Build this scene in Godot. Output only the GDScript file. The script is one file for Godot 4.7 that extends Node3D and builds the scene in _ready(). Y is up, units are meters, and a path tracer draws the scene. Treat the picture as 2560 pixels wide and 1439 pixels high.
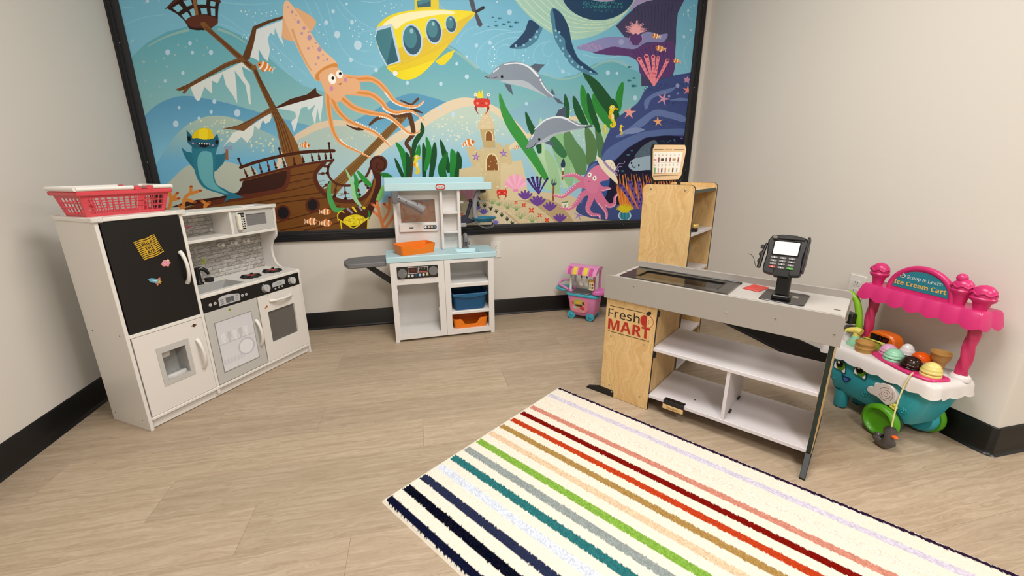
extends Node3D
# A play corner: camera, light and exposure first, then the room, then the things in it.

const CAM := Vector3(0.0, 1.0, 0.0)
const FOCAL := 1053.3            # pixels, for a 2560 x 1439 frame
const YAW := -12.593
const PITCH := -16.102
const ROLL := -0.274
const BACK := -2.751             # the mural wall
const LEFT := -1.42
const RIGHT := 1.942
const CORNER := -0.88            # where the right wall ends and turns away
const CEIL := 2.55

var cam_basis := Basis.IDENTITY
var rng := RandomNumberGenerator.new()
var used := {}
var mats := {}

# ---------------------------------------------------------------- mesh gathering
class G:
	var v := PackedVector3Array()
	var n := PackedVector3Array()
	var t := PackedVector2Array()
	var xf := Transform3D.IDENTITY

	func tri(a: Vector3, b: Vector3, c: Vector3, na: Vector3, nb: Vector3, nc: Vector3, ua := Vector2.ZERO, ub := Vector2.ZERO, uc := Vector2.ZERO) -> void:
		v.append(xf * a); n.append((xf.basis * na).normalized()); t.append(ua)
		if (b - a).cross(c - a).dot(na + nb + nc) > 0.0:
			v.append(xf * c); n.append((xf.basis * nc).normalized()); t.append(uc)
			v.append(xf * b); n.append((xf.basis * nb).normalized()); t.append(ub)
		else:
			v.append(xf * b); n.append((xf.basis * nb).normalized()); t.append(ub)
			v.append(xf * c); n.append((xf.basis * nc).normalized()); t.append(uc)

	func uvof(p: Vector3, m: Vector3) -> Vector2:
		var a := m.abs()
		if a.z >= a.x and a.z >= a.y: return Vector2(p.x, -p.y)
		if a.x >= a.y: return Vector2(p.z, -p.y)
		return Vector2(p.x, p.z)

	func quad(a: Vector3, b: Vector3, c: Vector3, d: Vector3, m: Vector3) -> void:
		tri(a, b, c, m, m, m, uvof(a, m), uvof(b, m), uvof(c, m))
		tri(a, c, d, m, m, m, uvof(a, m), uvof(c, m), uvof(d, m))

	# a box given by its two opposite corners, its edges chamfered by bev
	func box(lo: Vector3, hi: Vector3, bev := 0.0) -> G:
		var c := (lo + hi) * 0.5
		var h := (hi - lo).abs() * 0.5
		var b := minf(bev, minf(h.x, minf(h.y, h.z)) * 0.9)
		for ax in 3:
			var i := (ax + 1) % 3
			var j := (ax + 2) % 3
			for s: float in [-1.0, 1.0]:
				var q: Array[Vector3] = []
				for k: Array in [[-1, -1], [1, -1], [1, 1], [-1, 1]]:
					var p := Vector3.ZERO
					p[ax] = s * h[ax]; p[i] = k[0] * (h[i] - b); p[j] = k[1] * (h[j] - b)
					q.append(c + p)
				var m := Vector3.ZERO
				m[ax] = s
				quad(q[0], q[1], q[2], q[3], m)
				if b > 0.0:
					for s2: float in [-1.0, 1.0]:
						var e: Array[Vector3] = []
						for w: Array in [[0, -1], [0, 1], [1, 1], [1, -1]]:
							var p := Vector3.ZERO
							p[ax] = s * (h[ax] - (b if w[0] == 1 else 0.0))
							p[i] = s2 * (h[i] - (b if w[0] == 0 else 0.0))
							p[j] = w[1] * (h[j] - b)
							e.append(c + p)
						var m2 := Vector3.ZERO
						m2[ax] = s; m2[i] = s2
						quad(e[0], e[1], e[2], e[3], m2.normalized())
		if b > 0.0:
			for sx: float in [-1.0, 1.0]:
				for sy: float in [-1.0, 1.0]:
					for sz: float in [-1.0, 1.0]:
						var m := Vector3(sx, sy, sz).normalized()
						tri(c + Vector3(sx * h.x, sy * (h.y - b), sz * (h.z - b)), c + Vector3(sx * (h.x - b), sy * h.y, sz * (h.z - b)), c + Vector3(sx * (h.x - b), sy * (h.y - b), sz * h.z), m, m, m)
		return self

	func b6(x0: float, x1: float, y0: float, y1: float, z0: float, z1: float, bev := 0.0) -> G:
		return box(Vector3(x0, y0, z0), Vector3(x1, y1, z1), bev)

	# a board with a rectangular hole through it, in the x-y plane
	func holed(x0: float, x1: float, y0: float, y1: float, hx0: float, hx1: float, hy0: float, hy1: float, z0: float, z1: float) -> G:
		b6(x0, hx0, y0, y1, z0, z1); b6(hx1, x1, y0, y1, z0, z1)
		b6(hx0, hx1, y0, hy0, z0, z1); b6(hx0, hx1, hy1, y1, z0, z1)
		return self

	# an outline in x and y carried along z from z0 to z1; bev rounds both rims
	func prism(pts: PackedVector2Array, z0: float, z1: float, bev := 0.0) -> G:
		var poly := pts
		if Geometry2D.is_polygon_clockwise(poly):
			poly = PackedVector2Array(Array(pts).duplicate())
			poly.reverse()
		var k := poly.size()
		var en: Array[Vector2] = []
		for i in k:
			var d := (poly[(i + 1) % k] - poly[i]).normalized()
			en.append(Vector2(d.y, -d.x))
		var inner := PackedVector2Array()
		for i in k:
			var m := (en[i] + en[(i + k - 1) % k])
			m = m.normalized() / maxf(0.5, m.length() * 0.5)
			inner.append(poly[i] - m * bev)
		if en.size() > 0:
			var mid := Vector2.ZERO
			for p in poly: mid += p
			mid /= k
		var lo := minf(z0, z1)
		var hi := maxf(z0, z1)
		for i in k:
			var j := (i + 1) % k
			var ni := en[i]; var nj := en[i]
			if en[i].dot(en[(i + k - 1) % k]) > 0.8: ni = (en[i] + en[(i + k - 1) % k]).normalized()
			if en[i].dot(en[j]) > 0.8: nj = (en[i] + en[j]).normalized()
			var a := Vector3(poly[i].x, poly[i].y, lo + bev); var b := Vector3(poly[j].x, poly[j].y, lo + bev)
			var c := Vector3(poly[j].x, poly[j].y, hi - bev); var d := Vector3(poly[i].x, poly[i].y, hi - bev)
			var n3i := Vector3(ni.x, ni.y, 0); var n3j := Vector3(nj.x, nj.y, 0)
			tri(a, b, c, n3i, n3j, n3j, uvof(a, n3i), uvof(b, n3i), uvof(c, n3i))
			tri(a, c, d, n3i, n3j, n3i, uvof(a, n3i), uvof(c, n3i), uvof(d, n3i))
			if bev > 0.0:
				for s: float in [-1.0, 1.0]:
					var zr := (hi - bev) if s > 0 else (lo + bev)
					var zc := hi if s > 0 else lo
					var up := Vector3(0, 0, s)
					var ma := (n3i + up).normalized(); var mb := (n3j + up).normalized()
					var p0 := Vector3(poly[i].x, poly[i].y, zr); var p1 := Vector3(poly[j].x, poly[j].y, zr)
					var q0 := Vector3(inner[i].x, inner[i].y, zc); var q1 := Vector3(inner[j].x, inner[j].y, zc)
					tri(p0, p1, q1, ma, mb, mb, Vector2(p0.x, -p0.y), Vector2(p1.x, -p1.y), Vector2(q1.x, -q1.y))
					tri(p0, q1, q0, ma, mb, ma, Vector2(p0.x, -p0.y), Vector2(q1.x, -q1.y), Vector2(q0.x, -q0.y))
		var idx := Geometry2D.triangulate_polygon(inner)
		for s: float in [-1.0, 1.0]:
			var zc := hi if s > 0 else lo
			var m := Vector3(0, 0, s)
			for q in range(0, idx.size(), 3):
				var a2 := inner[idx[q]]; var b2 := inner[idx[q + 1]]; var c2 := inner[idx[q + 2]]
				tri(Vector3(a2.x, a2.y, zc), Vector3(b2.x, b2.y, zc), Vector3(c2.x, c2.y, zc), m, m, m, Vector2(a2.x, -a2.y), Vector2(b2.x, -b2.y), Vector2(c2.x, -c2.y))
		return self

	# a profile of (radius, height) turned about the y axis
	func lathe(prof: Array, segs := 24, at := Vector3.ZERO, sx := 1.0, sz := 1.0) -> G:
		var m := prof.size()
		var nn: Array[Vector2] = []
		for i in m - 1:
			var d: Vector2 = (prof[i + 1] - prof[i]).normalized()
			nn.append(Vector2(d.y, -d.x))
		for i in m - 1:
			var n0 := nn[i]; var n1 := nn[i]
			if i > 0 and nn[i].dot(nn[i - 1]) > 0.6: n0 = (nn[i] + nn[i - 1]).normalized()
			if i < m - 2 and nn[i].dot(nn[i + 1]) > 0.6: n1 = (nn[i] + nn[i + 1]).normalized()
			var p0: Vector2 = prof[i]; var p1: Vector2 = prof[i + 1]
			for k in segs:
				var a := TAU * k / segs; var b := TAU * (k + 1) / segs
				var ca := Vector3(cos(a) * sx, 0, sin(a) * sz); var cb := Vector3(cos(b) * sx, 0, sin(b) * sz)
				var na := Vector3(cos(a) / sx, 0, sin(a) / sz); var nb := Vector3(cos(b) / sx, 0, sin(b) / sz)
				var A := at + ca * p0.x + Vector3.UP * p0.y; var B := at + cb * p0.x + Vector3.UP * p0.y
				var C := at + cb * p1.x + Vector3.UP * p1.y; var D := at + ca * p1.x + Vector3.UP * p1.y
				var uA := Vector2(float(k) / segs, -p0.y); var uB := Vector2(float(k + 1) / segs, -p0.y)
				var uC := Vector2(float(k + 1) / segs, -p1.y); var uD := Vector2(float(k) / segs, -p1.y)
				var mA := na * n0.x + Vector3.UP * n0.y; var mB := nb * n0.x + Vector3.UP * n0.y
				var mC := nb * n1.x + Vector3.UP * n1.y; var mD := na * n1.x + Vector3.UP * n1.y
				if p0.x > 1e-6: tri(A, B, C, mA, mB, mC, uA, uB, uC)
				if p1.x > 1e-6: tri(A, C, D, mA, mC, mD, uA, uC, uD)
		return self

	# a round bar along points; r is one radius or one for each point
	func tube(pts: Array, r: Variant, segs := 10, flat := 1.0) -> G:
		var k := pts.size()
		var up := Vector3.UP
		var d0: Vector3 = (pts[1] - pts[0]).normalized()
		if absf(d0.dot(up)) > 0.95: up = Vector3.RIGHT
		var rings: Array = []
		var norms: Array = []
		for i in k:
			var d: Vector3
			if i == 0: d = pts[1] - pts[0]
			elif i == k - 1: d = pts[i] - pts[i - 1]
			else: d = (pts[i + 1] - pts[i]).normalized() + (pts[i] - pts[i - 1]).normalized()
			d = d.normalized()
			var sd := d.cross(up).normalized()
			up = sd.cross(d).normalized()
			var rad: float = r[i] if r is Array else r
			var ring: Array[Vector3] = []; var nr: Array[Vector3] = []
			for s in segs:
				var a := TAU * s / segs
				var o := sd * cos(a) + up * sin(a) * flat
				ring.append(pts[i] + o * rad); nr.append((sd * cos(a) + up * sin(a) / flat).normalized())
			rings.append(ring); norms.append(nr)
		for i in k - 1:
			for s in segs:
				var s2 := (s + 1) % segs
				var ua := Vector2(float(s) / segs, i); var ub := Vector2(float(s + 1) / segs, i)
				tri(rings[i][s], rings[i][s2], rings[i + 1][s2], norms[i][s], norms[i][s2], norms[i + 1][s2], ua, ub, ub + Vector2(0, 1))
				tri(rings[i][s], rings[i + 1][s2], rings[i + 1][s], norms[i][s], norms[i + 1][s2], norms[i + 1][s], ua, ub + Vector2(0, 1), ua + Vector2(0, 1))
		for e: int in [0, k - 1]:
			var m: Vector3 = (pts[0] - pts[1]).normalized() if e == 0 else (pts[k - 1] - pts[k - 2]).normalized()
			for s in segs:
				tri(pts[e], rings[e][s], rings[e][(s + 1) % segs], m, m, m)
		return self

	func ball(c: Vector3, r: Vector3, segs := 20, rings := 12, y0 := -1.0) -> G:
		for i in rings:
			var a0 := lerpf(asin(y0), PI / 2, float(i) / rings); var a1 := lerpf(asin(y0), PI / 2, float(i + 1) / rings)
			for k in segs:
				var b0 := TAU * k / segs; var b1 := TAU * (k + 1) / segs
				var q: Array[Vector3] = []
				for w: Array in [[a0, b0], [a0, b1], [a1, b1], [a1, b0]]:
					q.append(Vector3(cos(w[0]) * cos(w[1]), sin(w[0]), cos(w[0]) * sin(w[1])))
				var m: Array[Vector3] = []
				for p in q: m.append((p / r).normalized())
				var uA := Vector2(float(k) / segs, 1.0 - float(i) / rings); var uC := Vector2(float(k + 1) / segs, 1.0 - float(i + 1) / rings)
				tri(c + q[0] * r, c + q[1] * r, c + q[2] * r, m[0], m[1], m[2], uA, Vector2(uC.x, uA.y), uC)
				tri(c + q[0] * r, c + q[2] * r, c + q[3] * r, m[0], m[2], m[3], uA, uC, Vector2(uA.x, uC.y))
		return self

	# a skin over rows of points; each row may close on itself; crease splits the shading where faces turn sharply
	func skin(rows: Array, closed := true, crease := 0.55) -> G:
		var m := rows.size(); var k: int = rows[0].size()
		var kk := k if closed else k - 1
		var fn := {}
		for i in m - 1:
			for s in kk:
				var s2 := (s + 1) % k
				var d1: Vector3 = rows[i + 1][s2] - rows[i][s]; var d2: Vector3 = rows[i + 1][s] - rows[i][s2]
				fn[i * 4096 + s] = d1.cross(d2).normalized()
		for i in m - 1:
			for s in kk:
				var s2 := (s + 1) % k
				var f: Vector3 = fn[i * 4096 + s]
				var nv: Array[Vector3] = []
				for w: Array in [[i, s], [i, s2], [i + 1, s2], [i + 1, s]]:
					var acc := Vector3.ZERO
					for di: int in [-1, 0]:
						for ds: int in [-1, 0]:
							var ii: int = w[0] + di
							var ss: int = w[1] + ds
							if closed: ss = (ss + k) % k
							if ii < 0 or ii >= m - 1 or ss < 0 or ss >= kk: continue
							var g: Vector3 = fn[ii * 4096 + ss]
							if g.dot(f) > crease: acc += g
					nv.append(acc.normalized() if acc.length() > 1e-6 else f)
				var p: Array = [rows[i][s], rows[i][s2], rows[i + 1][s2], rows[i + 1][s]]
				var u0 := Vector2(float(s) / kk, float(i) / (m - 1)); var u1 := Vector2(float(s + 1) / kk, float(i + 1) / (m - 1))
				tri(p[0], p[1], p[2], nv[0], nv[1], nv[2], u0, Vector2(u1.x, u0.y), u1)
				tri(p[0], p[2], p[3], nv[0], nv[2], nv[3], u0, u1, Vector2(u0.x, u1.y))
		return self

	# closes a ring of points with a fan about its middle
	func fan(ring: Array, m: Vector3) -> G:
		var c := Vector3.ZERO
		for p: Vector3 in ring: c += p
		c /= ring.size()
		for s in ring.size():
			var a: Vector3 = ring[s]; var b: Vector3 = ring[(s + 1) % ring.size()]
			tri(c, a, b, m, m, m, uvof(c, m), uvof(a, m), uvof(b, m))
		return self

	func mesh() -> ArrayMesh:
		var arr := []
		arr.resize(Mesh.ARRAY_MAX)
		arr[Mesh.ARRAY_VERTEX] = v; arr[Mesh.ARRAY_NORMAL] = n; arr[Mesh.ARRAY_TEX_UV] = t
		var am := ArrayMesh.new()
		am.add_surface_from_arrays(Mesh.PRIMITIVE_TRIANGLES, arr)
		return am

# ---------------------------------------------------------------- nodes
func numbered(called: String) -> String:
	used[called] = used.get(called, -1) + 1
	return called if used[called] == 0 else "%s_%03d" % [called, used[called]]

func thing(called: String, label: String, category: String, at := Vector3.ZERO, turn := 0.0, group := "") -> Node3D:
	var o := Node3D.new()
	o.name = numbered(called)
	add_child(o)
	o.position = at
	o.rotation_degrees.y = turn
	o.set_meta("label", label)
	o.set_meta("category", category)
	if group != "": o.set_meta("group", group)
	return o

func part(parent: Node, called: String, g: G, m: Material, label := "") -> MeshInstance3D:
	var o := MeshInstance3D.new()
	o.name = called
	o.mesh = g.mesh()
	o.material_override = m
	parent.add_child(o, true)
	if label != "": o.set_meta("label", label)
	return o

func struct(called: String, g: G, m: Material) -> MeshInstance3D:
	var o := part(self, called, g, m)
	o.set_meta("kind", "structure")
	return o

func again(o: Node3D, at: Vector3, turn: float, label := "") -> Node3D:
	var c: Node3D = o.duplicate()
	var base := String(o.name)
	c.name = numbered(base)
	add_child(c)
	c.position = at
	c.rotation_degrees.y = turn
	if label != "": c.set_meta("label", label)
	return c

func letters(parent: Node, called: String, text: String, size: float, m: Material, at: Vector3, turn := Vector3.ZERO, bold := false, width := 0.0, serif := false, italic := false) -> MeshInstance3D:
	var tm := TextMesh.new()
	var f := SystemFont.new()
	f.font_names = PackedStringArray(["Droid Serif" if serif else "Droid Sans"])
	f.font_weight = 700 if bold else 400
	f.font_italic = italic
	tm.font = f
	tm.text = text
	tm.font_size = 64
	tm.pixel_size = size / 46.0     # capitals come out about this high
	tm.depth = 0.0006
	tm.curve_step = 2.0
	var o := MeshInstance3D.new()
	o.name = called
	o.mesh = tm
	o.material_override = m
	parent.add_child(o, true)
	o.position = at
	o.rotation_degrees = turn
	if width > 0.0:
		var w := tm.get_aabb().size.x
		if w > 0.0: o.scale.x = width / w
	return o

# ---------------------------------------------------------------- materials
func pm(c: String, rough := 0.5, metal := 0.0, spec := 0.5) -> StandardMaterial3D:
	var key := "%s|%.2f|%.2f|%.2f" % [c, rough, metal, spec]
	if mats.has(key): return mats[key]
	var m := StandardMaterial3D.new()
	m.albedo_color = Color(c)
	m.roughness = rough
	m.metallic = metal
	m.metallic_specular = spec
	mats[key] = m
	return m

func glass(c: String, alpha: float, rough := 0.02) -> StandardMaterial3D:
	var m := StandardMaterial3D.new()
	var k := Color(c)
	k.a = alpha
	m.albedo_color = k
	m.transparency = BaseMaterial3D.TRANSPARENCY_ALPHA
	m.roughness = rough
	return m

func tex_mat(im: Image, rough: float, uv := Vector3.ONE) -> StandardMaterial3D:
	var m := StandardMaterial3D.new()
	m.albedo_texture = ImageTexture.create_from_image(im)
	m.roughness = rough
	m.uv1_scale = uv
	return m

func noise(sd: int, freq: float, oct := 3) -> FastNoiseLite:
	var f := FastNoiseLite.new()
	f.seed = sd
	f.noise_type = FastNoiseLite.TYPE_SIMPLEX
	f.frequency = freq
	f.fractal_octaves = oct
	return f

func rgb_image(w: int, h: int, paint: Callable) -> Image:
	var data := PackedByteArray()
	data.resize(w * h * 3)
	var q := 0
	for y in h:
		for x in w:
			var c: Color = paint.call(x, y)
			data[q] = clampi(int(c.r * 255.0), 0, 255); data[q + 1] = clampi(int(c.g * 255.0), 0, 255); data[q + 2] = clampi(int(c.b * 255.0), 0, 255)
			q += 3
	return Image.create_from_data(w, h, false, Image.FORMAT_RGB8, data)

func v2(a: Array) -> PackedVector2Array:
	var o := PackedVector2Array()
	for i in range(0, a.size(), 2): o.append(Vector2(a[i], a[i + 1]))
	return o

# a rectangle with rounded corners, as an outline
func rrect(x0: float, y0: float, x1: float, y1: float, r: float, steps := 5) -> PackedVector2Array:
	var o := PackedVector2Array()
	for c: Array in [[x1 - r, y1 - r, 0.0], [x0 + r, y1 - r, PI / 2], [x0 + r, y0 + r, PI], [x1 - r, y0 + r, PI * 1.5]]:
		for i in steps + 1:
			var a: float = c[2] + PI / 2 * i / steps
			o.append(Vector2(c[0] + cos(a) * r, c[1] + sin(a) * r))
	return o

func oval(x: float, y: float, rx: float, ry: float, steps := 24) -> PackedVector2Array:
	var o := PackedVector2Array()
	for i in steps: o.append(Vector2(x + cos(TAU * i / steps) * rx, y + sin(TAU * i / steps) * ry))
	return o

func curve(pts: Array, sub := 6, closed := false) -> Array:
	var o := []
	var k := pts.size()
	var last := k if closed else k - 1
	for i in last:
		var a: Variant = pts[(i + k - 1) % k] if closed else pts[maxi(i - 1, 0)]
		var b: Variant = pts[i]
		var c: Variant = pts[(i + 1) % k]
		var d: Variant = pts[(i + 2) % k] if closed else pts[mini(i + 2, k - 1)]
		for s in sub:
			var u := float(s) / sub
			o.append(0.5 * ((2.0 * b) + (c - a) * u + (2.0 * a - 5.0 * b + 4.0 * c - d) * u * u + (3.0 * b - a - 3.0 * c + d) * u * u * u))
	if not closed: o.append(pts[k - 1])
	return o

# ================================================================ the scene
func _ready() -> void:
	rng.seed = 4711
	set_camera()
	set_light()
	build_room()
	build_mural()
	build_rug()
	build_kitchen()
	build_basket()
	build_magnets()
	build_laundry()
	build_pink_cart()
	build_checkout()
	build_tower()
	build_terminal()
	build_ice_cream_cart()
	build_outlets()

func set_camera() -> void:
	cam_basis = Basis(Vector3.UP, deg_to_rad(YAW)) * Basis(Vector3.RIGHT, deg_to_rad(PITCH)) * Basis(Vector3.BACK, deg_to_rad(ROLL))
	var cam := Camera3D.new()
	cam.name = "camera"
	cam.fov = rad_to_deg(2.0 * atan(719.5 / FOCAL))
	cam.near = 0.02
	add_child(cam)
	cam.transform = Transform3D(cam_basis, CAM)
	cam.current = true

func set_light() -> void:
	var we := WorldEnvironment.new()
	we.name = "environment"
	var e := Environment.new()
	e.background_mode = Environment.BG_COLOR
	e.background_color = Color(0.02, 0.02, 0.02)
	e.tonemap_mode = Environment.TONE_MAPPER_LINEAR
	e.tonemap_exposure = 1.0
	e.sdfgi_enabled = true
	e.ssao_enabled = true
	e.ssil_enabled = true
	we.environment = e
	add_child(we)
	# ceiling panels: each is a lit diffuser in a frame and an area light of its size just below it
	for spot: Array in [[0.35, -0.95, 4.6], [0.35, 1.35, 5.4], [3.0, 0.9, 4.0]]:
		ceiling_panel(spot[0], spot[1], spot[2])

func ceiling_panel(x: float, z: float, power: float) -> void:
	var t := thing("ceiling_light", "white recessed ceiling light panel with a glowing diffuser", "light", Vector3(x, CEIL, z), 0.0, "ceiling light panels")
	var f := G.new()
	for s: float in [-1.0, 1.0]:
		f.box(Vector3(s * 0.30 - 0.015, -0.014, -0.615), Vector3(s * 0.30 + 0.015, 0.0, 0.615), 0.002)
		f.box(Vector3(-0.285, -0.014, s * 0.60 - 0.015), Vector3(0.285, 0.0, s * 0.60 + 0.015), 0.002)
	part(t, "frame", f, pm("f2f2f0", 0.5))
	var em := StandardMaterial3D.new()
	em.albedo_color = Color("f4f4f2")
	em.emission_enabled = true
	em.emission = Color(1.0, 0.985, 0.968)
	em.emission_energy_multiplier = 3.0
	part(t, "diffuser", G.new().box(Vector3(-0.285, -0.006, -0.585), Vector3(0.285, 0.0, 0.585)), em)
	var l := AreaLight3D.new()
	l.name = "lamp"
	l.area_size = Vector2(0.56, 1.16)
	l.light_energy = power
	l.light_color = Color(1.0, 0.985, 0.968)
	l.shadow_enabled = true
	l.area_range = 12.0
	l.area_attenuation = 2.0
	t.add_child(l)
	l.position = Vector3(0, -0.016, 0)
	l.rotation_degrees = Vector3(-90, 0, 0)

# the point a photo pixel shows on the mural wall
func on_back(px: Vector2) -> Vector2:
	var d := cam_basis * Vector3((px.x - 1280.0) / FOCAL, -(px.y - 719.5) / FOCAL, -1.0)
	var k := (BACK - CAM.z) / d.z
	return Vector2(CAM.x + d.x * k, CAM.y + d.y * k)

# ---------------------------------------------------------------- the room
func build_room() -> void:
	var paint := pm("d9d4cc", 0.62, 0.0, 0.35)
	paint.heightmap_enabled = false
	var white := pm("e6e4de", 0.9)
	var base := pm("0b0b0c", 0.34)
	var far := 3.6
	var side := 4.6
	struct("wall_back", G.new().box(Vector3(LEFT - 0.12, 0, BACK - 0.12), Vector3(RIGHT + 0.12, CEIL, BACK)), paint)
	struct("wall_left", G.new().box(Vector3(LEFT - 0.12, 0, BACK), Vector3(LEFT, CEIL, far + 0.12)), paint)
	var r := G.new()
	r.prism(v2([RIGHT, -BACK, RIGHT, -CORNER + 0.012, RIGHT + 0.004, -CORNER + 0.004, RIGHT + 0.012, -CORNER, side + 0.12, -CORNER, side + 0.12, -CORNER + 0.12, RIGHT + 0.12, -CORNER + 0.12, RIGHT + 0.12, -BACK]), 0.0, CEIL)
	var wr := struct("wall_right", r, paint)
	wr.rotation_degrees.x = -90.0
	struct("wall_front", G.new().box(Vector3(LEFT, 0, far), Vector3(side + 0.12, CEIL, far + 0.12)), paint)
	struct("wall_side", G.new().box(Vector3(side, 0, CORNER), Vector3(side + 0.12, CEIL, far)), paint)
	struct("ceiling", G.new().box(Vector3(LEFT - 0.12, CEIL, BACK - 0.12), Vector3(side + 0.12, CEIL + 0.12, far + 0.12)), white)
	# rubber cove base: a flat strip with a toe that runs out on the floor
	var cove := [Vector2(0, 0), Vector2(0.017, 0), Vector2(0.013, 0.003), Vector2(0.0085, 0.008), Vector2(0.006, 0.016), Vector2(0.0055, 0.105), Vector2(0.0035, 0.1085), Vector2(0, 0.1095)]
	cove_strip("baseboard_back", cove, [Vector2(LEFT, BACK), Vector2(RIGHT, BACK)], base)
	cove_strip("baseboard_left", cove, [Vector2(LEFT, far), Vector2(LEFT, BACK)], base)
	var corner := [Vector2(RIGHT, BACK)]
	for i in 7:
		var a := PI - PI / 2 * i / 6.0
		corner.append(Vector2(RIGHT + 0.012 + cos(a) * 0.012, CORNER - 0.012 + sin(a) * 0.012))
	corner.append(Vector2(side, CORNER))
	cove_strip("baseboard_right", cove, corner, base)
	# floor: a slab with vinyl planks laid in rows along x
	var slab := struct("floor", G.new().box(Vector3(LEFT - 0.12, -0.12, BACK - 0.12), Vector3(side + 0.12, -0.004, far + 0.12)), pm("8f8272", 0.8))
	var n1 := noise(3, 0.011, 3)
	var n2 := noise(9, 0.05, 2)
	var n3 := noise(21, 0.02, 2)
	var im := rgb_image(1024, 1024, func(x: int, y: int) -> Color:
		var warp := n3.get_noise_2d(x * 0.35, y * 1.2) * 14.0
		var g := n1.get_noise_2d(x * 0.16, (y + warp) * 3.6) * 0.55 + n2.get_noise_2d(x * 0.22, (y + warp) * 3.4) * 0.35
		var fine := n2.get_noise_2d(x * 0.5 + 900.0, y * 7.0) * 0.25
		var d := clampf(0.5 + g * 0.8 + fine * 0.5, 0.0, 1.0)
		return Color("a8967f").lerp(Color("c3b39d"), d))
	var tones: Array[StandardMaterial3D] = []
	for tone: float in [0.94, 0.915, 0.96]:
		var m := tex_mat(im, 0.42)
		m.albedo_color = Color(tone, tone * 0.985, tone * 0.975)
		m.metallic_specular = 0.4
		tones.append(m)
	var wide := 0.178
	var long := 1.22
	var z := -1.21 - wide * 9.0
	var row := 0
	while z < far:
		var off := fposmod(-0.84 + 0.30 * (row - 8), long) if row >= 8 else fposmod(-0.84 + 0.41 * (row - 8), long)
		if row > 10: off = fposmod(rng.randf() * long, long)
		var x := LEFT - long * 2.0 + fposmod(off - LEFT, long)
		while x < side:
			var x0 := maxf(x, LEFT); var x1 := minf(x + long, side)
			var z0 := maxf(z, BACK); var z1 := minf(z + wide, far)
			if x1 - x0 > 0.01 and z1 - z0 > 0.01 and not (z1 <= CORNER and x0 >= RIGHT):
				if z1 <= CORNER: x1 = minf(x1, RIGHT + 0.1)
				var g := G.new()
				g.box(Vector3(x0 + 0.0002, -0.004, z0 + 0.0002), Vector3(x1 - 0.0002, 0.0, z1 - 0.0002), 0.0005)
				var ou := rng.randf(); var ov := rng.randf()
				for i in g.t.size(): g.t[i] = Vector2(g.t[i].x * 0.62 + ou, g.t[i].y * 1.35 + ov)
				part(slab, "plank", g, tones[rng.randi() % 3])
			x += long
		z += wide
		row += 1

func cove_strip(called: String, prof: Array, path: Array, m: Material) -> void:
	var rows := []
	for i in path.size():
		var d: Vector2
		if i == 0: d = path[1] - path[0]
		elif i == path.size() - 1: d = path[i] - path[i - 1]
		else: d = (path[i + 1] - path[i]).normalized() + (path[i] - path[i - 1]).normalized()
		d = d.normalized()
		var nn := Vector2(-d.y, d.x)
		var ring := []
		for p: Vector2 in prof: ring.append(Vector3(path[i].x + nn.x * p.x, p.y, path[i].y + nn.y * p.x))
		rows.append(ring)
	var g := G.new()
	g.skin(rows, false, 0.7)
	struct(called, g, m)

# ---------------------------------------------------------------- the mural print: flat colour shapes, drawn in an image
const MX0 := -1.361
const MX1 := 1.835
const MY0 := 0.6325
const MY1 := 2.40
const MW := 2048
const MH := 1133
var im: Image
var co := Vector2.ZERO
var cs := 1.0

func win(which: String) -> void:
	var w: Array = {"A": [250, 0, 4.4964], "B": [640, 0, 4.3603], "C": [1180, 0, 4.2667], "D": [330, 280, 4.3596], "E": [560, 280, 4.496], "F": [960, 180, 4.4978], "J": [1200, 180, 4.2321], "H": [1130, 350, 5.0196], "P": [0, 0, 1.0]}[which]
	co = Vector2(w[0], w[1])
	cs = w[2]

func mp(p: Vector2) -> Vector2:
	var w := on_back(co + p / cs)
	return Vector2((w.x - MX0) / (MX1 - MX0) * MW, (MY1 - w.y) / (MY1 - MY0) * MH)

func pts2(a: Array) -> Array:
	var o := []
	for i in range(0, a.size(), 2): o.append(Vector2(a[i], a[i + 1]))
	return o

func raster(pts: Array, c: Color, c2: Color, y0: float, y1: float) -> void:
	var rows := {}
	var k := pts.size()
	for i in k:
		var a: Vector2 = pts[i]; var b: Vector2 = pts[(i + 1) % k]
		if a.y > b.y:
			var s := a; a = b; b = s
		var r0 := maxi(0, ceili(a.y - 0.5)); var r1 := mini(MH - 1, ceili(b.y - 0.5) - 1)
		if r1 < r0: continue
		var m := (b.x - a.x) / (b.y - a.y)
		for r in range(r0, r1 + 1):
			if not rows.has(r): rows[r] = []
			rows[r].append(a.x + (r + 0.5 - a.y) * m)
	var strip: Image = null
	if c.a < 1.0:
		strip = Image.create_empty(MW, 1, false, Image.FORMAT_RGBA8)
		strip.fill(c)
	for r: int in rows:
		var xs: Array = rows[r]
		xs.sort()
		var col := c
		if y1 > y0: col = c.lerp(c2, clampf((r - y0) / (y1 - y0), 0.0, 1.0))
		for q in range(0, xs.size() - 1, 2):
			var xa := clampf(xs[q], 0.0, MW); var xb := clampf(xs[q + 1], 0.0, MW)
			if xb - xa < 0.02: continue
			var ia := ceili(xa); var ib := floori(xb)
			if ib > ia:
				if strip: im.blend_rect(strip, Rect2i(0, 0, ib - ia, 1), Vector2i(ia, r))
				else: im.fill_rect(Rect2i(ia, r, ib - ia, 1), col)
			if strip == null:
				if ib < ia:
					soft(ib, r, col, xb - xa)
				else:
					if ia > xa: soft(ia - 1, r, col, ia - xa)
					if xb > ib: soft(ib, r, col, xb - ib)

func soft(x: int, y: int, c: Color, k: float) -> void:
	if x < 0 or x >= MW: return
	im.set_pixel(x, y, im.get_pixel(x, y).lerp(c, clampf(k, 0.0, 1.0)))

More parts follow.
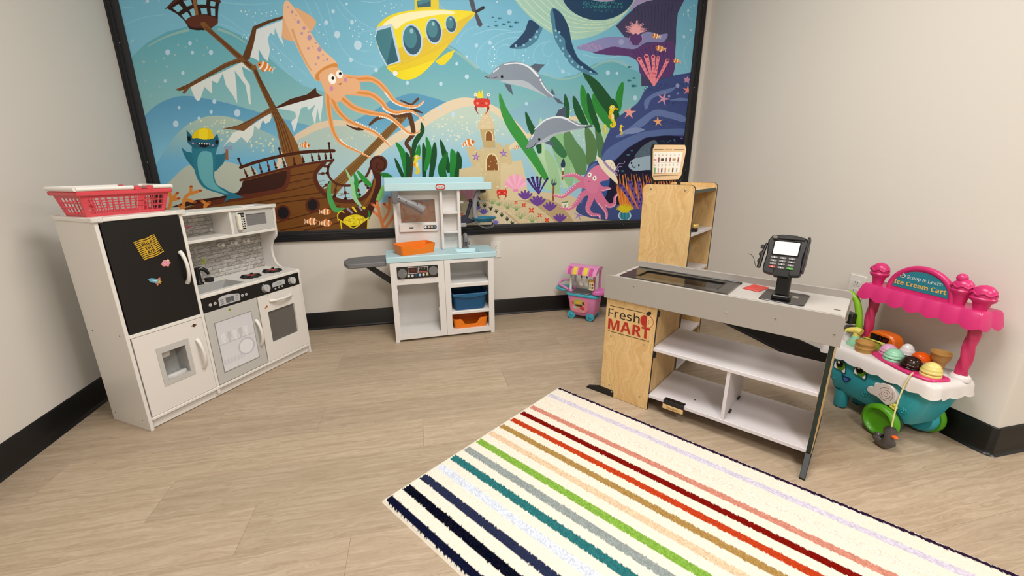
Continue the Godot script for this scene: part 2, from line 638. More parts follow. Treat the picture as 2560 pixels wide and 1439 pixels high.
func to_tex(p: Array) -> Array:
	var o := []
	for q: Vector2 in p: o.append(mp(q))
	return o

func poly(c: String, a: Array, smooth := false, c2 := "", ya := 0.0, yb := 0.0) -> void:
	var p := pts2(a)
	if smooth: p = curve(p, 5, true)
	if c2 == "": raster(to_tex(p), Color(c), Color(c), 0.0, 0.0)
	else: raster(to_tex(p), Color(c), Color(c2), mp(Vector2(a[0], ya)).y, mp(Vector2(a[0], yb)).y)

func sp(c: String, a: Array, c2 := "", ya := 0.0, yb := 0.0) -> void:
	poly(c, a, true, c2, ya, yb)

# a brush line along points, its width going from w0 to w1, or swelling in the middle when leaf is on
func line(c: String, w0: float, w1: float, a: Array, leaf := false) -> void:
	var p := curve(pts2(a), 8, false)
	var k := p.size()
	var lft := []; var rgt := []
	for i in k:
		var d: Vector2 = (p[mini(i + 1, k - 1)] - p[maxi(i - 1, 0)]).normalized()
		var u := float(i) / (k - 1)
		var w := lerpf(w0, w1, u)
		if leaf: w = w0 * pow(sin(PI * clampf(u * 0.86 + 0.02, 0.0, 1.0)), 0.8)
		lft.append(p[i] + Vector2(-d.y, d.x) * w * 0.5)
		rgt.append(p[i] - Vector2(-d.y, d.x) * w * 0.5)
	var col := Color(c)
	if col.a < 1.0 or leaf:
		rgt.reverse()
		raster(to_tex(lft + rgt), col, col, 0.0, 0.0)
	else:
		for i in k - 1: raster(to_tex([lft[i], lft[i + 1], rgt[i + 1], rgt[i]]), col, col, 0.0, 0.0)
		for i in k:
			var w: float = lft[i].distance_to(rgt[i]) * 0.5
			if w > 2.0: ov(c, p[i].x, p[i].y, w, w)

func ov(c: String, x: float, y: float, rx: float, ry: float, rot := 0.0) -> void:
	var p := []
	for i in 20:
		p.append(Vector2(x, y) + Vector2(cos(TAU * i / 20) * rx, sin(TAU * i / 20) * ry).rotated(rot))
	raster(to_tex(p), Color(c), Color(c), 0.0, 0.0)

func dots(c: String, r: float, a: Array) -> void:
	for i in range(0, a.size(), 2): ov(c, a[i], a[i + 1], r, r * 1.15)

func spots(c: String, a: Array) -> void:
	for i in range(0, a.size(), 3): ov(c, a[i], a[i + 1], a[i + 2] * 0.92, a[i + 2] * 1.1)

func star(c: String, x: float, y: float, r: float, turn := 0.0, thin := 0.38) -> void:
	var p := []
	for i in 10: p.append(Vector2(x, y) + Vector2(0, -(r if i % 2 == 0 else r * thin)).rotated(TAU * i / 10 + turn))
	raster(to_tex(p), Color(c), Color(c), 0.0, 0.0)

func scatter(c: String, r: float, x0: float, y0: float, x1: float, y1: float, many: int) -> void:
	for i in many: ov(c, rng.randf_range(x0, x1), rng.randf_range(y0, y1), r * rng.randf_range(0.5, 1.0), r * rng.randf_range(0.5, 1.0))

# a striped orange fish, s half its length, facing right when s is positive
func fish(x: float, y: float, s: float, rot := 0.0) -> void:
	var t := Transform2D(rot, Vector2(x, y))
	var f := func(a: Array, c: String) -> void:
		var p := []
		for q: Vector2 in curve(pts2(a), 4, true): p.append(t * (q * s))
		raster(to_tex(p), Color(c), Color(c), 0.0, 0.0)
	f.call([-0.62, 0, -1.0, -0.38, -0.9, 0, -1.0, 0.38], "f6efe6")
	f.call([-0.62, 0, -0.9, -0.26, -0.82, 0, -0.9, 0.26], "d9783a")
	f.call([-0.2, -0.4, 0.1, -0.66, 0.3, -0.4], "c86a30")
	f.call([1.0, 0, 0.5, -0.46, -0.1, -0.48, -0.72, -0.14, -0.72, 0.14, -0.1, 0.46, 0.5, 0.46], "dc8136")
	f.call([0.62, -0.42, 0.5, 0, 0.6, 0.42, 0.42, 0.44, 0.32, 0, 0.44, -0.46], "f6efe6")
	f.call([0.02, -0.48, -0.08, 0, 0.02, 0.46, -0.16, 0.46, -0.28, 0, -0.16, -0.48], "f6efe6")
	f.call([-0.5, -0.28, -0.46, 0, -0.5, 0.28, -0.62, 0.2, -0.6, 0, -0.62, -0.2], "f6efe6")
	f.call([0.72, -0.1, 0.8, -0.04, 0.74, 0.06, 0.66, -0.02], "2a1a18")

func seahorse(x: float, y: float, s: float) -> void:
	line("e8cf2e", s * 0.55, s * 0.16, [x, y - s * 0.9, x - s * 0.2, y - s * 0.2, x + s * 0.05, y + s * 0.5, x + s * 0.3, y + s * 1.0, x + s * 0.05, y + s * 1.35, x - s * 0.2, y + s * 1.15, x, y + s * 0.95])
	ov("ecd62f", x, y - s, s * 0.38, s * 0.36)
	line("e2bf2a", s * 0.26, s * 0.14, [x + s * 0.2, y - s * 0.95, x + s * 0.75, y - s * 0.85])
	ov("f4e6a4", x + s * 0.06, y + s * 0.1, s * 0.16, s * 0.4)
	ov("e09a3c", x - s * 0.35, y + s * 0.1, s * 0.17, s * 0.28)
	ov("fbf7e4", x + s * 0.02, y - s * 1.08, s * 0.16, s * 0.16)
	ov("2a2418", x + s * 0.04, y - s * 1.08, s * 0.07, s * 0.08)

func crab(x: float, y: float, s: float) -> void:
	for d: float in [-1.0, 1.0]:
		for k in 4:
			var bx := x + d * s * (0.35 + k * 0.12)
			line("9c2f24", s * 0.08, s * 0.05, [bx, y + s * 0.3, bx + d * s * (0.3 - k * 0.06), y + s * (0.75 - k * 0.06), bx + d * s * 0.06, y + s * (1.35 - k * 0.16)])
		line("b03328", s * 0.09, s * 0.09, [x + d * s * 0.6, y - s * 0.2, x + d * s * 0.75, y - s * 0.75])
		ov("f4eee8", x + d * s * 0.76, y - s * 0.9, s * 0.18, s * 0.19)
		ov("7c241c", x + d * s * 0.78, y - s * 0.9, s * 0.06, s * 0.07)
	sp("d23a2b", [x - s * 0.85, y - s * 0.35, x, y - s * 0.5, x + s * 0.85, y - s * 0.35, x + s * 0.92, y + s * 0.2, x + s * 0.5, y + s * 0.52, x - s * 0.5, y + s * 0.52, x - s * 0.92, y + s * 0.2])
	for d: float in [-1.0, 1.0]: ov("e88278", x + d * s * 0.52, y + s * 0.08, s * 0.16, s * 0.16)
	line("8c261c", s * 0.07, s * 0.07, [x - s * 0.14, y, x, y + s * 0.12, x + s * 0.14, y])

func coral(c: String, tip: String, w: float, a: Array) -> void:
	line(c, w, w * 0.8, a)
	ov(tip, a[a.size() - 2], a[a.size() - 1], w * 0.5, w * 0.3)

func paint_mural() -> void:
	im = Image.create_empty(MW, MH, false, Image.FORMAT_RGBA8)
	for y in MH:
		var u := float(y) / MH
		im.fill_rect(Rect2i(0, y, MW, 1), Color("62abcf").lerp(Color("88c6dc"), clampf(u * 1.7, 0, 1)))
	win("P")
	poly("62abbd", [250, 250, 332, 142, 372, 105, 420, 80, 475, 66, 550, 66, 600, 88, 640, 115, 700, 170, 760, 215, 830, 235, 870, 225, 924, 192, 975, 150, 1040, 122, 1110, 108, 1140, 122, 1190, 168, 1230, 190, 1300, 196, 1344, 185, 1391, 197, 1438, 187, 1485, 160, 1527, 152, 1578, 173, 1620, 190, 1780, 190, 1780, 640, 250, 640], false, "97c4c4", 70, 330)
	win("A")
	line("a5c2b6b0", 16, 34, [540, 530, 700, 440, 880, 372, 1010, 340])
	line("a5c2b6b0", 34, 16, [1330, 330, 1500, 395, 1650, 490])
	win("B")
	line("a5c2b6a0", 12, 40, [2060, 500, 2200, 580, 2420, 750])
	win("C")
	line("a5c2b6a0", 14, 26, [740, 770, 900, 840, 1080, 830, 1240, 745, 1400, 668, 1560, 660, 1700, 730])
	# swirls of water
	win("B")
	for s: Array in [[900, 0, 1000, 120, 1150, 250, 1310, 335], [1140, 15, 1300, 32, 1420, 0], [540, 10, 620, 200, 690, 440], [640, 10, 740, 260, 800, 520], [770, 10, 830, 250, 900, 450, 1000, 600, 1150, 700, 1320, 730], [880, 70, 960, 180, 1040, 240], [150, 440, 350, 640, 580, 840], [170, 600, 300, 740, 450, 890], [1280, 340, 1170, 350, 1095, 430, 1110, 520, 1180, 560, 1250, 545], [2180, 480, 2300, 330, 2529, 270], [2000, 60, 2100, 140, 2300, 200]]:
		line("a9d8ea90", 10, 7, s)
	win("C")
	for s: Array in [[450, 600, 440, 520, 350, 480, 270, 530, 262, 610, 310, 650], [520, 400, 350, 420, 200, 520, 170, 650, 210, 740], [540, 340, 300, 370, 100, 500, 45, 660, 120, 780], [0, 380, 200, 320, 420, 330], [860, 560, 830, 600, 770, 590, 750, 520, 800, 450, 860, 440], [800, 450, 700, 490, 650, 590, 690, 700, 800, 690, 810, 640], [900, 640, 940, 740, 1060, 800], [1180, 580, 1350, 620, 1600, 600], [2370, 390, 2280, 480, 2250, 600, 2290, 740], [2290, 120, 2310, 190, 2380, 230]]:
		line("a9d8ea90", 10, 8, s)
	win("A")
	for s: Array in [[290, 280, 500, 200, 760, 165], [260, 90, 410, 85], [1380, 30, 1650, 55, 1910, 42], [1360, 170, 1500, 260, 1720, 420], [1360, 270, 1520, 340, 1680, 430]]:
		line("a9d8ea70", 12, 6, s)
	# hills
	win("P")
	sp("5a9bc0", [250, 420, 340, 330, 366, 287, 405, 256, 457, 240, 517, 247, 584, 262, 646, 280, 720, 300, 800, 318, 860, 312, 938, 275, 984, 248, 1030, 234, 1076, 243, 1112, 255, 1180, 290, 1200, 640, 250, 640], "86c6e2", 250, 400)
	sp("80b0c6", [1225, 320, 1266, 282, 1318, 258, 1377, 239, 1413, 234, 1448, 244, 1507, 275, 1580, 330, 1580, 640, 1225, 640], "9ccbd8", 240, 400)
	sp("a8c1b5", [360, 520, 385, 430, 394, 408, 422, 363, 458, 321, 502, 296, 543, 289, 594, 298, 651, 324, 695, 347, 770, 420, 770, 640, 360, 640], "70b5da", 300, 405)
	sp("dccbb0", [690, 420, 731, 347, 760, 324, 794, 307, 838, 300, 882, 307, 927, 329, 971, 356, 1005, 387, 1060, 450, 1060, 640, 690, 640])
	sp("b1c7be", [690, 450, 735, 362, 765, 340, 798, 324, 838, 315, 880, 318, 927, 337, 971, 364, 1005, 395, 1060, 460, 1060, 640, 690, 640], "a6cbd6", 320, 440)
	sp("e0d2b6", [930, 420, 960, 355, 1038, 304, 1082, 273, 1127, 251, 1167, 244, 1216, 256, 1271, 287, 1316, 333, 1380, 410, 1380, 640, 930, 640])
	sp("bcd3c8", [930, 440, 960, 378, 1038, 334, 1082, 304, 1127, 279, 1160, 268, 1200, 266, 1245, 290, 1290, 330, 1350, 400, 1380, 640, 930, 640], "8fc4e4", 290, 420)
	sp("e0d2b0", [1240, 400, 1271, 366, 1327, 330, 1400, 300, 1460, 288, 1540, 300, 1540, 640, 1240, 640])
	sp("a9d0ca", [1240, 410, 1275, 375, 1327, 342, 1400, 312, 1460, 300, 1540, 310, 1540, 640, 1240, 640], "98c6dc", 320, 440)
	sp("b8c2b4", [380, 520, 405, 475, 429, 450, 468, 415, 513, 406, 559, 404, 594, 411, 650, 440, 690, 640, 380, 640])
	sp("c9bda4", [880, 600, 905, 545, 925, 520, 960, 505, 1010, 500, 1060, 505, 1160, 520, 1160, 640, 880, 640])
	scatter("d8dcb8", 3.0, 470, 300, 600, 350, 40)
	scatter("d8dcb8", 3.0, 620, 345, 690, 380, 24)
	scatter("dfe4cc", 2.6, 1080, 285, 1260, 350, 70)
	scatter("d8dcb8", 2.2, 820, 320, 960, 380, 30)
	scatter("dfe4cc", 2.2, 1390, 270, 1470, 470, 50)
	# bubbles
	win("A")
	spots("bcd6ec", [768, 590, 30, 1018, 490, 22, 1045, 595, 20, 1253, 592, 26, 938, 822, 20, 740, 912, 18, 1290, 1142, 24, 895, 1212, 18, 1255, 1258, 20, 1548, 1270, 38, 858, 1393, 34, 1118, 1330, 18, 540, 15, 22])
	spots("9fbfc4", [728, 660, 12, 850, 620, 14, 885, 512, 11, 1095, 457, 10, 1213, 540, 11, 500, 697, 16, 638, 690, 9, 762, 752, 14, 520, 915, 13, 678, 975, 10, 968, 532, 10, 1172, 620, 10, 575, 1078, 12])
	dots("eef6fa", 6, [1590, 130, 1638, 133, 1680, 123, 1792, 117, 1752, 150, 1820, 158, 1930, 137, 1977, 128, 1875, 150, 1992, 160, 1655, 168, 1725, 193, 1875, 185, 1928, 180, 1833, 228, 1748, 260, 503, 40, 672, 15, 1625, 393, 1670, 398, 1605, 422, 1652, 430, 1948, 560, 2012, 602, 2030, 678, 2125, 755, 2160, 748, 2255, 905, 360, 470, 378, 455])
	win("B")
	spots("bfdcf0", [843, 128, 20, 768, 250, 23, 887, 380, 36, 1048, 246, 22, 1112, 495, 46, 1036, 655, 23, 1310, 765, 22, 1650, 905, 20, 2014, 915, 21, 2188, 697, 17, 2297, 838, 24, 2400, 498, 20, 2296, 620, 14, 1996, 1178, 20, 2150, 1246, 22, 990, 48, 15])
	dots("eef6fa", 6, [1405, 70, 1472, 48, 1475, 95, 1590, 60, 1362, 128, 1415, 150, 1382, 175, 1022, 310, 1085, 230, 1120, 293, 1075, 340, 1165, 325, 1055, 397, 1122, 365, 1253, 377, 1125, 403, 1262, 427, 1300, 398, 1210, 452, 1258, 465, 1250, 493, 698, 268, 690, 355, 738, 382, 760, 480, 1505, 85, 1528, 55])
	win("C")
	spots("b5d8ee", [398, 135, 28, 190, 460, 20, 45, 487, 20, 965, 766, 18, 578, 1107, 18, 1445, 778, 24, 1542, 785, 16, 1735, 1045, 24, 2255, 395, 16, 2328, 325, 11, 2300, 115, 14, 2137, 293, 9])
	dots("eef6fa", 6, [265, 25, 223, 505, 238, 530, 190, 580, 237, 587, 240, 628, 203, 658, 233, 660, 218, 705, 253, 707, 497, 618, 543, 592, 572, 540, 548, 652, 600, 617, 2322, 78, 2362, 63, 2252, 158, 2300, 162])
	for q: Array in [[290, 198, 20], [218, 188, 14], [387, 238, 20], [465, 242, 24], [334, 262, 20], [255, 277, 20], [408, 288, 20], [173, 288, 14], [248, 233, 12], [1672, 716, 20], [1668, 860, 22], [1715, 918, 28], [1720, 835, 18]]:
		ov("2f6a7c", q[0], q[1], q[2] * 0.8, q[2] * 0.5)
		poly("2f6a7c", [q[0] + q[2] * 0.6, q[1], q[0] + q[2] * 1.2, q[1] - q[2] * 0.5, q[0] + q[2] * 1.2, q[1] + q[2] * 0.5])
	paint_ship()
	paint_reef()
	paint_animals()

func paint_ship() -> void:
	win("A")
	# crow's nest
	poly("2c1913", [735, 110, 830, 10, 880, -60, 1010, -110, 1260, -110, 1365, 20, 1340, 60, 1332, 150, 1330, 250, 1260, 320, 1120, 345, 1010, 325, 950, 230, 870, 160, 765, 100])
	poly("4d2a20", [735, 110, 850, -5, 900, -60, 1290, -60, 1365, 28, 1330, 45, 1280, 5, 900, 5, 765, 100])
	for q: Array in [[820, 95, 890, 48, 940, 100, 885, 147], [937, 12, 1030, 0, 1045, 60, 982, 80], [1095, 2, 1205, 0, 1200, 56, 1102, 56], [1250, 14, 1308, 30, 1297, 76, 1240, 70], [920, 175, 985, 135, 1030, 200, 972, 236], [1010, 116, 1060, 95, 1090, 176, 1042, 186], [1135, 100, 1205, 95, 1215, 166, 1150, 166], [1248, 95, 1300, 105, 1300, 190, 1255, 176]]:
		poly("80c2d8", q)
	line("8a5f38", 44, 36, [1050, -100, 1070, 20, 1100, 190])
	ov("5a3024", 1152, 248, 182, 78)
	ov("2c1913", 1140, 330, 110, 14)
	# upper mast
	poly("7d5430", [1130, 270, 1150, 250, 1185, 250, 1220, 290, 1300, 370, 1560, 590, 1740, 745, 1730, 800, 1640, 745, 1500, 620, 1300, 435, 1180, 335])
	for k: float in [0.0, 14.0, 28.0]: line("56351c", 5, 8, [1190, 300 + k, 1350, 430 + k, 1540, 600 + k, 1720, 760 + k * 0.5])
	# sails
	poly("d8e4e8", [1745, 345, 2060, 228, 2065, 300, 2045, 420, 2075, 530, 2020, 440, 1968, 318, 1965, 405, 1920, 370, 1890, 440, 1915, 570, 1890, 690, 1850, 660, 1788, 555, 1790, 690, 1740, 660, 1680, 640, 1690, 540, 1720, 420])
	poly("d8e3e2", [1020, 975, 1200, 890, 1400, 800, 1600, 700, 1712, 812, 1600, 750, 1620, 850, 1690, 960, 1700, 1170, 1680, 1172, 1640, 960, 1520, 798, 1540, 980, 1548, 1168, 1510, 1090, 1420, 960, 1385, 828, 1325, 940, 1265, 908, 1265, 1055, 1180, 978, 1130, 1125, 1100, 1138, 1070, 1100])
	line("5a3820", 26, 42, [2075, 195, 1900, 250, 1740, 318])
	line("5f3c20", 44, 84, [1742, 318, 1705, 470, 1650, 640])
	poly("77502e", [850, 1010, 1000, 945, 1200, 830, 1400, 715, 1600, 640, 1650, 690, 1500, 725, 1380, 785, 1050, 965, 1010, 990, 960, 1055, 930, 1050, 950, 1012, 900, 1025])
	for k: float in [0.0, 20.0]: line("4e2f18", 7, 6, [900, 1000 + k, 1150, 880 + k, 1400, 745 + k, 1580, 680 + k])
	win("P")
	# main mast
	poly("83582c", [628, 165, 640, 162, 652, 195, 668, 225, 693, 275, 714, 307, 735, 342, 745, 362, 760, 414, 720, 418, 704, 375, 690, 310, 675, 270, 660, 240, 640, 195])
	for k: float in [0.0, 5.0, 10.0, 15.0]: line("58371a", 2.0, 2.6, [636 + k * 0.3, 175, 664 + k * 0.7, 240, 690 + k, 300, 712 + k * 1.4, 380])
	win("B")
	poly("d9e5e7", [215, 1185, 500, 1105, 735, 1042, 735, 1100, 702, 1335, 672, 1180, 645, 1365, 610, 1240, 650, 1140, 575, 1200, 555, 1160, 495, 1180, 470, 1270, 440, 1390, 418, 1439, 385, 1330, 440, 1280, 430, 1220, 340, 1200])
	poly("472413", [205, 1178, 380, 1080, 560, 1030, 655, 955, 662, 1005, 690, 1030, 738, 1040, 500, 1105, 240, 1180])
	win("E")
	poly("dde5e1", [-10, 400, 110, 230, 250, 190, 330, 140, 420, 80, 525, 10, 538, 60, 520, 105, 470, 135, 440, 90, 400, 200, 345, 155, 330, 260, 265, 345, 200, 280, 120, 350, 60, 330])
	poly("7a5230", [-10, 185, 150, 158, 360, 50, 520, -50, 550, 5, 380, 92, 225, 215, 180, 205, 120, 200])
	line("50301a", 6, 6, [40, 185, 250, 120, 520, -20])
	# second mast, leaning to the right
	poly("84602f", [1130, 870, 1360, 640, 1600, 420, 1800, 210, 2020, 0, 2110, -40, 2060, 60, 1810, 325, 1600, 535, 1400, 765, 1250, 940])
	for k: float in [-30.0, 0.0, 30.0]: line("5a3c1a", 6, 6, [1240, 830 + k, 1500, 590 + k, 1750, 320 + k, 2000, 60 + k])
	line("55351c", 56, 34, [2075, 0, 2115, 140, 2125, 250, 2050, 350, 2110, 470, 2095, 740])
	line("5a3a20", 60, 26, [2040, 30, 1760, 60, 1640, 140])
	win("B")
	line("4e301a", 12, 24, [1580, 1095, 1700, 1150]); line("5f3e22", 30, 18, [1765, 1080, 1680, 1160]); line("4e301a", 36, 14, [1700, 1190, 1810, 1230])
	line("4e2d18", 8, 44, [990, 1360, 1090, 1405, 1160, 1400])
	# hull
	win("P")
	poly("75491f", [430, 530, 520, 500, 590, 486, 606, 470, 610, 450, 650, 435, 720, 417, 800, 405, 815, 402, 795, 420, 790, 440, 800, 462, 830, 488, 870, 503, 900, 500, 925, 485, 934, 460, 938, 420, 955, 410, 952, 470, 935, 520, 920, 550, 905, 600, 690, 620, 420, 620])
	win("E")
	for s: Array in [[-560, 1110, 300, 965, 720, 880, 1060, 800], [-500, 1180, 400, 1010, 900, 930, 1130, 900], [200, 1110, 700, 1010, 1180, 960], [560, 1250, 1000, 1130, 1300, 1050], [640, 1330, 1100, 1230, 1640, 1060], [900, 1330, 1300, 1240, 1600, 1180], [720, 720, 900, 690, 1030, 660], [720, 800, 900, 760, 1040, 730]]:
		line("4c2a10", 14, 10, s)
	for i in 60:
		var gx := rng.randf_range(620, 1500); var gy := rng.randf_range(720, 1300)
		if gy < 1300.0 - (gx - 620.0) * 0.1 and gy > 620.0 + (gx - 700.0) * 0.5: line("5f3a17", 4, 2, [gx, gy, gx + 60, gy - 26, gx + 120, gy - 34])
	poly("3a1e17", [215, 775, 270, 765, 690, 655, 720, 655, 705, 790, 650, 855, 400, 905, 240, 940, -100, 990, -420, 1060, -600, 1070, -400, 1000, -40, 950, 160, 900, 205, 830])
	line("602f1e", 40, 60, [728, 630, 722, 770, 650, 870, 400, 925, 150, 965, -300, 1060])
	ov("5a2a19", 665, 1135, 86, 92); ov("1c191b", 668, 1130, 62, 68)
	ov("5a2a19", 998, 1045, 84, 88); ov("1c191b", 998, 1040, 58, 62)
	for q: Array in [[230, 640, 265, 725], [310, 610, 350, 700], [400, 580, 430, 680], [490, 555, 515, 660], [565, 540, 592, 635], [660, 520, 690, 620], [785, 510, 800, 600], [880, 490, 900, 570], [985, 475, 1003, 555], [1065, 465, 1078, 540], [1140, 460, 1150, 530], [1200, 455, 1210, 525]]:
		line("33170f", 10, 10, q)
		ov("58291b", (q[0] + q[2]) * 0.5, (q[1] + q[3]) * 0.5, 13, 26, -0.3)
		ov("2b130d", q[2] - 3, q[3] - 12, 15, 14)
	for q: Array in [[168, 525, 200, 610], [625, 410, 640, 490], [1182, 350, 1190, 430]]:
		line("3a1a12", 16, 18, q)
		ov("2b130d", q[0], q[1], 15, 14)
	line("46200f", 34, 38, [190, 622, 400, 552, 700, 482, 950, 446, 1236, 436])
	line("542618", 26, 26, [190, 765, 450, 695, 730, 625, 1000, 572, 1230, 542])
	# bow
	line("56291a", 26, 26, [1232, 535, 1175, 620, 1182, 720, 1262, 800, 1380, 826, 1500, 800, 1600, 720, 1655, 600])
	line("56291a", 44, 46, [1130, 570, 1035, 680, 1042, 800, 1122, 912, 1242, 982, 1400, 1004, 1552, 972, 1650, 880, 1700, 760])
	for q: Array in [[1105, 600, 1170, 615], [1065, 695, 1160, 685], [1110, 850, 1190, 790], [1265, 815, 1245, 945], [1360, 838, 1368, 972], [1495, 825, 1525, 930], [1580, 780, 1620, 850]]:
		line("33170f", 10, 10, q)
		ov("58291b", (q[0] + q[2]) * 0.5, (q[1] + q[3]) * 0.5, 22, 17, (Vector2(q[2], q[3]) - Vector2(q[0], q[1])).angle())
		ov("2b130d", q[2], q[3], 18, 16)
	sp("451e13", [1650, 600, 1700, 660, 1760, 700, 1765, 820, 1735, 960, 1680, 1100, 1600, 1250, 1480, 1330, 1600, 1100, 1680, 900, 1690, 760])
	ov("55281a", 1738, 582, 100, 96)
	line("381710", 18, 10, [1660, 640, 1650, 560, 1720, 510, 1800, 550, 1800, 630, 1740, 650, 1710, 600, 1750, 570])
	sp("8a5a28", [1690, 740, 1705, 800, 1660, 950, 1560, 1060, 1660, 880])

func paint_reef() -> void:
	# sand at the lower right and the terraces in it
	win("H")
	sp("cfc0a0", [-200, 640, 20, 560, 330, 780, 500, 740, 700, 680, 980, 655, 1250, 660, 1500, 700, 1650, 800, 1900, 860, 2360, 800, 2900, 800, 2900, 1400, -300, 1400])
	sp("b59f78", [300, 810, 480, 745, 700, 700, 1000, 700, 1250, 760, 1400, 860, 1450, 1100, 300, 1100])
	sp("cdbd9a", [220, 800, 400, 770, 620, 740, 900, 770, 1100, 860, 1250, 1100, 200, 1100])
	sp("b49f79", [200, 850, 420, 830, 620, 880, 760, 970, 830, 1100, 150, 1100])
	sp("d0c3a6", [180, 860, 380, 800, 560, 850, 720, 960, 800, 1100, 100, 1100])
	scatter("f2ead4", 5.0, 300, 860, 1250, 1040, 70)
	scatter("f2ead4", 4.0, 1250, 720, 2300, 1000, 60)
	# seaweed on the right, pale ones first
	win("J")
	for s: Array in [["b3d6ae", 70, [640, 480, 650, 800, 720, 1250]], ["a8cfa4", 130, [480, 820, 610, 980, 740, 1250]], ["9cc79a", 110, [690, 820, 760, 1000, 820, 1280]], ["b3d6ae", 100, [860, 720, 870, 950, 900, 1230]], ["8fbf92", 120, [760, 720, 860, 920, 960, 1200]], ["a8cfa4", 90, [1230, 520, 1330, 640, 1390, 700]], ["8cc08a", 110, [800, 560, 860, 760, 1000, 1080]], ["b3d6ae", 60, [1260, 560, 1300, 800, 1280, 980]], ["9cc79a", 90, [950, 1000, 1030, 1120, 1100, 1230]]]:
		line(s[0], s[1], 10, s[2], true)
	line("5d8c5c", 170, 10, [900, 590, 960, 780, 1040, 920, 1070, 1090], true)
	line("587f50", 120, 10, [1120, 580, 1175, 780, 1160, 985], true)
	line("4d7a52", 80, 10, [1220, 560, 1270, 760, 1285, 960], true)
	line("37744a", 100, 10, [740, 660, 810, 780, 900, 900], true)
	for s: Array in [["3a9344", 110, [205, 228, 250, 400, 330, 560, 440, 720, 560, 900, 700, 1130]], ["1d5630", 76, [480, 420, 530, 570, 600, 700, 630, 860]], ["1d5630", 84, [985, 255, 1040, 420, 1130, 590]], ["1f5c30", 60, [895, 235, 915, 380, 910, 520]], ["2f8a3c", 90, [1075, 138, 1110, 330, 1190, 560]], ["1d5630", 70, [1135, 218, 1180, 420, 1260, 640]], ["2f8a3c", 130, [1198, 228, 1270, 380, 1400, 590]], ["1f5230", 130, [1088, 10, 1200, 125, 1300, 270, 1400, 420, 1450, 560]], ["2f8a3c", 76, [1506, 105, 1470, 250, 1460, 420]], ["1d5630", 50, [1395, 280, 1430, 360, 1450, 440]]]:
		line(s[0], s[1], 10, s[2], true)
		var mid: Array = s[2]
		line("17431f80", 6, 4, [mid[0] + 8, mid[1] + 60, (mid[2] + mid[0]) * 0.5 + 8, (mid[1] + mid[3]) * 0.5 + 30, mid[2], mid[3]])
	# seaweed in the middle
	win("F")
	for s: Array in [["124a24", 60, [418, 565, 430, 660, 350, 800, 325, 950]], ["1f8434", 66, [132, 788, 215, 930, 265, 1230]], ["124a24", 44, [122, 968, 170, 1080, 240, 1230]], ["124a24", 60, [248, 900, 275, 1010, 262, 1230]], ["1f8434", 60, [395, 815, 380, 920, 330, 1000]], ["124a24", 56, [440, 795, 455, 950, 450, 1230]], ["1f8434", 66, [475, 728, 505, 900, 462, 1110]], ["124a24", 66, [570, 788, 560, 950, 520, 1230]], ["124a24", 66, [633, 760, 690, 960, 730, 1130]], ["176b2c", 90, [712, 900, 650, 1080, 690, 1240]], ["1f8434", 90, [760, 865, 785, 1000, 770, 1240]], ["124a24", 66, [825, 890, 845, 1020, 800, 1240]]]:
		line(s[0], s[1], 10, s[2], true)
	win("E")
	for s: Array in [["2f9238", 60, [1460, 680, 1490, 780, 1470, 900, 1520, 960]], ["2f9238", 56, [1495, 655, 1580, 760, 1660, 830]], ["1f7a30", 70, [1760, 690, 1830, 720, 1900, 760]], ["7ac06a", 60, [1790, 820, 1760, 930, 1720, 1010]], ["9ad2a0", 46, [1368, 640, 1440, 800, 1470, 960, 1545, 1060]], ["4ba35a", 60, [1200, 765, 1185, 930, 1250, 1090, 1360, 1090]], ["2a7f3a", 90, [1560, 1080, 1600, 1140, 1590, 1220]]]:
		line(s[0], s[1], 10, s[2], true)
	# orange branching coral
	win("D")
	for s: Array in [[400, 1080, 430, 960, 410, 850], [430, 960, 500, 880], [430, 960, 515, 940], [560, 1060, 580, 940, 640, 880, 650, 810], [640, 890, 750, 855], [590, 950, 690, 980], [800, 1030, 810, 1000, 760, 960], [815, 1010, 850, 985], [560, 1050, 520, 1020]]:
		coral("d98a3c", "a8502c", 38, s)
	win("E")
	for s: Array in [[1790, 1300, 1750, 1150, 1720, 1000], [1760, 1180, 1680, 1120], [1740, 1080, 1665, 1030], [1780, 1240, 1850, 1120, 1860, 960], [1850, 1080, 1800, 1030], [1800, 1320, 1900, 1180, 1990, 1060], [1960, 1110, 1990, 1040], [1950, 1300, 2050, 1180, 2150, 1170], [2060, 1190, 2020, 1090], [2100, 1300, 2200, 1160, 2220, 1010], [2050, 1260, 1980, 1180], [2230, 1300, 2300, 1150, 2290, 1040], [2260, 1180, 2360, 1120]]:
		coral("dd8650", "b04c34", 34, s)
	# treasure chest
	sp("4a2a18", [1300, 1130, 1360, 1090, 1500, 1070, 1600, 1070, 1620, 1140, 1600, 1180, 1340, 1200, 1290, 1230])
	line("e6cf2c", 12, 12, [1285, 1220, 1280, 1150, 1320, 1110, 1350, 1130]); line("e6cf2c", 24, 18, [1450, 1070, 1490, 1120])
	line("9c93a8", 24, 20, [1390, 1085, 1440, 1130]); line("9c93a8", 22, 18, [1520, 1065, 1550, 1100]); ov("e6cf2c", 1575, 1075, 18, 18)
	poly("2a1a14", [1315, 1210, 1430, 1160, 1610, 1180, 1600, 1210, 1460, 1300])
	sp("e4d020", [1340, 1210, 1400, 1165, 1500, 1150, 1590, 1190, 1560, 1240, 1460, 1280, 1370, 1260])
	for i in 60: ov(["f2e448", "c9b016", "ecd92c"][i % 3], rng.randf_range(1360, 1570), rng.randf_range(1170, 1255), 11, 9)
	poly("5a3820", [1310, 1215, 1460, 1300, 1460, 1400, 1330, 1400]); poly("4a2c1a", [1460, 1300, 1620, 1190, 1610, 1400, 1460, 1400])
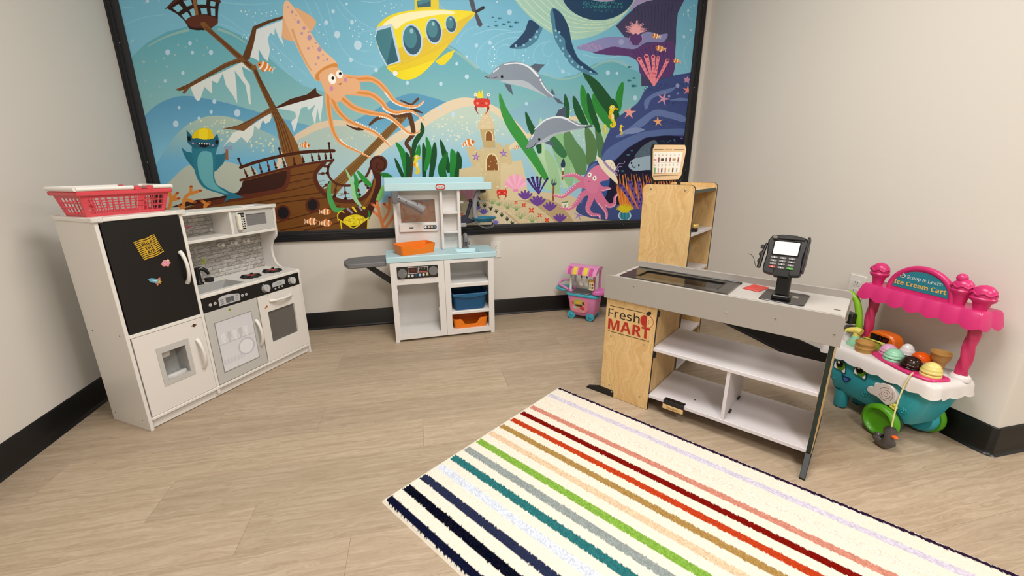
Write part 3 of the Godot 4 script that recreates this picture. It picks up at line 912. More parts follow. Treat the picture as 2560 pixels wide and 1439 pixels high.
	line("e6cf2c", 14, 14, [1295, 1205, 1380, 1260, 1460, 1300, 1540, 1250, 1625, 1185]); line("e6cf2c", 14, 14, [1310, 1220, 1340, 1400]); line("e6cf2c", 14, 14, [1620, 1200, 1610, 1400])
	# sand castle
	win("F")
	poly("cdbb90", [920, 850, 1030, 830, 1036, 872, 1085, 872, 1085, 832, 1150, 872, 1152, 820, 1210, 820, 1216, 862, 1262, 862, 1258, 800, 1310, 800, 1318, 842, 1365, 842, 1362, 808, 1398, 808, 1440, 1010, 1440, 1440, 960, 1440, 990, 1060, 955, 960])
	poly("bfa977", [1075, 640, 1235, 630, 1252, 850, 1120, 850])
	sp("d6c6a0", [1120, 460, 1150, 440, 1185, 462, 1238, 600, 1240, 632, 1150, 645, 1060, 642, 1062, 590])
	poly("d2c29a", [845, 1090, 985, 1066, 1032, 1060, 1035, 1026, 1078, 1026, 1100, 1200, 1100, 1440, 830, 1440])
	poly("d6c7a0", [1308, 1030, 1385, 1014, 1392, 1042, 1440, 1030, 1436, 1004, 1490, 996, 1545, 990, 1600, 1230, 1620, 1440, 1310, 1440])
	poly("c9b88c", [1160, 1220, 1205, 1215, 1215, 1240, 1235, 1205, 1260, 1210, 1275, 1240, 1300, 1205, 1310, 1440, 1160, 1440])
	for q: Array in [[1178, 715, 44, 55, "efe4c6", "8a5a2c"], [1212, 1010, 72, 95, "e6d8b4", "86562a"]]:
		poly(q[4], [q[0] - q[2], q[1] + q[3], q[0] - q[2] * 0.98, q[1] - q[3] * 0.3, q[0] - q[2] * 0.6, q[1] - q[3] * 0.9, q[0], q[1] - q[3] * 1.05, q[0] + q[2] * 0.6, q[1] - q[3] * 0.85, q[0] + q[2], q[1] - q[3] * 0.2, q[0] + q[2] * 1.1, q[1] + q[3]])
		poly(q[5], [q[0] - q[2] * 0.82, q[1] + q[3], q[0] - q[2] * 0.8, q[1] - q[3] * 0.3, q[0] - q[2] * 0.46, q[1] - q[3] * 0.78, q[0], q[1] - q[3] * 0.9, q[0] + q[2] * 0.46, q[1] - q[3] * 0.72, q[0] + q[2] * 0.8, q[1] - q[3] * 0.15, q[0] + q[2] * 0.95, q[1] + q[3]])
	scatter("e9deC2", 6.0, 1080, 500, 1230, 620, 24)
	scatter("e4d8b6", 6.0, 980, 880, 1430, 1200, 60)
	star("7d57b0", 1035, 952, 54, 0.1, 0.3); star("7d57b0", 1342, 915, 54, -0.1, 0.3); star("c2a0dc", 1035, 952, 34, 0.1, 0.2); star("c2a0dc", 1342, 915, 34, -0.1, 0.2)
	# scallop shells
	for q: Array in [[1480, 1310, 122, 0.0], [960, 1420, 110, 0.2]]:
		for k in 8:
			var a0: float = -PI * 0.93 + k * PI * 0.86 / 8 + q[3]; var a1: float = a0 + PI * 0.86 / 8
			poly("eda3c4" if k % 2 == 0 else "f2b4d0", [q[0], q[1] + 20, q[0] + cos(a0) * q[2], q[1] + sin(a0) * q[2] * 1.25, q[0] + cos((a0 + a1) / 2) * q[2] * 1.12, q[1] + sin((a0 + a1) / 2) * q[2] * 1.4, q[0] + cos(a1) * q[2], q[1] + sin(a1) * q[2] * 1.25])
		ov("e08fb6", q[0], q[1] + 20, 36, 18)
	# tube corals, purple, and small plants in the sand
	for q: Array in [[1618, 1205, 30], [1665, 1188, 34], [1720, 1182, 28], [1762, 1188, 22], [1834, 1198, 24]]:
		line("4b3684", 10, q[2], [1738, 1372, (1738 + q[0]) * 0.5 - 4, (1372 + q[1]) * 0.5, q[0], q[1]])
		for k in 4: ov("2a1c4c", lerpf(1738, q[0], 0.4 + k * 0.16), lerpf(1372, q[1], 0.4 + k * 0.16), 7, 8)
		ov("1f1540", q[0], q[1], q[2] * 0.5, q[2] * 0.36)
	win("H")
	for q: Array in [[915, 745, 1.0], [1070, 825, 1.1], [1225, 885, 0.95], [1350, 1025, 0.9], [395, 930, 0.62], [320, 872, 0.5], [540, 1060, 0.5]]:
		for k in 5:
			var a := -PI / 2 + (k - 2) * 0.42
			line("6b4596" if q[2] > 0.7 else "6d63b8", 34 * q[2], 8, [q[0], q[1], q[0] + cos(a) * 60 * q[2], q[1] + sin(a) * 60 * q[2], q[0] + cos(a) * 118 * q[2], q[1] + sin(a) * 118 * q[2]], true)
	for q: Array in [[505, 800, 0.9], [582, 820, 0.7], [697, 860, 1.2], [805, 880, 0.9], [860, 985, 1.3], [1005, 1030, 1.3]]:
		for k in 6:
			var a := -PI / 2 + (k - 2.5) * 0.34
			line("6f9a5c", 7, 3, [q[0] + (k - 2.5) * 4, q[1], q[0] + cos(a) * 40 * q[2], q[1] + sin(a) * 40 * q[2], q[0] + cos(a) * 78 * q[2] + (k - 2.5) * 6, q[1] + sin(a) * 70 * q[2]])
	for q: Array in [[408, 830], [485, 865], [553, 905], [622, 950], [690, 1000], [755, 1050]]:
		for k in 4:
			var a := -PI / 2 + (k - 1.5) * 0.5
			line("1c2f1c", 12, 4, [q[0], q[1] + 10, q[0] + cos(a) * 42, q[1] + sin(a) * 42])
	for q: Array in [[800, 783, 20], [897, 815, 26], [993, 880, 34], [1098, 942, 26], [1188, 1003, 28], [120, 935, 22]]:
		for k in 4:
			var a := PI / 4 + k * PI / 2
			line("cf4526", q[2] * 0.7, q[2] * 0.5, [q[0], q[1], q[0] + cos(a) * q[2], q[1] + sin(a) * q[2]])
		ov("e89a6a", q[0], q[1], q[2] * 0.3, q[2] * 0.3)
	star("8f7cc4", 1585, 945, 78, 0.25, 0.18)
	poly("e9e6dc", [1375, 785, 1445, 775, 1450, 845, 1392, 850]); line("4c7a3c", 12, 12, [1375, 785, 1445, 775])
	for k in 3: line("5f9a50", 8, 3, [1415, 838, 1395 + k * 20, 800])
	# purple coral tower and the blue rock
	win("C")
	poly("474466", [1640, 170, 1760, 60, 1900, 0, 2100, -120, 2330, -120, 2260, 0, 2190, 140, 2172, 300, 2170, 450, 2150, 700, 2140, 800, 2200, 900, 1800, 920, 1800, 780, 1760, 650, 1650, 590, 1640, 420, 1530, 280])
	sp("a79bc8", [1680, 110, 1700, 40, 1760, -60, 1900, -120, 2120, -120, 1960, -10, 1850, 20, 1760, 60])
	for k in 12: line("3a3757", 7, 4, [1720 + k * 38, 90 - k * 6, 1740 + k * 34, 200, 1720 + k * 36, 330])
	sp("5e3f76", [1280, 560, 1440, 505, 1600, 505, 1700, 530, 1860, 470, 2060, 450, 2150, 470, 2145, 780, 1980, 830, 1800, 800, 1760, 660, 1650, 600, 1450, 590])
	for k in 9: line("4c3064", 7, 4, [1700 + k * 46, 530 - k * 8, 1760 + k * 40, 620, 1830 + k * 34, 780])
	sp("898dc0", [1108, 516, 1250, 455, 1400, 405, 1520, 395, 1640, 402, 1740, 425, 1800, 370, 1860, 344, 1930, 352, 1990, 372, 2082, 364, 2040, 448, 1930, 452, 1840, 462, 1740, 522, 1640, 520, 1500, 500, 1360, 540, 1290, 556])
	scatter("b78fb8", 9.0, 1150, 470, 1380, 540, 40)
	spots("9fa6d2", [1587, 450, 30])
	ov("5e3f76", 1742, 425, 74, 62); line("b59acb", 8, 8, [1680, 390, 1675, 430, 1700, 470]); line("b59acb", 8, 8, [1808, 385, 1812, 430, 1780, 472])
	for k in 26:
		var a := -PI * 0.97 + k * PI * 0.94 / 25
		var rr := 110.0 + 20.0 * sin(k * 5.0)
		line("f0a2ae" if k % 2 == 0 else "f4b8bc", 10, 5, [1742 + cos(a) * 24, 370 + sin(a) * 14, 1742 + cos(a) * rr * 0.6, 355 + sin(a) * rr * 0.75, 1742 + cos(a) * rr, 350 + sin(a) * rr])
	win("P")
	sp("404f86", [1760, 180, 1715, 184, 1680, 190, 1640, 205, 1612, 225, 1592, 258, 1548, 290, 1530, 312, 1512, 350, 1503, 378, 1502, 398, 1475, 408, 1462, 440, 1448, 500, 1442, 530, 1500, 548, 1600, 552, 1780, 560, 1790, 300])
	win("J")
	scatter("2f3c70", 5.0, 1720, 120, 2150, 200, 150)
	scatter("2f3c70", 5.0, 1950, 280, 2180, 340, 90)
	scatter("2f3c70", 5.0, 1700, 500, 2150, 560, 120)
	sp("667bb0", [1430, 680, 1560, 600, 1700, 490, 1850, 400, 2000, 420, 2160, 470, 2150, 530, 2000, 490, 1850, 470, 1740, 560, 1600, 640, 1480, 690])
	sp("667bb0", [1740, 390, 1740, 300, 1850, 220, 2000, 175, 2070, 160, 2000, 220, 1880, 250, 1800, 300, 1770, 380])
	sp("5a70a6", [1280, 920, 1340, 820, 1500, 720, 1700, 640, 1900, 610, 2160, 600, 2150, 660, 1950, 670, 1750, 700, 1560, 800, 1430, 920, 1300, 930])
	sp("667bb0", [2000, 300, 2100, 275, 2200, 285, 2200, 310, 2080, 305]); sp("7f92bf", [1480, 640, 1620, 590, 1740, 610, 1640, 650, 1550, 655])
	sp("5a70a6", [1110, 1080, 1160, 1000, 1230, 960, 1180, 1100, 1130, 1250, 1060, 1400, 1080, 1200])
	poly("1a1b36", [1400, 960, 1560, 805, 1750, 695, 1950, 672, 2240, 685, 2240, 1500, 1620, 1400, 1380, 1400, 1300, 1350, 1360, 1130])
	sp("35589a", [1270, 1150, 1340, 1120, 1370, 1150, 1320, 1330, 1270, 1350, 1240, 1280])
	scatter("3f6f8c", 9.0, 1880, 715, 2060, 745, 8); ov("3f6f8c", 1565, 875, 20, 10); ov("3f6f8c", 1602, 833, 14, 6); ov("2f7f86", 1505, 1047, 18, 9); ov("7a5fae", 2128, 702, 16, 8)
	star("eda29c", 1575, 430, 74, 0.1, 0.34); star("f0ad78", 1878, 525, 56, -0.1, 0.34); star("cf98b6", 1935, 285, 84, 0.35, 0.24); star("ea8d86", 2190, 195, 56, 0.1, 0.34); star("c38fb0", 2185, 85, 44, 0.2, 0.5)
	spots("8f9fd0", [2085, 145, 22, 1995, 258, 14, 2088, 228, 9])
	# pink tube corals
	win("C")
	for q: Array in [[1780, 632, 46], [1855, 605, 50], [1928, 606, 42], [1980, 618, 34], [2080, 646, 40]]:
		line("ec8e9c", 16, q[2], [1936, 915, (1936 + q[0]) * 0.5, (915 + q[1]) * 0.5 + 6, q[0], q[1]])
		for k in 5: ov("cf5c70", lerpf(1936, q[0], 0.3 + k * 0.13) + (6 if k % 2 == 0 else -6), lerpf(915, q[1], 0.3 + k * 0.13), 8, 9)
		ov("f2a4ae", q[0], q[1] - 2, q[2] * 0.5, q[2] * 0.42); ov("9c2f48", q[0], q[1], q[2] * 0.34, q[2] * 0.3)
	# orange grass, spotted purple sponges, yellow anemone
	win("J")
	for k in 60:
		var x := 1440 + k * 11.0
		line(["dc7f36", "e8994c", "c86a30"][k % 3], 14, 5, [1600 + (x - 1600) * 0.7, 1439, x + 6, 1250, x - 8 + 14 * sin(k * 2.3), 1110 + 34 * sin(k * 1.7)])
	for q: Array in [[1488, 1200, 44, 1640, 1439], [1582, 1165, 46, 1690, 1439], [1680, 1168, 40, 1710, 1439], [1775, 1180, 36, 1740, 1439]]:
		line("6e549e", q[2], 30, [q[0], q[1], (q[0] + q[3]) * 0.5, 1310, q[3], q[4]])
		for k in 5: ov("33235c", lerpf(q[0], q[3], 0.15 + k * 0.17) + (8 if k % 2 == 0 else -8), lerpf(q[1], q[4], 0.15 + k * 0.17), 9, 13)
		ov("3b2a66", q[0], q[1], q[2] * 0.4, q[2] * 0.3)
	win("H")
	ov("b8d8dc", 2163, 945, 82, 66); ov("3f8aa0", 2163, 945, 68, 56)
	for k in 3: line("2a6c84", 8, 8, [2120 + k * 42, 910, 2125 + k * 38, 990])
	for k in 22:
		var a := -PI * 0.95 + k * PI * 0.9 / 21
		line(["e0cf28", "cdb91e"][k % 2], 14, 5, [2163 + cos(a) * 30, 905, 2163 + cos(a) * 70, 880 + sin(a) * 40, 2163 + cos(a) * 108, 880 + sin(a) * 84])

func paint_animals() -> void:
	# whale
	win("C")
	sp("a5d0c2", [380, -200, 440, -20, 560, 130, 700, 258, 870, 370, 1050, 428, 1250, 400, 1450, 312, 1600, 185, 1680, 90, 1760, -80, 1700, -260, 1000, -320])
	for s: Array in [[480, 0, 620, 160, 800, 290, 1000, 390, 1200, 395], [560, 0, 700, 150, 900, 290, 1100, 345, 1400, 322], [640, 0, 780, 140, 960, 260, 1150, 300, 1450, 290, 1600, 190], [720, 0, 850, 120, 1000, 220, 1200, 262, 1450, 250, 1640, 140], [800, 0, 900, 100, 1020, 180, 1250, 240, 1480, 220, 1650, 120], [880, 0, 960, 80, 1080, 160, 1280, 226]]:
		line("dbe8ca", 6, 5, s)
	scatter("8fc0b4", 4.0, 520, 60, 900, 330, 120)
	sp("264566", [940, -260, 960, -40, 1000, 60, 1100, 150, 1250, 210, 1420, 212, 1560, 165, 1680, 70, 1730, -60, 1700, -300, 1200, -400])
	scatter("3d8a8e", 7.0, 1180, 20, 1600, 90, 130)
	scatter("3d8a8e", 5.0, 1300, 80, 1500, 130, 40)
	sp("7fb4c4", [1150, -40, 1300, 10, 1420, 22, 1560, -10, 1650, -80, 1300, -120])
	line("b79cc0", 18, 10, [1330, 0, 1450, 14, 1540, -14])
	sp("4c83a0", [612, 215, 590, 270, 560, 335, 480, 430, 400, 512, 560, 518, 680, 445, 720, 370, 748, 300, 690, 270])
	sp("264566", [612, 215, 560, 335, 480, 430, 400, 508, 520, 492, 620, 420, 680, 340, 715, 285])
	dots("8fc2d8", 13, [465, 490, 550, 485, 617, 425, 676, 398, 688, 343])
	sp("4c83a0", [855, 90, 830, 150, 850, 280, 880, 420, 960, 560, 1040, 680, 1130, 750, 1230, 795, 1342, 792, 1230, 700, 1130, 620, 1060, 460, 1030, 300, 960, 160, 900, 100])
	sp("264566", [862, 95, 960, 165, 1028, 300, 1060, 460, 1130, 625, 1230, 705, 1335, 788, 1220, 745, 1100, 660, 1000, 520, 985, 420, 900, 330, 880, 200])
	dots("8fc2d8", 12, [1037, 600, 1067, 660, 1125, 713, 968, 520, 938, 435, 928, 348, 895, 395, 968, 575, 1005, 640, 1170, 720, 1260, 770, 890, 330])
	# submarine
	win("B")
	poly("e6cf22", [1720, -120, 1735, 115, 1995, 105, 1985, -120]); poly("2c5c6e", [1755, 10, 1905, -8, 1905, 76, 1762, 86]); poly("3f7f8c", [1755, 10, 1905, -8, 1905, 15, 1770, 60])
	line("474a58", 52, 46, [2330, -60, 2375, 120]); line("474a58", 30, 52, [2388, 140, 2440, 268]); line("20222a", 28, 36, [2400, 132, 2474, 88])
	sp("eedc1c", [1312, 320, 1370, 235, 1480, 165, 1650, 122, 1900, 104, 2150, 114, 2384, 140, 2290, 260, 2180, 400, 2060, 540, 1960, 650, 1860, 760, 1750, 845, 1640, 872, 1540, 845, 1450, 745, 1370, 620, 1318, 480])
	poly("dfc02a", [1540, 540, 1700, 470, 1900, 390, 2100, 290, 2384, 140, 2290, 260, 2180, 400, 2060, 540, 1960, 650, 1900, 690, 1750, 720, 1600, 740, 1430, 730])
	sp("eedc1c", [1432, 735, 1560, 715, 1750, 660, 1960, 600, 1955, 655, 1860, 760, 1750, 845, 1640, 870, 1540, 842, 1480, 790])
	poly("e3ca20", [1450, 745, 1650, 690, 1960, 560, 2100, 470, 2060, 540, 1960, 650, 1700, 740, 1520, 790])
	sp("fbf2c2", [1380, 285, 1450, 215, 1560, 165, 1750, 128, 2000, 118, 2150, 128, 2150, 158, 1980, 166, 1800, 200, 1640, 245, 1530, 320, 1490, 285])
	for k in 36: ov("f2e46a", lerpf(1460, 2120, k / 35.0), lerpf(735, 400, pow(k / 35.0, 1.25)), 4, 4)
	poly("bcd6f0", [1308, 335, 1330, 295, 1484, 262, 1582, 678, 1420, 722, 1345, 580, 1312, 440])
	poly("2a6072", [1322, 340, 1466, 300, 1552, 668, 1430, 710, 1352, 560, 1305, 420]); poly("3f7c8a", [1322, 340, 1466, 300, 1490, 400, 1425, 700, 1352, 560, 1305, 420])
	for q: Array in [[1702, 440, 116, 180], [1937, 342, 94, 144], [2125, 268, 64, 98]]:
		ov("bcd6f0", q[0], q[1], q[2], q[3], -0.12); ov("27536a", q[0], q[1], q[2] * 0.84, q[3] * 0.88, -0.12)
		ov("40808e", q[0] - q[2] * 0.18, q[1] - q[3] * 0.16, q[2] * 0.62, q[3] * 0.66, -0.12); ov("8fc0cc", q[0] - q[2] * 0.06, q[1] - q[3] * 0.55, q[2] * 0.17, q[3] * 0.16)
	poly("e9d61c", [1950, 672, 2050, 600, 2100, 570, 2167, 548, 2130, 630, 2060, 705, 2010, 712, 1985, 700])
	dots("eef2f6", 25, [1518, 802])
	# squid
	sp("e4b184", [310, 130, 290, 330, 288, 400, 330, 436, 430, 446, 420, 330]); sp("e4b184", [430, 90, 520, 130, 600, 178, 656, 236, 640, 290, 598, 345, 520, 260])
	sp("efc29a", [300, 95, 315, 25, 350, 12, 420, 90, 560, 300, 720, 530, 862, 660, 882, 715, 800, 790, 690, 888, 620, 835, 540, 700, 440, 500, 360, 330, 312, 210])
	line("dca878", 30, 12, [400, 330, 470, 520, 560, 700, 610, 770])
	spots("b995b4", [352, 80, 9, 398, 135, 15, 442, 173, 9, 465, 243, 18, 527, 310, 19, 502, 368, 15, 585, 415, 26, 572, 530, 14, 695, 540, 25, 655, 470, 10, 682, 632, 18, 777, 650, 13, 653, 702, 11, 733, 600, 9, 740, 665, 7, 575, 355, 10, 425, 215, 7, 622, 512, 7])
	sp("d98f46", [645, 850, 668, 795, 760, 725, 872, 690, 888, 740, 800, 745, 720, 800, 690, 886])
	var arms := [[980, 850, 1100, 865, 1230, 858, 1330, 900, 1420, 990, 1500, 1090, 1590, 1140, 1700, 1165, 1775, 1148, 1832, 1100], [960, 990, 1120, 1010, 1260, 1035, 1370, 1115, 1430, 1190, 1530, 1228, 1640, 1212, 1720, 1224, 1832, 1310], [840, 980, 960, 1090, 1080, 1180, 1250, 1232, 1420, 1262, 1530, 1332, 1640, 1435, 1720, 1460, 1790, 1430], [830, 1060, 890, 1200, 1000, 1310, 1130, 1372, 1290, 1440, 1410, 1540, 1470, 1600], [780, 980, 795, 1180, 830, 1380, 880, 1500, 960, 1580, 1110, 1650, 1250, 1720]]
	for k in arms.size():
		line("e7ab7a", 84 if k < 3 else 66, 14, arms[k])
		line("dd9044", 30, 5, arms[k])
		var p := curve(pts2(arms[k]), 12, false)
		var from := int(p.size() * (0.45 if k < 4 else 0.55))
		for i in range(from, p.size() - 2, 2):
			var u := float(i) / p.size()
			var d: Vector2 = (p[i + 1] - p[i]).normalized()
			var side: Vector2 = p[i] + Vector2(-d.y, d.x) * lerpf(40, 6, u) * (1.0 if k != 4 and k != 3 else -1.0)
			ov("f6efe6", side.x, side.y, lerpf(14, 6, u), lerpf(11, 5, u), d.angle())
	sp("e8b488", [690, 815, 780, 750, 880, 735, 940, 800, 1010, 850, 1110, 870, 1140, 960, 1080, 1020, 980, 1035, 910, 1110, 860, 1100, 800, 1050, 750, 985, 715, 910])
	for q: Array in [[832, 862, 42, 60], [912, 812, 36, 46]]:
		ov("fdfbf6", q[0], q[1], q[2], q[3], -0.25); ov("17110e", q[0] + 8, q[1] - 8, 15, 17)
	ov("cf8db4", 825, 966, 20, 28); ov("cf8db4", 977, 870, 20, 24); line("5a2a1c", 5, 5, [905, 915, 918, 925, 928, 908])
	# hammerhead shark with a hard hat
	win("D")
	sp("27728a", [548, 393, 600, 430, 665, 455, 695, 620, 650, 580, 590, 500]); sp("27728a", [910, 480, 980, 460, 1035, 445, 1010, 540, 960, 600, 905, 640])
	sp("2d7a90", [665, 350, 800, 330, 925, 360, 915, 480, 918, 580, 900, 690, 935, 790, 1030, 845, 1110, 905, 1050, 915, 960, 885, 830, 845, 755, 790, 700, 680, 672, 540])
	sp("68b1bc", [722, 500, 760, 435, 810, 425, 870, 445, 886, 520, 888, 640, 895, 740, 950, 820, 1060, 895, 930, 860, 830, 820, 760, 740, 725, 620])
	poly("2a748c", [1060, 870, 1110, 880, 1225, 930, 1100, 945, 1060, 950, 1005, 985, 1040, 915])
	poly("235f76", [600, 195, 640, 240, 670, 275, 890, 290, 935, 235, 958, 330, 940, 385, 860, 400, 690, 400, 640, 360, 610, 330])
	poly("15181c", [716, 335, 862, 345, 835, 375, 795, 388, 750, 378])
	for k in 5: poly("f2f4f4", [730 + k * 27, 335 + k * 2, 752 + k * 27, 337 + k * 2, 742 + k * 27, 358 + k])
	ov("14141a", 628, 290, 18, 29, -0.1); ov("14141a", 930, 328, 17, 27, 0.1); ov("b88fbc", 670, 340, 13, 10); ov("b88fbc", 885, 362, 13, 10)
	sp("e4c81a", [660, 282, 690, 215, 750, 180, 800, 174, 860, 188, 888, 240, 892, 285, 830, 300, 780, 298, 720, 285])
	sp("f2dc28", [735, 280, 740, 200, 790, 178, 830, 200, 825, 290, 780, 300])
	line("96603c", 26, 30, [1038, 405, 1040, 510]); poly("88a2be", [1000, 392, 1020, 368, 1085, 372, 1090, 362, 1102, 368, 1102, 418, 1085, 412, 1050, 405, 1010, 408])
	# dolphins
	win("C")
	poly("566474", [610, 715, 665, 682, 780, 690, 730, 735, 705, 775]); poly("566474", [338, 890, 412, 908, 437, 1018, 380, 965]); poly("566474", [860, 1035, 920, 1055, 978, 1112, 915, 1102]); poly("566474", [835, 1000, 850, 938, 885, 1015])
	sp("8996a6", [130, 816, 195, 792, 235, 745, 330, 680, 470, 660, 610, 705, 715, 795, 765, 900, 850, 1005, 885, 1042, 800, 1035, 680, 975, 560, 932, 400, 892, 290, 852, 210, 850, 150, 836])
	sp("b4bfca", [300, 865, 430, 855, 570, 868, 680, 945, 800, 1034, 680, 978, 560, 935, 400, 895])
	line("e4eef6", 10, 24, [345, 690, 480, 676, 600, 715, 700, 812]); line("e4eef6", 14, 10, [735, 880, 790, 960, 860, 1025]); line("e4eef6", 12, 12, [228, 770, 282, 728]); ov("eef4f8", 728, 855, 11, 12)
	ov("0f1216", 318, 820, 13, 17); line("20242a", 6, 5, [140, 820, 200, 835, 265, 824])
	win("J")
	poly("4a586a", [795, 465, 830, 400, 912, 358, 905, 480]); poly("566474", [670, 748, 745, 722, 792, 792]); poly("566474", [1120, 560, 1212, 566, 1150, 592])
	sp("8996a6", [482, 812, 520, 720, 560, 650, 600, 590, 700, 492, 830, 465, 950, 500, 1060, 552, 1140, 560, 1095, 592, 950, 626, 800, 660, 690, 735, 600, 770, 545, 802])
	sp("aeb9c5", [590, 768, 700, 690, 800, 645, 950, 615, 1080, 590, 950, 628, 810, 662, 690, 738])
	line("e4eef6", 12, 24, [575, 606, 690, 508, 820, 476, 925, 500]); line("e4eef6", 14, 8, [950, 520, 1040, 565, 1120, 566]); line("e4eef6", 12, 12, [540, 705, 562, 664]); ov("eef4f8", 936, 510, 10, 11)
	ov("0f1216", 624, 712, 12, 15); line("20242a", 6, 5, [490, 812, 560, 790, 590, 745])
	# the shy grey one in the cave
	sp("55687a", [1640, 915, 1690, 810, 1780, 742, 1860, 730, 1900, 900]); scatter("6f8292", 4.0, 1690, 800, 1800, 890, 60)
	sp("9db6c8", [1566, 985, 1610, 925, 1700, 900, 1860, 890, 1900, 1030, 1760, 1035, 1640, 1046, 1585, 1022])
	ov("14181e", 1598, 962, 9, 12); ov("14181e", 1676, 986, 9, 12); line("1f262e", 6, 6, [1605, 990, 1622, 1012, 1640, 1000])
	# crabs, sea horses and fish
	win("F")
	poly("ecd92e", [1018, 212, 1048, 255, 1068, 198, 1084, 246, 1106, 194, 1116, 292, 1048, 292])
	crab(1100, 345, 96); crab(1324, 1350, 62)
	win("P")
	seahorse(1530, 290, 20); seahorse(1512, 322, 8); seahorse(1552, 324, 9); seahorse(1042, 410, 17)
	fish(665, 168, -22, 0.42); fish(762, 363, 14, 0.05); fish(778, 553, 17, 0.0); fish(813, 529, 15, 0.0); fish(814, 557, 17, 0.0); fish(1170, 358, 17, -0.3); fish(1290, 369, 8, -0.4); fish(1640, 91, -12, 0.25); fish(1651, 122, -14, 0.2); fish(1691, 153, -11, 0.3)
	# pink octopus gardening in a straw hat
	win("H")
	line("8a5a34", 20, 20, [1392, 380, 1380, 490]); sp("2c3c58", [1395, 232, 1418, 300, 1405, 345, 1372, 345, 1362, 300]); poly("e6e9ea", [1376, 345, 1402, 345, 1394, 385, 1382, 385])
	line("8a5a34", 22, 26, [1272, 560, 1266, 750]); poly("38485c", [1240, 545, 1312, 535, 1300, 562, 1262, 572]); for k in 4: line("38485c", 7, 5, [1246 + k * 20, 548 - k * 3, 1240 + k * 20, 494 - k * 3])
	for s: Array in [[1760, 560, 1640, 500, 1540, 440, 1440, 440, 1385, 455], [1740, 600, 1600, 560, 1480, 640, 1380, 710, 1270, 690], [1760, 640, 1640, 680, 1560, 790, 1470, 860, 1355, 845], [1770, 640, 1730, 760, 1700, 860, 1750, 930, 1840, 940, 1855, 985], [1800, 640, 1830, 750, 1900, 850, 1935, 920, 1935, 985], [1810, 620, 1880, 740, 1960, 820, 2030, 800, 2040, 720, 2075, 672], [1800, 560, 1880, 610, 1940, 605, 1985, 605]]:
		line("d3769c", 86, 20, s)
		var p := curve(pts2(s), 8, false)
		for i in range(int(p.size() * 0.35), p.size() - 1, 2):
			var d: Vector2 = (p[i + 1] - p[i]).normalized()
			ov("f0d0dc", p[i].x - d.y * lerpf(24, 6, float(i) / p.size()), p[i].y + d.x * lerpf(24, 6, float(i) / p.size()), 8, 6)
	sp("d880a4", [1690, 430, 1740, 370, 1800, 325, 1860, 312, 1930, 360, 1990, 440, 1950, 500, 1860, 525, 1830, 620, 1780, 670, 1700, 640, 1660, 560, 1650, 490])
	for q: Array in [[1722, 435], [1785, 478]]:
		ov("fbf8f4", q[0], q[1], 25, 32, 0.2); ov("1c1418", q[0] - 2, q[1], 9, 10)
	line("8c3a60", 5, 5, [1704, 512, 1715, 522, 1728, 514])
	sp("efe7cc", [1805, 205, 1840, 215, 1900, 270, 1990, 350, 2050, 440, 2075, 520, 2065, 545, 1990, 480, 1900, 390, 1840, 300])
	sp("f2ecd6", [1905, 275, 1960, 245, 2010, 260, 2045, 320, 2050, 370, 2010, 400, 1960, 360]); line("a78fc2", 28, 28, [1905, 275, 1960, 340, 2030, 400])
	dots("b3a68c", 6, [1965, 290, 2000, 300, 2025, 335, 1985, 330, 2020, 365])
	for s: Array in [[2060, 350, 2090, 300, 2150, 290, 2165, 262], [2060, 370, 2100, 330, 2130, 335], [2040, 390, 2085, 375, 2075, 410, 2040, 400], [2040, 400, 2075, 440, 2050, 440, 2040, 405]]: line("b7a0d0", 8, 6, s)

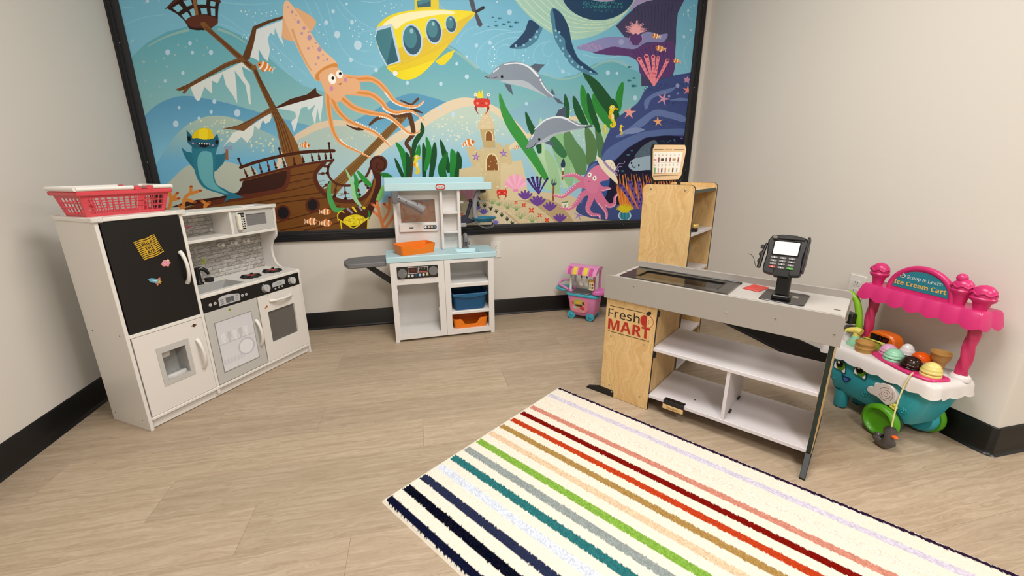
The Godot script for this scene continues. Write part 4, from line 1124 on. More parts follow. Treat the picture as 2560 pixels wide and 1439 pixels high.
func build_mural() -> void:
	paint_mural()
	im.convert(Image.FORMAT_RGB8)
	var t := thing("wall_mural", "large underwater mural print with shipwreck, submarine and sea animals in a black frame", "mural", Vector3(0, 0, BACK))
	var g := G.new()
	var m := tex_mat(im, 0.45)
	m.metallic_specular = 0.3
	var z := 0.006
	g.box(Vector3(MX0 - 0.01, MY0 - 0.01, 0.0), Vector3(MX1 + 0.01, MY1 + 0.01, z - 0.001))
	var q := [Vector3(MX0, MY0, z), Vector3(MX1, MY0, z), Vector3(MX1, MY1, z), Vector3(MX0, MY1, z)]
	var face := G.new()
	var up := Vector3(0, 0, 1)
	face.tri(q[0], q[1], q[2], up, up, up, Vector2(0, 1), Vector2(1, 1), Vector2(1, 0))
	face.tri(q[0], q[2], q[3], up, up, up, Vector2(0, 1), Vector2(1, 0), Vector2(0, 0))
	part(t, "backing_board", g, pm("b8b4ac", 0.8))
	part(t, "print", face, m, "printed underwater scene")
	# frame rails with grooves along them
	var black := pm("17181d", 0.35)
	var w := 0.061
	var prof := [Vector2(0, 0), Vector2(0, 0.016), Vector2(0.004, 0.019), Vector2(0.012, 0.019), Vector2(0.014, 0.016), Vector2(0.018, 0.016), Vector2(0.020, 0.019), Vector2(0.030, 0.020), Vector2(0.032, 0.0165), Vector2(0.036, 0.0165), Vector2(0.038, 0.019), Vector2(0.048, 0.018), Vector2(0.052, 0.013), Vector2(w, 0.011), Vector2(w, 0.0)]
	var ox0 := MX0 - w; var ox1 := MX1 + w; var oy0 := MY0 - w; var oy1 := MY1 + w
	for r: Array in [[Vector2(ox0, oy0), Vector2(ox1, oy0), Vector2(MX1, MY0), Vector2(MX0, MY0)], [Vector2(ox1, oy0), Vector2(ox1, oy1), Vector2(MX1, MY1), Vector2(MX1, MY0)], [Vector2(ox1, oy1), Vector2(ox0, oy1), Vector2(MX0, MY1), Vector2(MX1, MY1)], [Vector2(ox0, oy1), Vector2(ox0, oy0), Vector2(MX0, MY0), Vector2(MX0, MY1)]]:
		var rows := [[], []]
		for p: Vector2 in prof:
			var u := p.x / w
			var a: Vector2 = r[0].lerp(r[3], u); var b: Vector2 = r[1].lerp(r[2], u)
			rows[0].append(Vector3(a.x, a.y, p.y)); rows[1].append(Vector3(b.x, b.y, p.y))
		part(t, "frame_rail", G.new().skin(rows, false, 0.8), black)
	for s: Array in [[-0.5, MY0 - 0.03], [0.05, MY0 - 0.03], [0.75, MY0 - 0.03], [1.42, MY0 - 0.03], [-0.06, MY0 - 0.03], [MX0 - 0.03, 1.03], [MX0 - 0.03, 1.6], [MX0 - 0.03, 2.1], [MX1 + 0.03, 0.97], [MX1 + 0.03, 1.5], [MX1 + 0.034, 1.98]]:
		var sc := G.new()
		sc.xf = Transform3D(Basis(Vector3.RIGHT, PI / 2), Vector3(s[0], s[1], 0.0195))
		sc.lathe([Vector2(0.0, 0.0012), Vector2(0.0022, 0.0008), Vector2(0.0026, 0.0), Vector2(0.0026, -0.002)], 8)
		part(t, "screw", sc, pm("c8c8c8", 0.25, 0.9))

# ---------------------------------------------------------------- the rug
func build_rug() -> void:
	var t := thing("striped_rug", "cream tufted rug with rainbow coloured stripes on the plank floor", "rug", Vector3(0.598, 0.0, -1.6806), -54.6)
	var long := 1.524
	var wide := 0.936
	part(t, "backing", G.new().box(Vector3(0.002, 0.0, 0.002), Vector3(long - 0.002, 0.003, wide - 0.002)), pm("b9ad98", 0.95))
	var stripes := [["281831", 0.009, 0.023], ["c9c2d3", 0.079, 0.104], ["f0d9ca", 0.146, 0.171], ["c28371", 0.208, 0.234], ["74140d", 0.270, 0.296], ["b23d1d", 0.332, 0.358], ["a07f49", 0.393, 0.419], ["d9bb9c", 0.456, 0.482], ["7ba442", 0.518, 0.547], ["8b9492", 0.580, 0.609], ["2b6a6d", 0.642, 0.672], ["cbd2e0", 0.705, 0.733], ["272d46", 0.773, 0.802], ["0d0e1c", 0.838, 0.868], ["12152c", 0.904, 0.929]]
	var cream := Color("dfd8ca").srgb_to_linear()
	var cols: Array[Color] = []
	for s: Array in stripes: cols.append(Color(s[0]).srgb_to_linear())
	var step := 0.0033
	var nx := int(long / step); var nz := int(wide / step)
	var edge := noise(5, 22.0, 2)
	var bump := noise(8, 90.0, 2)
	var v := PackedVector3Array(); var n := PackedVector3Array(); var c := PackedColorArray(); var idx := PackedInt32Array()
	v.resize((nx + 1) * (nz + 1)); n.resize(v.size()); c.resize(v.size())
	var hs := PackedFloat32Array()
	hs.resize(v.size())
	for j in nz + 1:
		for i in nx + 1:
			var q := j * (nx + 1) + i
			var x := long * i / nx; var z := wide * j / nz
			var rim := minf(minf(x, long - x), minf(z, wide - z))
			var h := 0.0095 + bump.get_noise_2d(x, z) * 0.0011 + rng.randf_range(-0.0005, 0.0005)
			if rim < 0.009: h *= sqrt(clampf(rim / 0.009, 0.0, 1.0))
			hs[q] = h
			v[q] = Vector3(x, h, z)
			var zz := z + edge.get_noise_2d(x * 4.0, z * 4.0) * 0.0024
			var col := cream
			var tone := rng.randf_range(0.93, 1.04)
			if x > 0.013 + edge.get_noise_2d(z * 9.0, 3.0) * 0.003 and x < long - 0.013:
				for k in stripes.size():
					if zz > stripes[k][1] and zz < stripes[k][2]:
						col = cols[k]
						tone = rng.randf_range(0.74, 1.2)
						break
			c[q] = Color(col.r * tone, col.g * tone, col.b * tone)
	for j in nz + 1:
		for i in nx + 1:
			var q := j * (nx + 1) + i
			var dx := hs[q + (1 if i < nx else 0)] - hs[q - (1 if i > 0 else 0)]
			var dz := hs[q + ((nx + 1) if j < nz else 0)] - hs[q - ((nx + 1) if j > 0 else 0)]
			n[q] = Vector3(-dx, step * 2.0, -dz).normalized()
			if i < nx and j < nz:
				idx.append_array([q, q + 1, q + nx + 2, q, q + nx + 2, q + nx + 1])
	var arr := []
	arr.resize(Mesh.ARRAY_MAX)
	arr[Mesh.ARRAY_VERTEX] = v; arr[Mesh.ARRAY_NORMAL] = n; arr[Mesh.ARRAY_COLOR] = c; arr[Mesh.ARRAY_INDEX] = idx
	var am := ArrayMesh.new()
	am.add_surface_from_arrays(Mesh.PRIMITIVE_TRIANGLES, arr)
	var m := StandardMaterial3D.new()
	m.vertex_color_use_as_albedo = true
	m.roughness = 0.95
	m.metallic_specular = 0.15
	var o := MeshInstance3D.new()
	o.name = "pile"
	o.mesh = am
	o.material_override = m
	t.add_child(o)

# ---------------------------------------------------------------- the white wooden play kitchen
const KITCHEN := Vector3(-1.0773, 0.0, -1.7198)
const KITCHEN_TURN := 56.11

# a bowed handle between two points, standing off by out along z
func bow(a: Vector3, b: Vector3, out: float, r: float) -> G:
	var pts := []
	var rad := []
	for i in 13:
		var u := i / 12.0
		pts.append(a.lerp(b, u) + Vector3(0, 0, out * pow(sin(PI * u), 0.6)))
		rad.append(r * (1.0 + 0.35 * pow(absf(u * 2.0 - 1.0), 3.0)))
	return G.new().tube(pts, rad, 10)

func disc(x: float, y: float, z: float, r: float, h: float, segs := 16) -> G:
	var g := G.new()
	g.xf = Transform3D(Basis(Vector3.RIGHT, PI / 2), Vector3(x, y, z))
	return g.lathe([Vector2(0, h), Vector2(r * 0.9, h), Vector2(r, h - minf(h * 0.4, r * 0.15)), Vector2(r, 0)], segs)

func build_kitchen() -> void:
	var t := thing("play_kitchen", "white wooden play kitchen with black chalkboard fridge door and grey dishwasher", "play kitchen", KITCHEN, KITCHEN_TURN)
	var white := pm("dedad5", 0.35)
	var edge := pm("e2dfd9", 0.35)
	var grey := pm("bdbcb8", 0.4)
	var black := pm("0c0c0d", 0.42)
	var W := 0.802
	var side := part(t, "side_panel", G.new().b6(0, 0.012, 0, 0.822, -0.245, 0, 0.001), white)
	for h: Array in [[0.038, -0.219], [0.042, -0.0415], [0.398, -0.2087], [0.400, -0.035]]:
		var g := G.new()
		g.xf = Transform3D(Basis(Vector3.BACK, PI / 2), Vector3(0.0002, h[0], h[1]))
		part(side, "screw_hole", g.lathe([Vector2(0, 0.0008), Vector2(0.0026, 0.0006), Vector2(0.003, 0)], 10), pm("5c564e", 0.6))
	# right side panel, cut back above the counter
	var prof := curve([Vector2(0.002, 0.4657), Vector2(-0.009, 0.480), Vector2(-0.06, 0.4808), Vector2(-0.104, 0.4815), Vector2(-0.128, 0.4874), Vector2(-0.152, 0.5042), Vector2(-0.1656, 0.5366), Vector2(-0.1678, 0.5805), Vector2(-0.1496, 0.623), Vector2(-0.126, 0.6436), Vector2(-0.1163, 0.6699), Vector2(-0.114, 0.712)], 5)
	var sp2 := PackedVector2Array([Vector2(-0.245, 0), Vector2(0, 0), Vector2(0.001, 0.455)])
	for p: Vector2 in prof: sp2.append(p)
	sp2.append(Vector2(-0.108, 0.802)); sp2.append(Vector2(-0.245, 0.802))
	var rp := G.new()
	rp.xf = Transform3D(Basis(Vector3(0, 0, 1), Vector3(0, 1, 0), Vector3(-1, 0, 0)), Vector3.ZERO)
	rp.prism(sp2, -W, -0.790, 0.001)
	part(t, "side_panel", rp, white)
	part(t, "divider_panel", G.new().b6(0.272, 0.284, 0.02, 0.822, -0.245, 0, 0.001), edge)
	part(t, "back_panel", G.new().b6(0.012, 0.79, 0.02, 0.80, -0.245, -0.240), pm("cfcbc4", 0.6))
	part(t, "top_board", G.new().b6(-0.006, 0.286, 0.822, 0.836, -0.25, 0.006, 0.002), edge)
	part(t, "top_board", G.new().b6(0.286, 0.806, 0.802, 0.815, -0.25, -0.104, 0.002), edge)
	for c: Array in [[-0.009, -0.254, 0.826, 0.84], [-0.009, -0.018, 0.819, 0.84], [0.262, -0.018, 0.819, 0.84], [0.775, -0.130, 0.799, 0.819]]:
		part(t, "corner_guard", G.new().b6(c[0], c[0] + 0.035, c[2], c[3], c[1], c[1] + 0.028, 0.004), glass("f0eee9", 0.45, 0.15))
	part(t, "cap_block", G.new().b6(0.63, 0.70, 0.815, 0.821, -0.15, -0.12, 0.002), edge)
	# fridge
	var fd := part(t, "chalkboard_door", G.new().b6(0.0165, 0.2705, 0.404, 0.8205, -0.012, 0.0005, 0.001), black, "matte black chalkboard door")
	part(fd, "handle", bow(Vector3(0.246, 0.675, 0), Vector3(0.2475, 0.546, 0), 0.026, 0.0065), edge, "white bowed handle")
	part(t, "rail", G.new().b6(0.012, 0.272, 0.388, 0.402, -0.2, 0.0, 0.001), edge)
	var ld := part(t, "lower_door", G.new().holed(0.016, 0.2705, 0.0555, 0.3865, 0.097, 0.1845, 0.1765, 0.295, -0.012, 0.0), white)
	part(ld, "handle", bow(Vector3(0.2345, 0.300, 0), Vector3(0.238, 0.169, 0), 0.026, 0.0065), edge)
	var fr := part(ld, "dispenser_frame", G.new().holed(0.081, 0.2015, 0.1565, 0.3195, 0.097, 0.1845, 0.1765, 0.295, 0.0, 0.0022), grey, "grey frame of the ice dispenser")
	var nm := pm("a9a9a7", 0.35)
	var nich := G.new()
	nich.b6(0.095, 0.0972, 0.1745, 0.297, -0.07, 0.0); nich.b6(0.1843, 0.1865, 0.1745, 0.297, -0.07, 0.0)
	nich.b6(0.095, 0.1865, 0.2948, 0.297, -0.07, 0.0); nich.b6(0.095, 0.1865, 0.1745, 0.1767, -0.07, 0.0)
	nich.b6(0.095, 0.1865, 0.1745, 0.297, -0.072, -0.07)
	part(ld, "dispenser_niche", nich, nm)
	part(ld, "dispenser_spout", G.new().prism(v2([0.101, 0.295, 0.14, 0.295, 0.138, 0.272, 0.132, 0.264, 0.112, 0.264, 0.104, 0.272]), -0.045, -0.02, 0.002), pm("c4c3c0", 0.35))
	var tray := G.new()
	tray.xf = Transform3D(Basis.IDENTITY, Vector3(0.141, 0.1768, -0.02))
	part(ld, "drip_tray", tray.lathe([Vector2(0, 0.012), Vector2(0.038, 0.012), Vector2(0.041, 0.009), Vector2(0.041, 0)], 24, Vector3.ZERO, 1.0, 0.42), pm("c9c8c6", 0.35))
	part(t, "bottom_board", G.new().b6(0.012, 0.79, 0.041, 0.0535, -0.24, 0.002, 0.002), edge)
	part(t, "kick_board", G.new().b6(0.012, 0.79, 0.004, 0.041, -0.026, -0.014), white)
	# dishwasher
	var dd := part(t, "dishwasher_door", G.new().b6(0.286, 0.5335, 0.0565, 0.398, -0.012, 0.0, 0.001), grey, "light grey dishwasher door")
	var cup := func(x: int, y: int) -> Color:
		var u := x / 128.0; var v := y / 176.0
		var c := Color("cfd0d6").lerp(Color("dcdce0"), v)
		if v > 0.24 and v < 0.44:
			for k in 5:
				var cx := 0.14 + k * 0.155
				var w := 0.055 if v < 0.36 else 0.03
				if absf(u - cx) < w: c = c.lerp(Color("a3a3ae") if k % 2 == 1 else Color("f0f0f2"), 0.6 * absf(sin((u - cx) * 90.0)))
		if absf(v - 0.45) < 0.008: c = Color("bcbcc6")
		var d := Vector2(u - 0.7, (v - 0.66) * 1.35).length()
		if d < 0.24: c = c.lerp(Color("b4b4c0") if d > 0.2 else Color("e6e6ea"), 0.7)
		if v > 0.75 and v < 0.88 and u < 0.6: c = c.lerp(Color("bdbdc8"), 0.5 * absf(sin(u * 34.0)) * (1.0 if absf(v - 0.82) < 0.05 else 0.2))
		return c
	var pic := G.new()
	var up := Vector3(0, 0, 1)
	pic.tri(Vector3(0.319, 0.1065, 0.0022), Vector3(0.491, 0.1065, 0.0022), Vector3(0.491, 0.341, 0.0022), up, up, up, Vector2(0, 1), Vector2(1, 1), Vector2(1, 0))
	pic.tri(Vector3(0.319, 0.1065, 0.0022), Vector3(0.491, 0.341, 0.0022), Vector3(0.319, 0.341, 0.0022), up, up, up, Vector2(0, 1), Vector2(1, 0), Vector2(0, 0))
	part(dd, "window_rim", G.new().holed(0.3165, 0.4935, 0.104, 0.3435, 0.319, 0.491, 0.1065, 0.341, 0.0, 0.0026), pm("8f8e8c", 0.4))
	part(dd, "picture", pic, tex_mat(rgb_image(128, 176, cup), 0.15), "pale printed picture of dishes in a rack")
	part(dd, "handle", bow(Vector3(0.509, 0.291, 0), Vector3(0.513, 0.161, 0), 0.026, 0.0065), edge)
	# oven
	var od := part(t, "oven_door", G.new().holed(0.5375, 0.789, 0.0555, 0.398, 0.580, 0.738, 0.1455, 0.3085, -0.012, 0.0), white)
	part(od, "window_pane", G.new().b6(0.578, 0.740, 0.1435, 0.3105, -0.010, -0.0085), glass("6f6d69", 0.62, 0.05), "smoky clear pane")
	part(od, "handle", bow(Vector3(0.600, 0.361, 0), Vector3(0.725, 0.358, 0), 0.022, 0.006), edge)
	part(t, "oven_liner", G.new().b6(0.54, 0.785, 0.06, 0.39, -0.236, -0.23), pm("8d8b87", 0.6))
	# control panel
	var cp := part(t, "control_panel", G.new().b6(0.286, 0.789, 0.400, 0.4625, -0.01, 0.0015, 0.0008), black, "black control panel")
	var lg := pm("b5b6b8", 0.35)
	part(cp, "display", G.new().prism(v2([0.354, 0.410, 0.4505, 0.410, 0.4525, 0.414, 0.4525, 0.440, 0.448, 0.444, 0.40, 0.4525, 0.372, 0.452, 0.354, 0.444]), 0.001, 0.0028), lg)
	part(cp, "display_screen", G.new().b6(0.386, 0.424, 0.4155, 0.440, 0.0026, 0.0034), pm("5a5d60", 0.25))
	for k in 3:
		part(cp, "display_mark", G.new().b6(0.361, 0.376, 0.4155 + k * 0.009, 0.4195 + k * 0.009, 0.0026, 0.0032), pm("7b7d80", 0.4))
		part(cp, "display_mark", G.new().b6(0.431, 0.444, 0.4165 + k * 0.009, 0.4205 + k * 0.009, 0.0026, 0.0032), pm("7b7d80", 0.4))
	letters(cp, "digits", "12:00", 0.0055, pm("9da0a3", 0.4), Vector3(0.405, 0.420, 0.0032))
	for b: Array in [[0.3166, 0.428, 0.0066], [0.3377, 0.4287, 0.0066], [0.465, 0.4286, 0.0062], [0.485, 0.4287, 0.0062], [0.6411, 0.4137, 0.0046], [0.6624, 0.4142, 0.0046], [0.6817, 0.4154, 0.0046]]:
		var bt := part(cp, "button", disc(b[0], b[1], 0.001, b[2], 0.0022), pm("c3c3c3", 0.35))
		part(bt, "button_mark", G.new().b6(b[0] - 0.0008, b[0] + 0.0008, b[1] - b[2] * 0.5, b[1] + b[2] * 0.5, 0.003, 0.0035), pm("3a3a3a", 0.5))
	part(cp, "clock", G.new().prism(v2([0.6265, 0.4238, 0.698, 0.4238, 0.70, 0.427, 0.70, 0.446, 0.695, 0.4495, 0.66, 0.4495, 0.636, 0.447, 0.6245, 0.441]), 0.001, 0.0028), lg)
	letters(cp, "digits", "12:00", 0.011, pm("7a7c7e", 0.4), Vector3(0.662, 0.436, 0.0028))
	for k: Array in [[0.590, 0.4305], [0.744, 0.4315]]:
		var arc := []
		for i in 9:
			var a := PI * 0.62 + PI * 0.76 * i / 8.0
			arc.append(Vector3(k[0] + cos(a) * 0.0215, k[1] + sin(a) * 0.0215, 0.0015))
		part(cp, "knob_scale", G.new().tube(arc, 0.0018, 6), pm("a9a9a9", 0.4))
		var kb := part(cp, "knob", disc(k[0], k[1], 0.0015, 0.0175, 0.013, 24), pm("bdbdbd", 0.28, 0.2), "silver grey knob")
		part(kb, "grip", G.new().b6(k[0] - 0.004, k[0] + 0.004, k[1] - 0.0165, k[1] + 0.0165, 0.013, 0.022, 0.002), pm("c9c9c9", 0.28, 0.2))
	# counter with a sink let into it
	var ct := G.new()
	ct.b6(0.284, 0.79, 0.464, 0.479, -0.03, 0.0055, 0.002)
	ct.b6(0.284, 0.79, 0.464, 0.479, -0.24, -0.157); ct.b6(0.284, 0.302, 0.464, 0.479, -0.157, -0.03); ct.b6(0.508, 0.79, 0.464, 0.479, -0.157, -0.03)
	part(t, "counter", ct, edge)
	var steel := pm("a9a9a8", 0.3, 0.35)
	var top := [Vector3(0.300, 0.4805, -0.159), Vector3(0.510, 0.4805, -0.159), Vector3(0.510, 0.4805, -0.028), Vector3(0.300, 0.4805, -0.028)]
	var mid := [Vector3(0.303, 0.479, -0.156), Vector3(0.507, 0.479, -0.156), Vector3(0.507, 0.479, -0.031), Vector3(0.303, 0.479, -0.031)]
	var low := [Vector3(0.330, 0.440, -0.140), Vector3(0.470, 0.440, -0.140), Vector3(0.470, 0.440, -0.046), Vector3(0.330, 0.440, -0.046)]
	var out := [Vector3(0.297, 0.479, -0.162), Vector3(0.513, 0.479, -0.162), Vector3(0.513, 0.479, -0.025), Vector3(0.297, 0.479, -0.025)]
	part(t, "sink", G.new().skin([out, top, mid, low], true, 0.9).fan(low, Vector3.UP), steel, "grey sink basin")
	var fc := G.new()
	fc.lathe([Vector2(0.017, 0.479), Vector2(0.017, 0.486), Vector2(0.011, 0.492), Vector2(0.010, 0.53), Vector2(0.013, 0.545), Vector2(0.010, 0.557), Vector2(0.0, 0.56)], 14, Vector3(0.408, 0, -0.187))
	fc.tube([Vector3(0.408, 0.547, -0.187), Vector3(0.422, 0.552, -0.180), Vector3(0.436, 0.541, -0.172), Vector3(0.444, 0.522, -0.168)], [0.010, 0.0105, 0.009, 0.0065], 10)
	part(t, "faucet", fc, pm("0e0e0f", 0.2), "glossy black faucet")
	part(t, "tap_knob", G.new().b6(0.441, 0.471, 0.479, 0.500, -0.205, -0.178, 0.003), pm("0e0e0f", 0.3))
	for b: Array in [[0.590, -0.088], [0.711, -0.088]]:
		var gp := PackedVector2Array()
		for i in 32:
			var a := TAU * i / 32
			var r := 0.046 if i % 4 == 0 else (0.046 if i % 4 == 1 else 0.036)
			gp.append(Vector2(cos(a) * r, sin(a) * r))
		var g := G.new()
		g.xf = Transform3D(Basis(Vector3.RIGHT, -PI / 2), Vector3(b[0], 0.479, b[1]))
		g.prism(gp, 0.0, 0.009, 0.002)
		for k in 4:
			var a := TAU * k / 4 + PI / 4
			g.box(Vector3(cos(a) * 0.034 - 0.005, sin(a) * 0.034 - 0.005, 0.007), Vector3(cos(a) * 0.034 + 0.005, sin(a) * 0.034 + 0.005, 0.014), 0.001)
		var br := part(t, "burner", g, pm("0d0d0e", 0.45))
		var rd := G.new()
		rd.xf = Transform3D(Basis.IDENTITY, Vector3(b[0], 0.488, b[1]))
		part(br, "burner_centre", rd.lathe([Vector2(0, 0.0015), Vector2(0.016, 0.001), Vector2(0.017, 0)], 16), pm("c2383a", 0.35))
	# upper shelf, microwave
	part(t, "shelf", G.new().b6(0.284, 0.79, 0.681, 0.6945, -0.24, -0.110, 0.0015), edge)
	part(t, "shelf_divider", G.new().b6(0.5535, 0.5665, 0.6945, 0.802, -0.24, -0.1115, 0.001), edge)
	var mw := part(t, "microwave_door", G.new().holed(0.568, 0.789, 0.6955, 0.801, 0.638, 0.748, 0.7235, 0.7795, -0.124, -0.115), pm("bfbeba", 0.4), "light grey microwave door")
	part(mw, "window_pane", G.new().b6(0.636, 0.75, 0.7215, 0.7815, -0.121, -0.1195), glass("9a9a9a", 0.4, 0.05))
	part(mw, "keypad", G.new().b6(0.592, 0.633, 0.7065, 0.7955, -0.115, -0.1135, 0.0005), pm("d4d2ce", 0.4))
	part(mw, "keypad_display", G.new().prism(rrect(0.597, 0.769, 0.629, 0.790, 0.004, 3), -0.114, -0.1125), pm("101012", 0.25))
	letters(mw, "digits", "30", 0.009, pm("b9bdc0", 0.4), Vector3(0.620, 0.780, -0.1124))
	for r in 4:
		for c in 2: part(mw, "key", G.new().prism(oval(0.6125 + c * 0.0125, 0.7255 + r * 0.0112, 0.0044, 0.0036, 12), -0.114, -0.1122), pm("141416", 0.35))
	part(mw, "keypad_bar", G.new().prism(rrect(0.603, 0.710, 0.629, 0.7175, 0.003, 3), -0.114, -0.1125), pm("101012", 0.3))
	part(mw, "handle", G.new().b6(0.584, 0.602, 0.709, 0.784, -0.1135, -0.096, 0.003), pm("e6e2d2", 0.4), "cream upright handle")
	# brick cladding of the back wall
	var bs := part(t, "backsplash", G.new().b6(0.284, 0.79, 0.464, 0.802, -0.240, -0.2365), pm("77746f", 0.7))
	var tones: Array[StandardMaterial3D] = []
	var nz := noise(31, 0.06, 3)
	for q: Array in [["a19d97", 0], ["b0aca6", 40], ["b9b6b1", 80], ["a8a5a1", 130]]:
		var base := Color(q[0])
		var o: int = q[1]
		tones.append(tex_mat(rgb_image(64, 64, func(x: int, y: int) -> Color: return base * (1.0 + 0.22 * nz.get_noise_2d(x + o, y * 2.0 + o))), 0.5, Vector3(8, 20, 1)))
	var y := 0.4665
	var row := 0
	while y < 0.80:
		var x := 0.285 - fposmod(row * 0.029, 0.078)
		while x < 0.789:
			var x0 := maxf(x, 0.285); var x1 := minf(x + 0.076, 0.789)
			var y1 := minf(y + 0.0165, 0.8015)
			if x1 - x0 > 0.006 and not (y > 0.68 and y1 < 0.695):
				part(bs, "brick", G.new().b6(x0, x1, y, y1, -0.2366, -0.2358, 0.0003), tones[rng.randi() % 4])
			x += 0.078
		y += 0.0183
		row += 1
	for x2: float in [0.563, 0.6295, 0.697]:
		var pg := G.new()
		pg.xf = Transform3D(Basis(Vector3.RIGHT, PI / 2), Vector3(x2, 0.635, -0.236))
		pg.lathe([Vector2(0.0105, 0.0), Vector2(0.0105, 0.006), Vector2(0.005, 0.009), Vector2(0.005, 0.022), Vector2(0.009, 0.026), Vector2(0.009, 0.031), Vector2(0.0, 0.033)], 14)
		part(t, "hook", pg, edge)

func build_basket() -> void:
	var t := thing("shopping_basket", "coral red plastic shopping basket with white handles on top of play kitchen", "basket", KITCHEN + Basis(Vector3.UP, deg_to_rad(KITCHEN_TURN)) * Vector3(0.14, 0.836, -0.128), KITCHEN_TURN)
	var red := pm("cf4650", 0.35)
	red.subsurf_scatter_enabled = false
	# corners of floor and rim, round the basket
	var lo := [Vector3(-0.125, 0.0, 0.066), Vector3(0.122, 0.0, 0.066), Vector3(0.122, 0.0, -0.062), Vector3(-0.125, 0.0, -0.062)]
	var hi := [Vector3(-0.138, 0.076, 0.084), Vector3(0.141, 0.076, 0.084), Vector3(0.141, 0.076, -0.082), Vector3(-0.138, 0.076, -0.082)]
	part(t, "floor_panel", G.new().b6(-0.125, 0.122, 0.0, 0.004, -0.062, 0.066, 0.001), red)
	for k in 4:
		var a: Vector3 = lo[k]; var b: Vector3 = lo[(k + 1) % 4]; var c: Vector3 = hi[(k + 1) % 4]; var d: Vector3 = hi[k]
		var nrm := (b - a).cross(d - a).normalized()
		var long := k % 2 == 0
		var at := func(u: float, v: float) -> Vector3: return a.lerp(b, u).lerp(d.lerp(c, u), v)
		var slab := func(g: G, u0: float, u1: float, v0: float, v1: float) -> void:
			var o: Vector3 = nrm * 0.0026
			var p := [at.call(u0, v0), at.call(u1, v0), at.call(u1, v1), at.call(u0, v1)]
			var back := []
			for q: Vector3 in p: back.append(q - o)
			g.quad(p[0], p[1], p[2], p[3], nrm); g.quad(back[0], back[1], back[2], back[3], -nrm)
			for e in 4:
				var m: Vector3 = (p[e] - at.call((u0 + u1) / 2, (v0 + v1) / 2)) + (p[(e + 1) % 4] - at.call((u0 + u1) / 2, (v0 + v1) / 2))
				g.quad(p[e], p[(e + 1) % 4], back[(e + 1) % 4], back[e], m.normalized())
		var g := G.new()
		slab.call(g, 0.0, 1.0, 0.0, 0.13); slab.call(g, 0.0, 1.0, 0.84, 1.0)
		slab.call(g, 0.0, 0.055 if long else 0.10, 0.13, 0.84); slab.call(g, 0.945 if long else 0.90, 1.0, 0.13, 0.84)
		if long: slab.call(g, 0.625, 0.70, 0.13, 0.84)
		slab.call(g, 0.05, 0.95, 0.345, 0.385); slab.call(g, 0.05, 0.95, 0.59, 0.63)
		var cols := 13 if long else 6
		for i in range(1, cols):
			var u := 0.05 + 0.9 * i / cols
			slab.call(g, u - (0.006 if long else 0.013), u + (0.006 if long else 0.013), 0.13, 0.84)
		part(t, "lattice_side", g, red)
	# rolled rim and the two folded handles
	var rim := G.new()
	rim.b6(-0.147, 0.150, 0.072, 0.087, 0.082, 0.092, 0.003); rim.b6(-0.147, 0.150, 0.072, 0.087, -0.092, -0.082, 0.003)
	rim.b6(-0.147, -0.137, 0.072, 0.087, -0.083, 0.083, 0.003); rim.b6(0.140, 0.150, 0.072, 0.087, -0.083, 0.083, 0.003)
	part(t, "rim", rim, red)
	for s: Array in [[0.02, -0.146, 0.09], [0.085, 0.149, 0.13]]:
		var h := G.new()
		var y := 0.0955
		h.tube([Vector3(s[0], y, 0.088), Vector3(s[1], y, 0.088)], 0.0075, 10)
		h.tube([Vector3(s[1], y, 0.09), Vector3(s[1], y, -0.09)], 0.0075, 10)
		h.tube([Vector3(s[1], y, -0.088), Vector3(s[2] if s[1] > 0 else 0.06, y, -0.088)], 0.0075, 10)
		part(t, "handle", h, pm("e6e2dc", 0.4), "white folded handle")
	for p: Array in [[0.035, 0.088], [0.075, 0.088], [-0.06, -0.088], [0.075, -0.088]]:
		var g := G.new()
		g.xf = Transform3D(Basis(Vector3.RIGHT, PI / 2), Vector3(p[0], 0.09, p[1] - 0.005))
		part(t, "pivot_lug", g.lathe([Vector2(0, 0.010), Vector2(0.010, 0.009), Vector2(0.012, 0.005), Vector2(0.012, 0)], 14), red)

# ---------------------------------------------------------------- magnets and stickers on the kitchen doors
func on_kitchen(p: Vector3) -> Vector3:
	return KITCHEN + Basis(Vector3.UP, deg_to_rad(KITCHEN_TURN)) * p

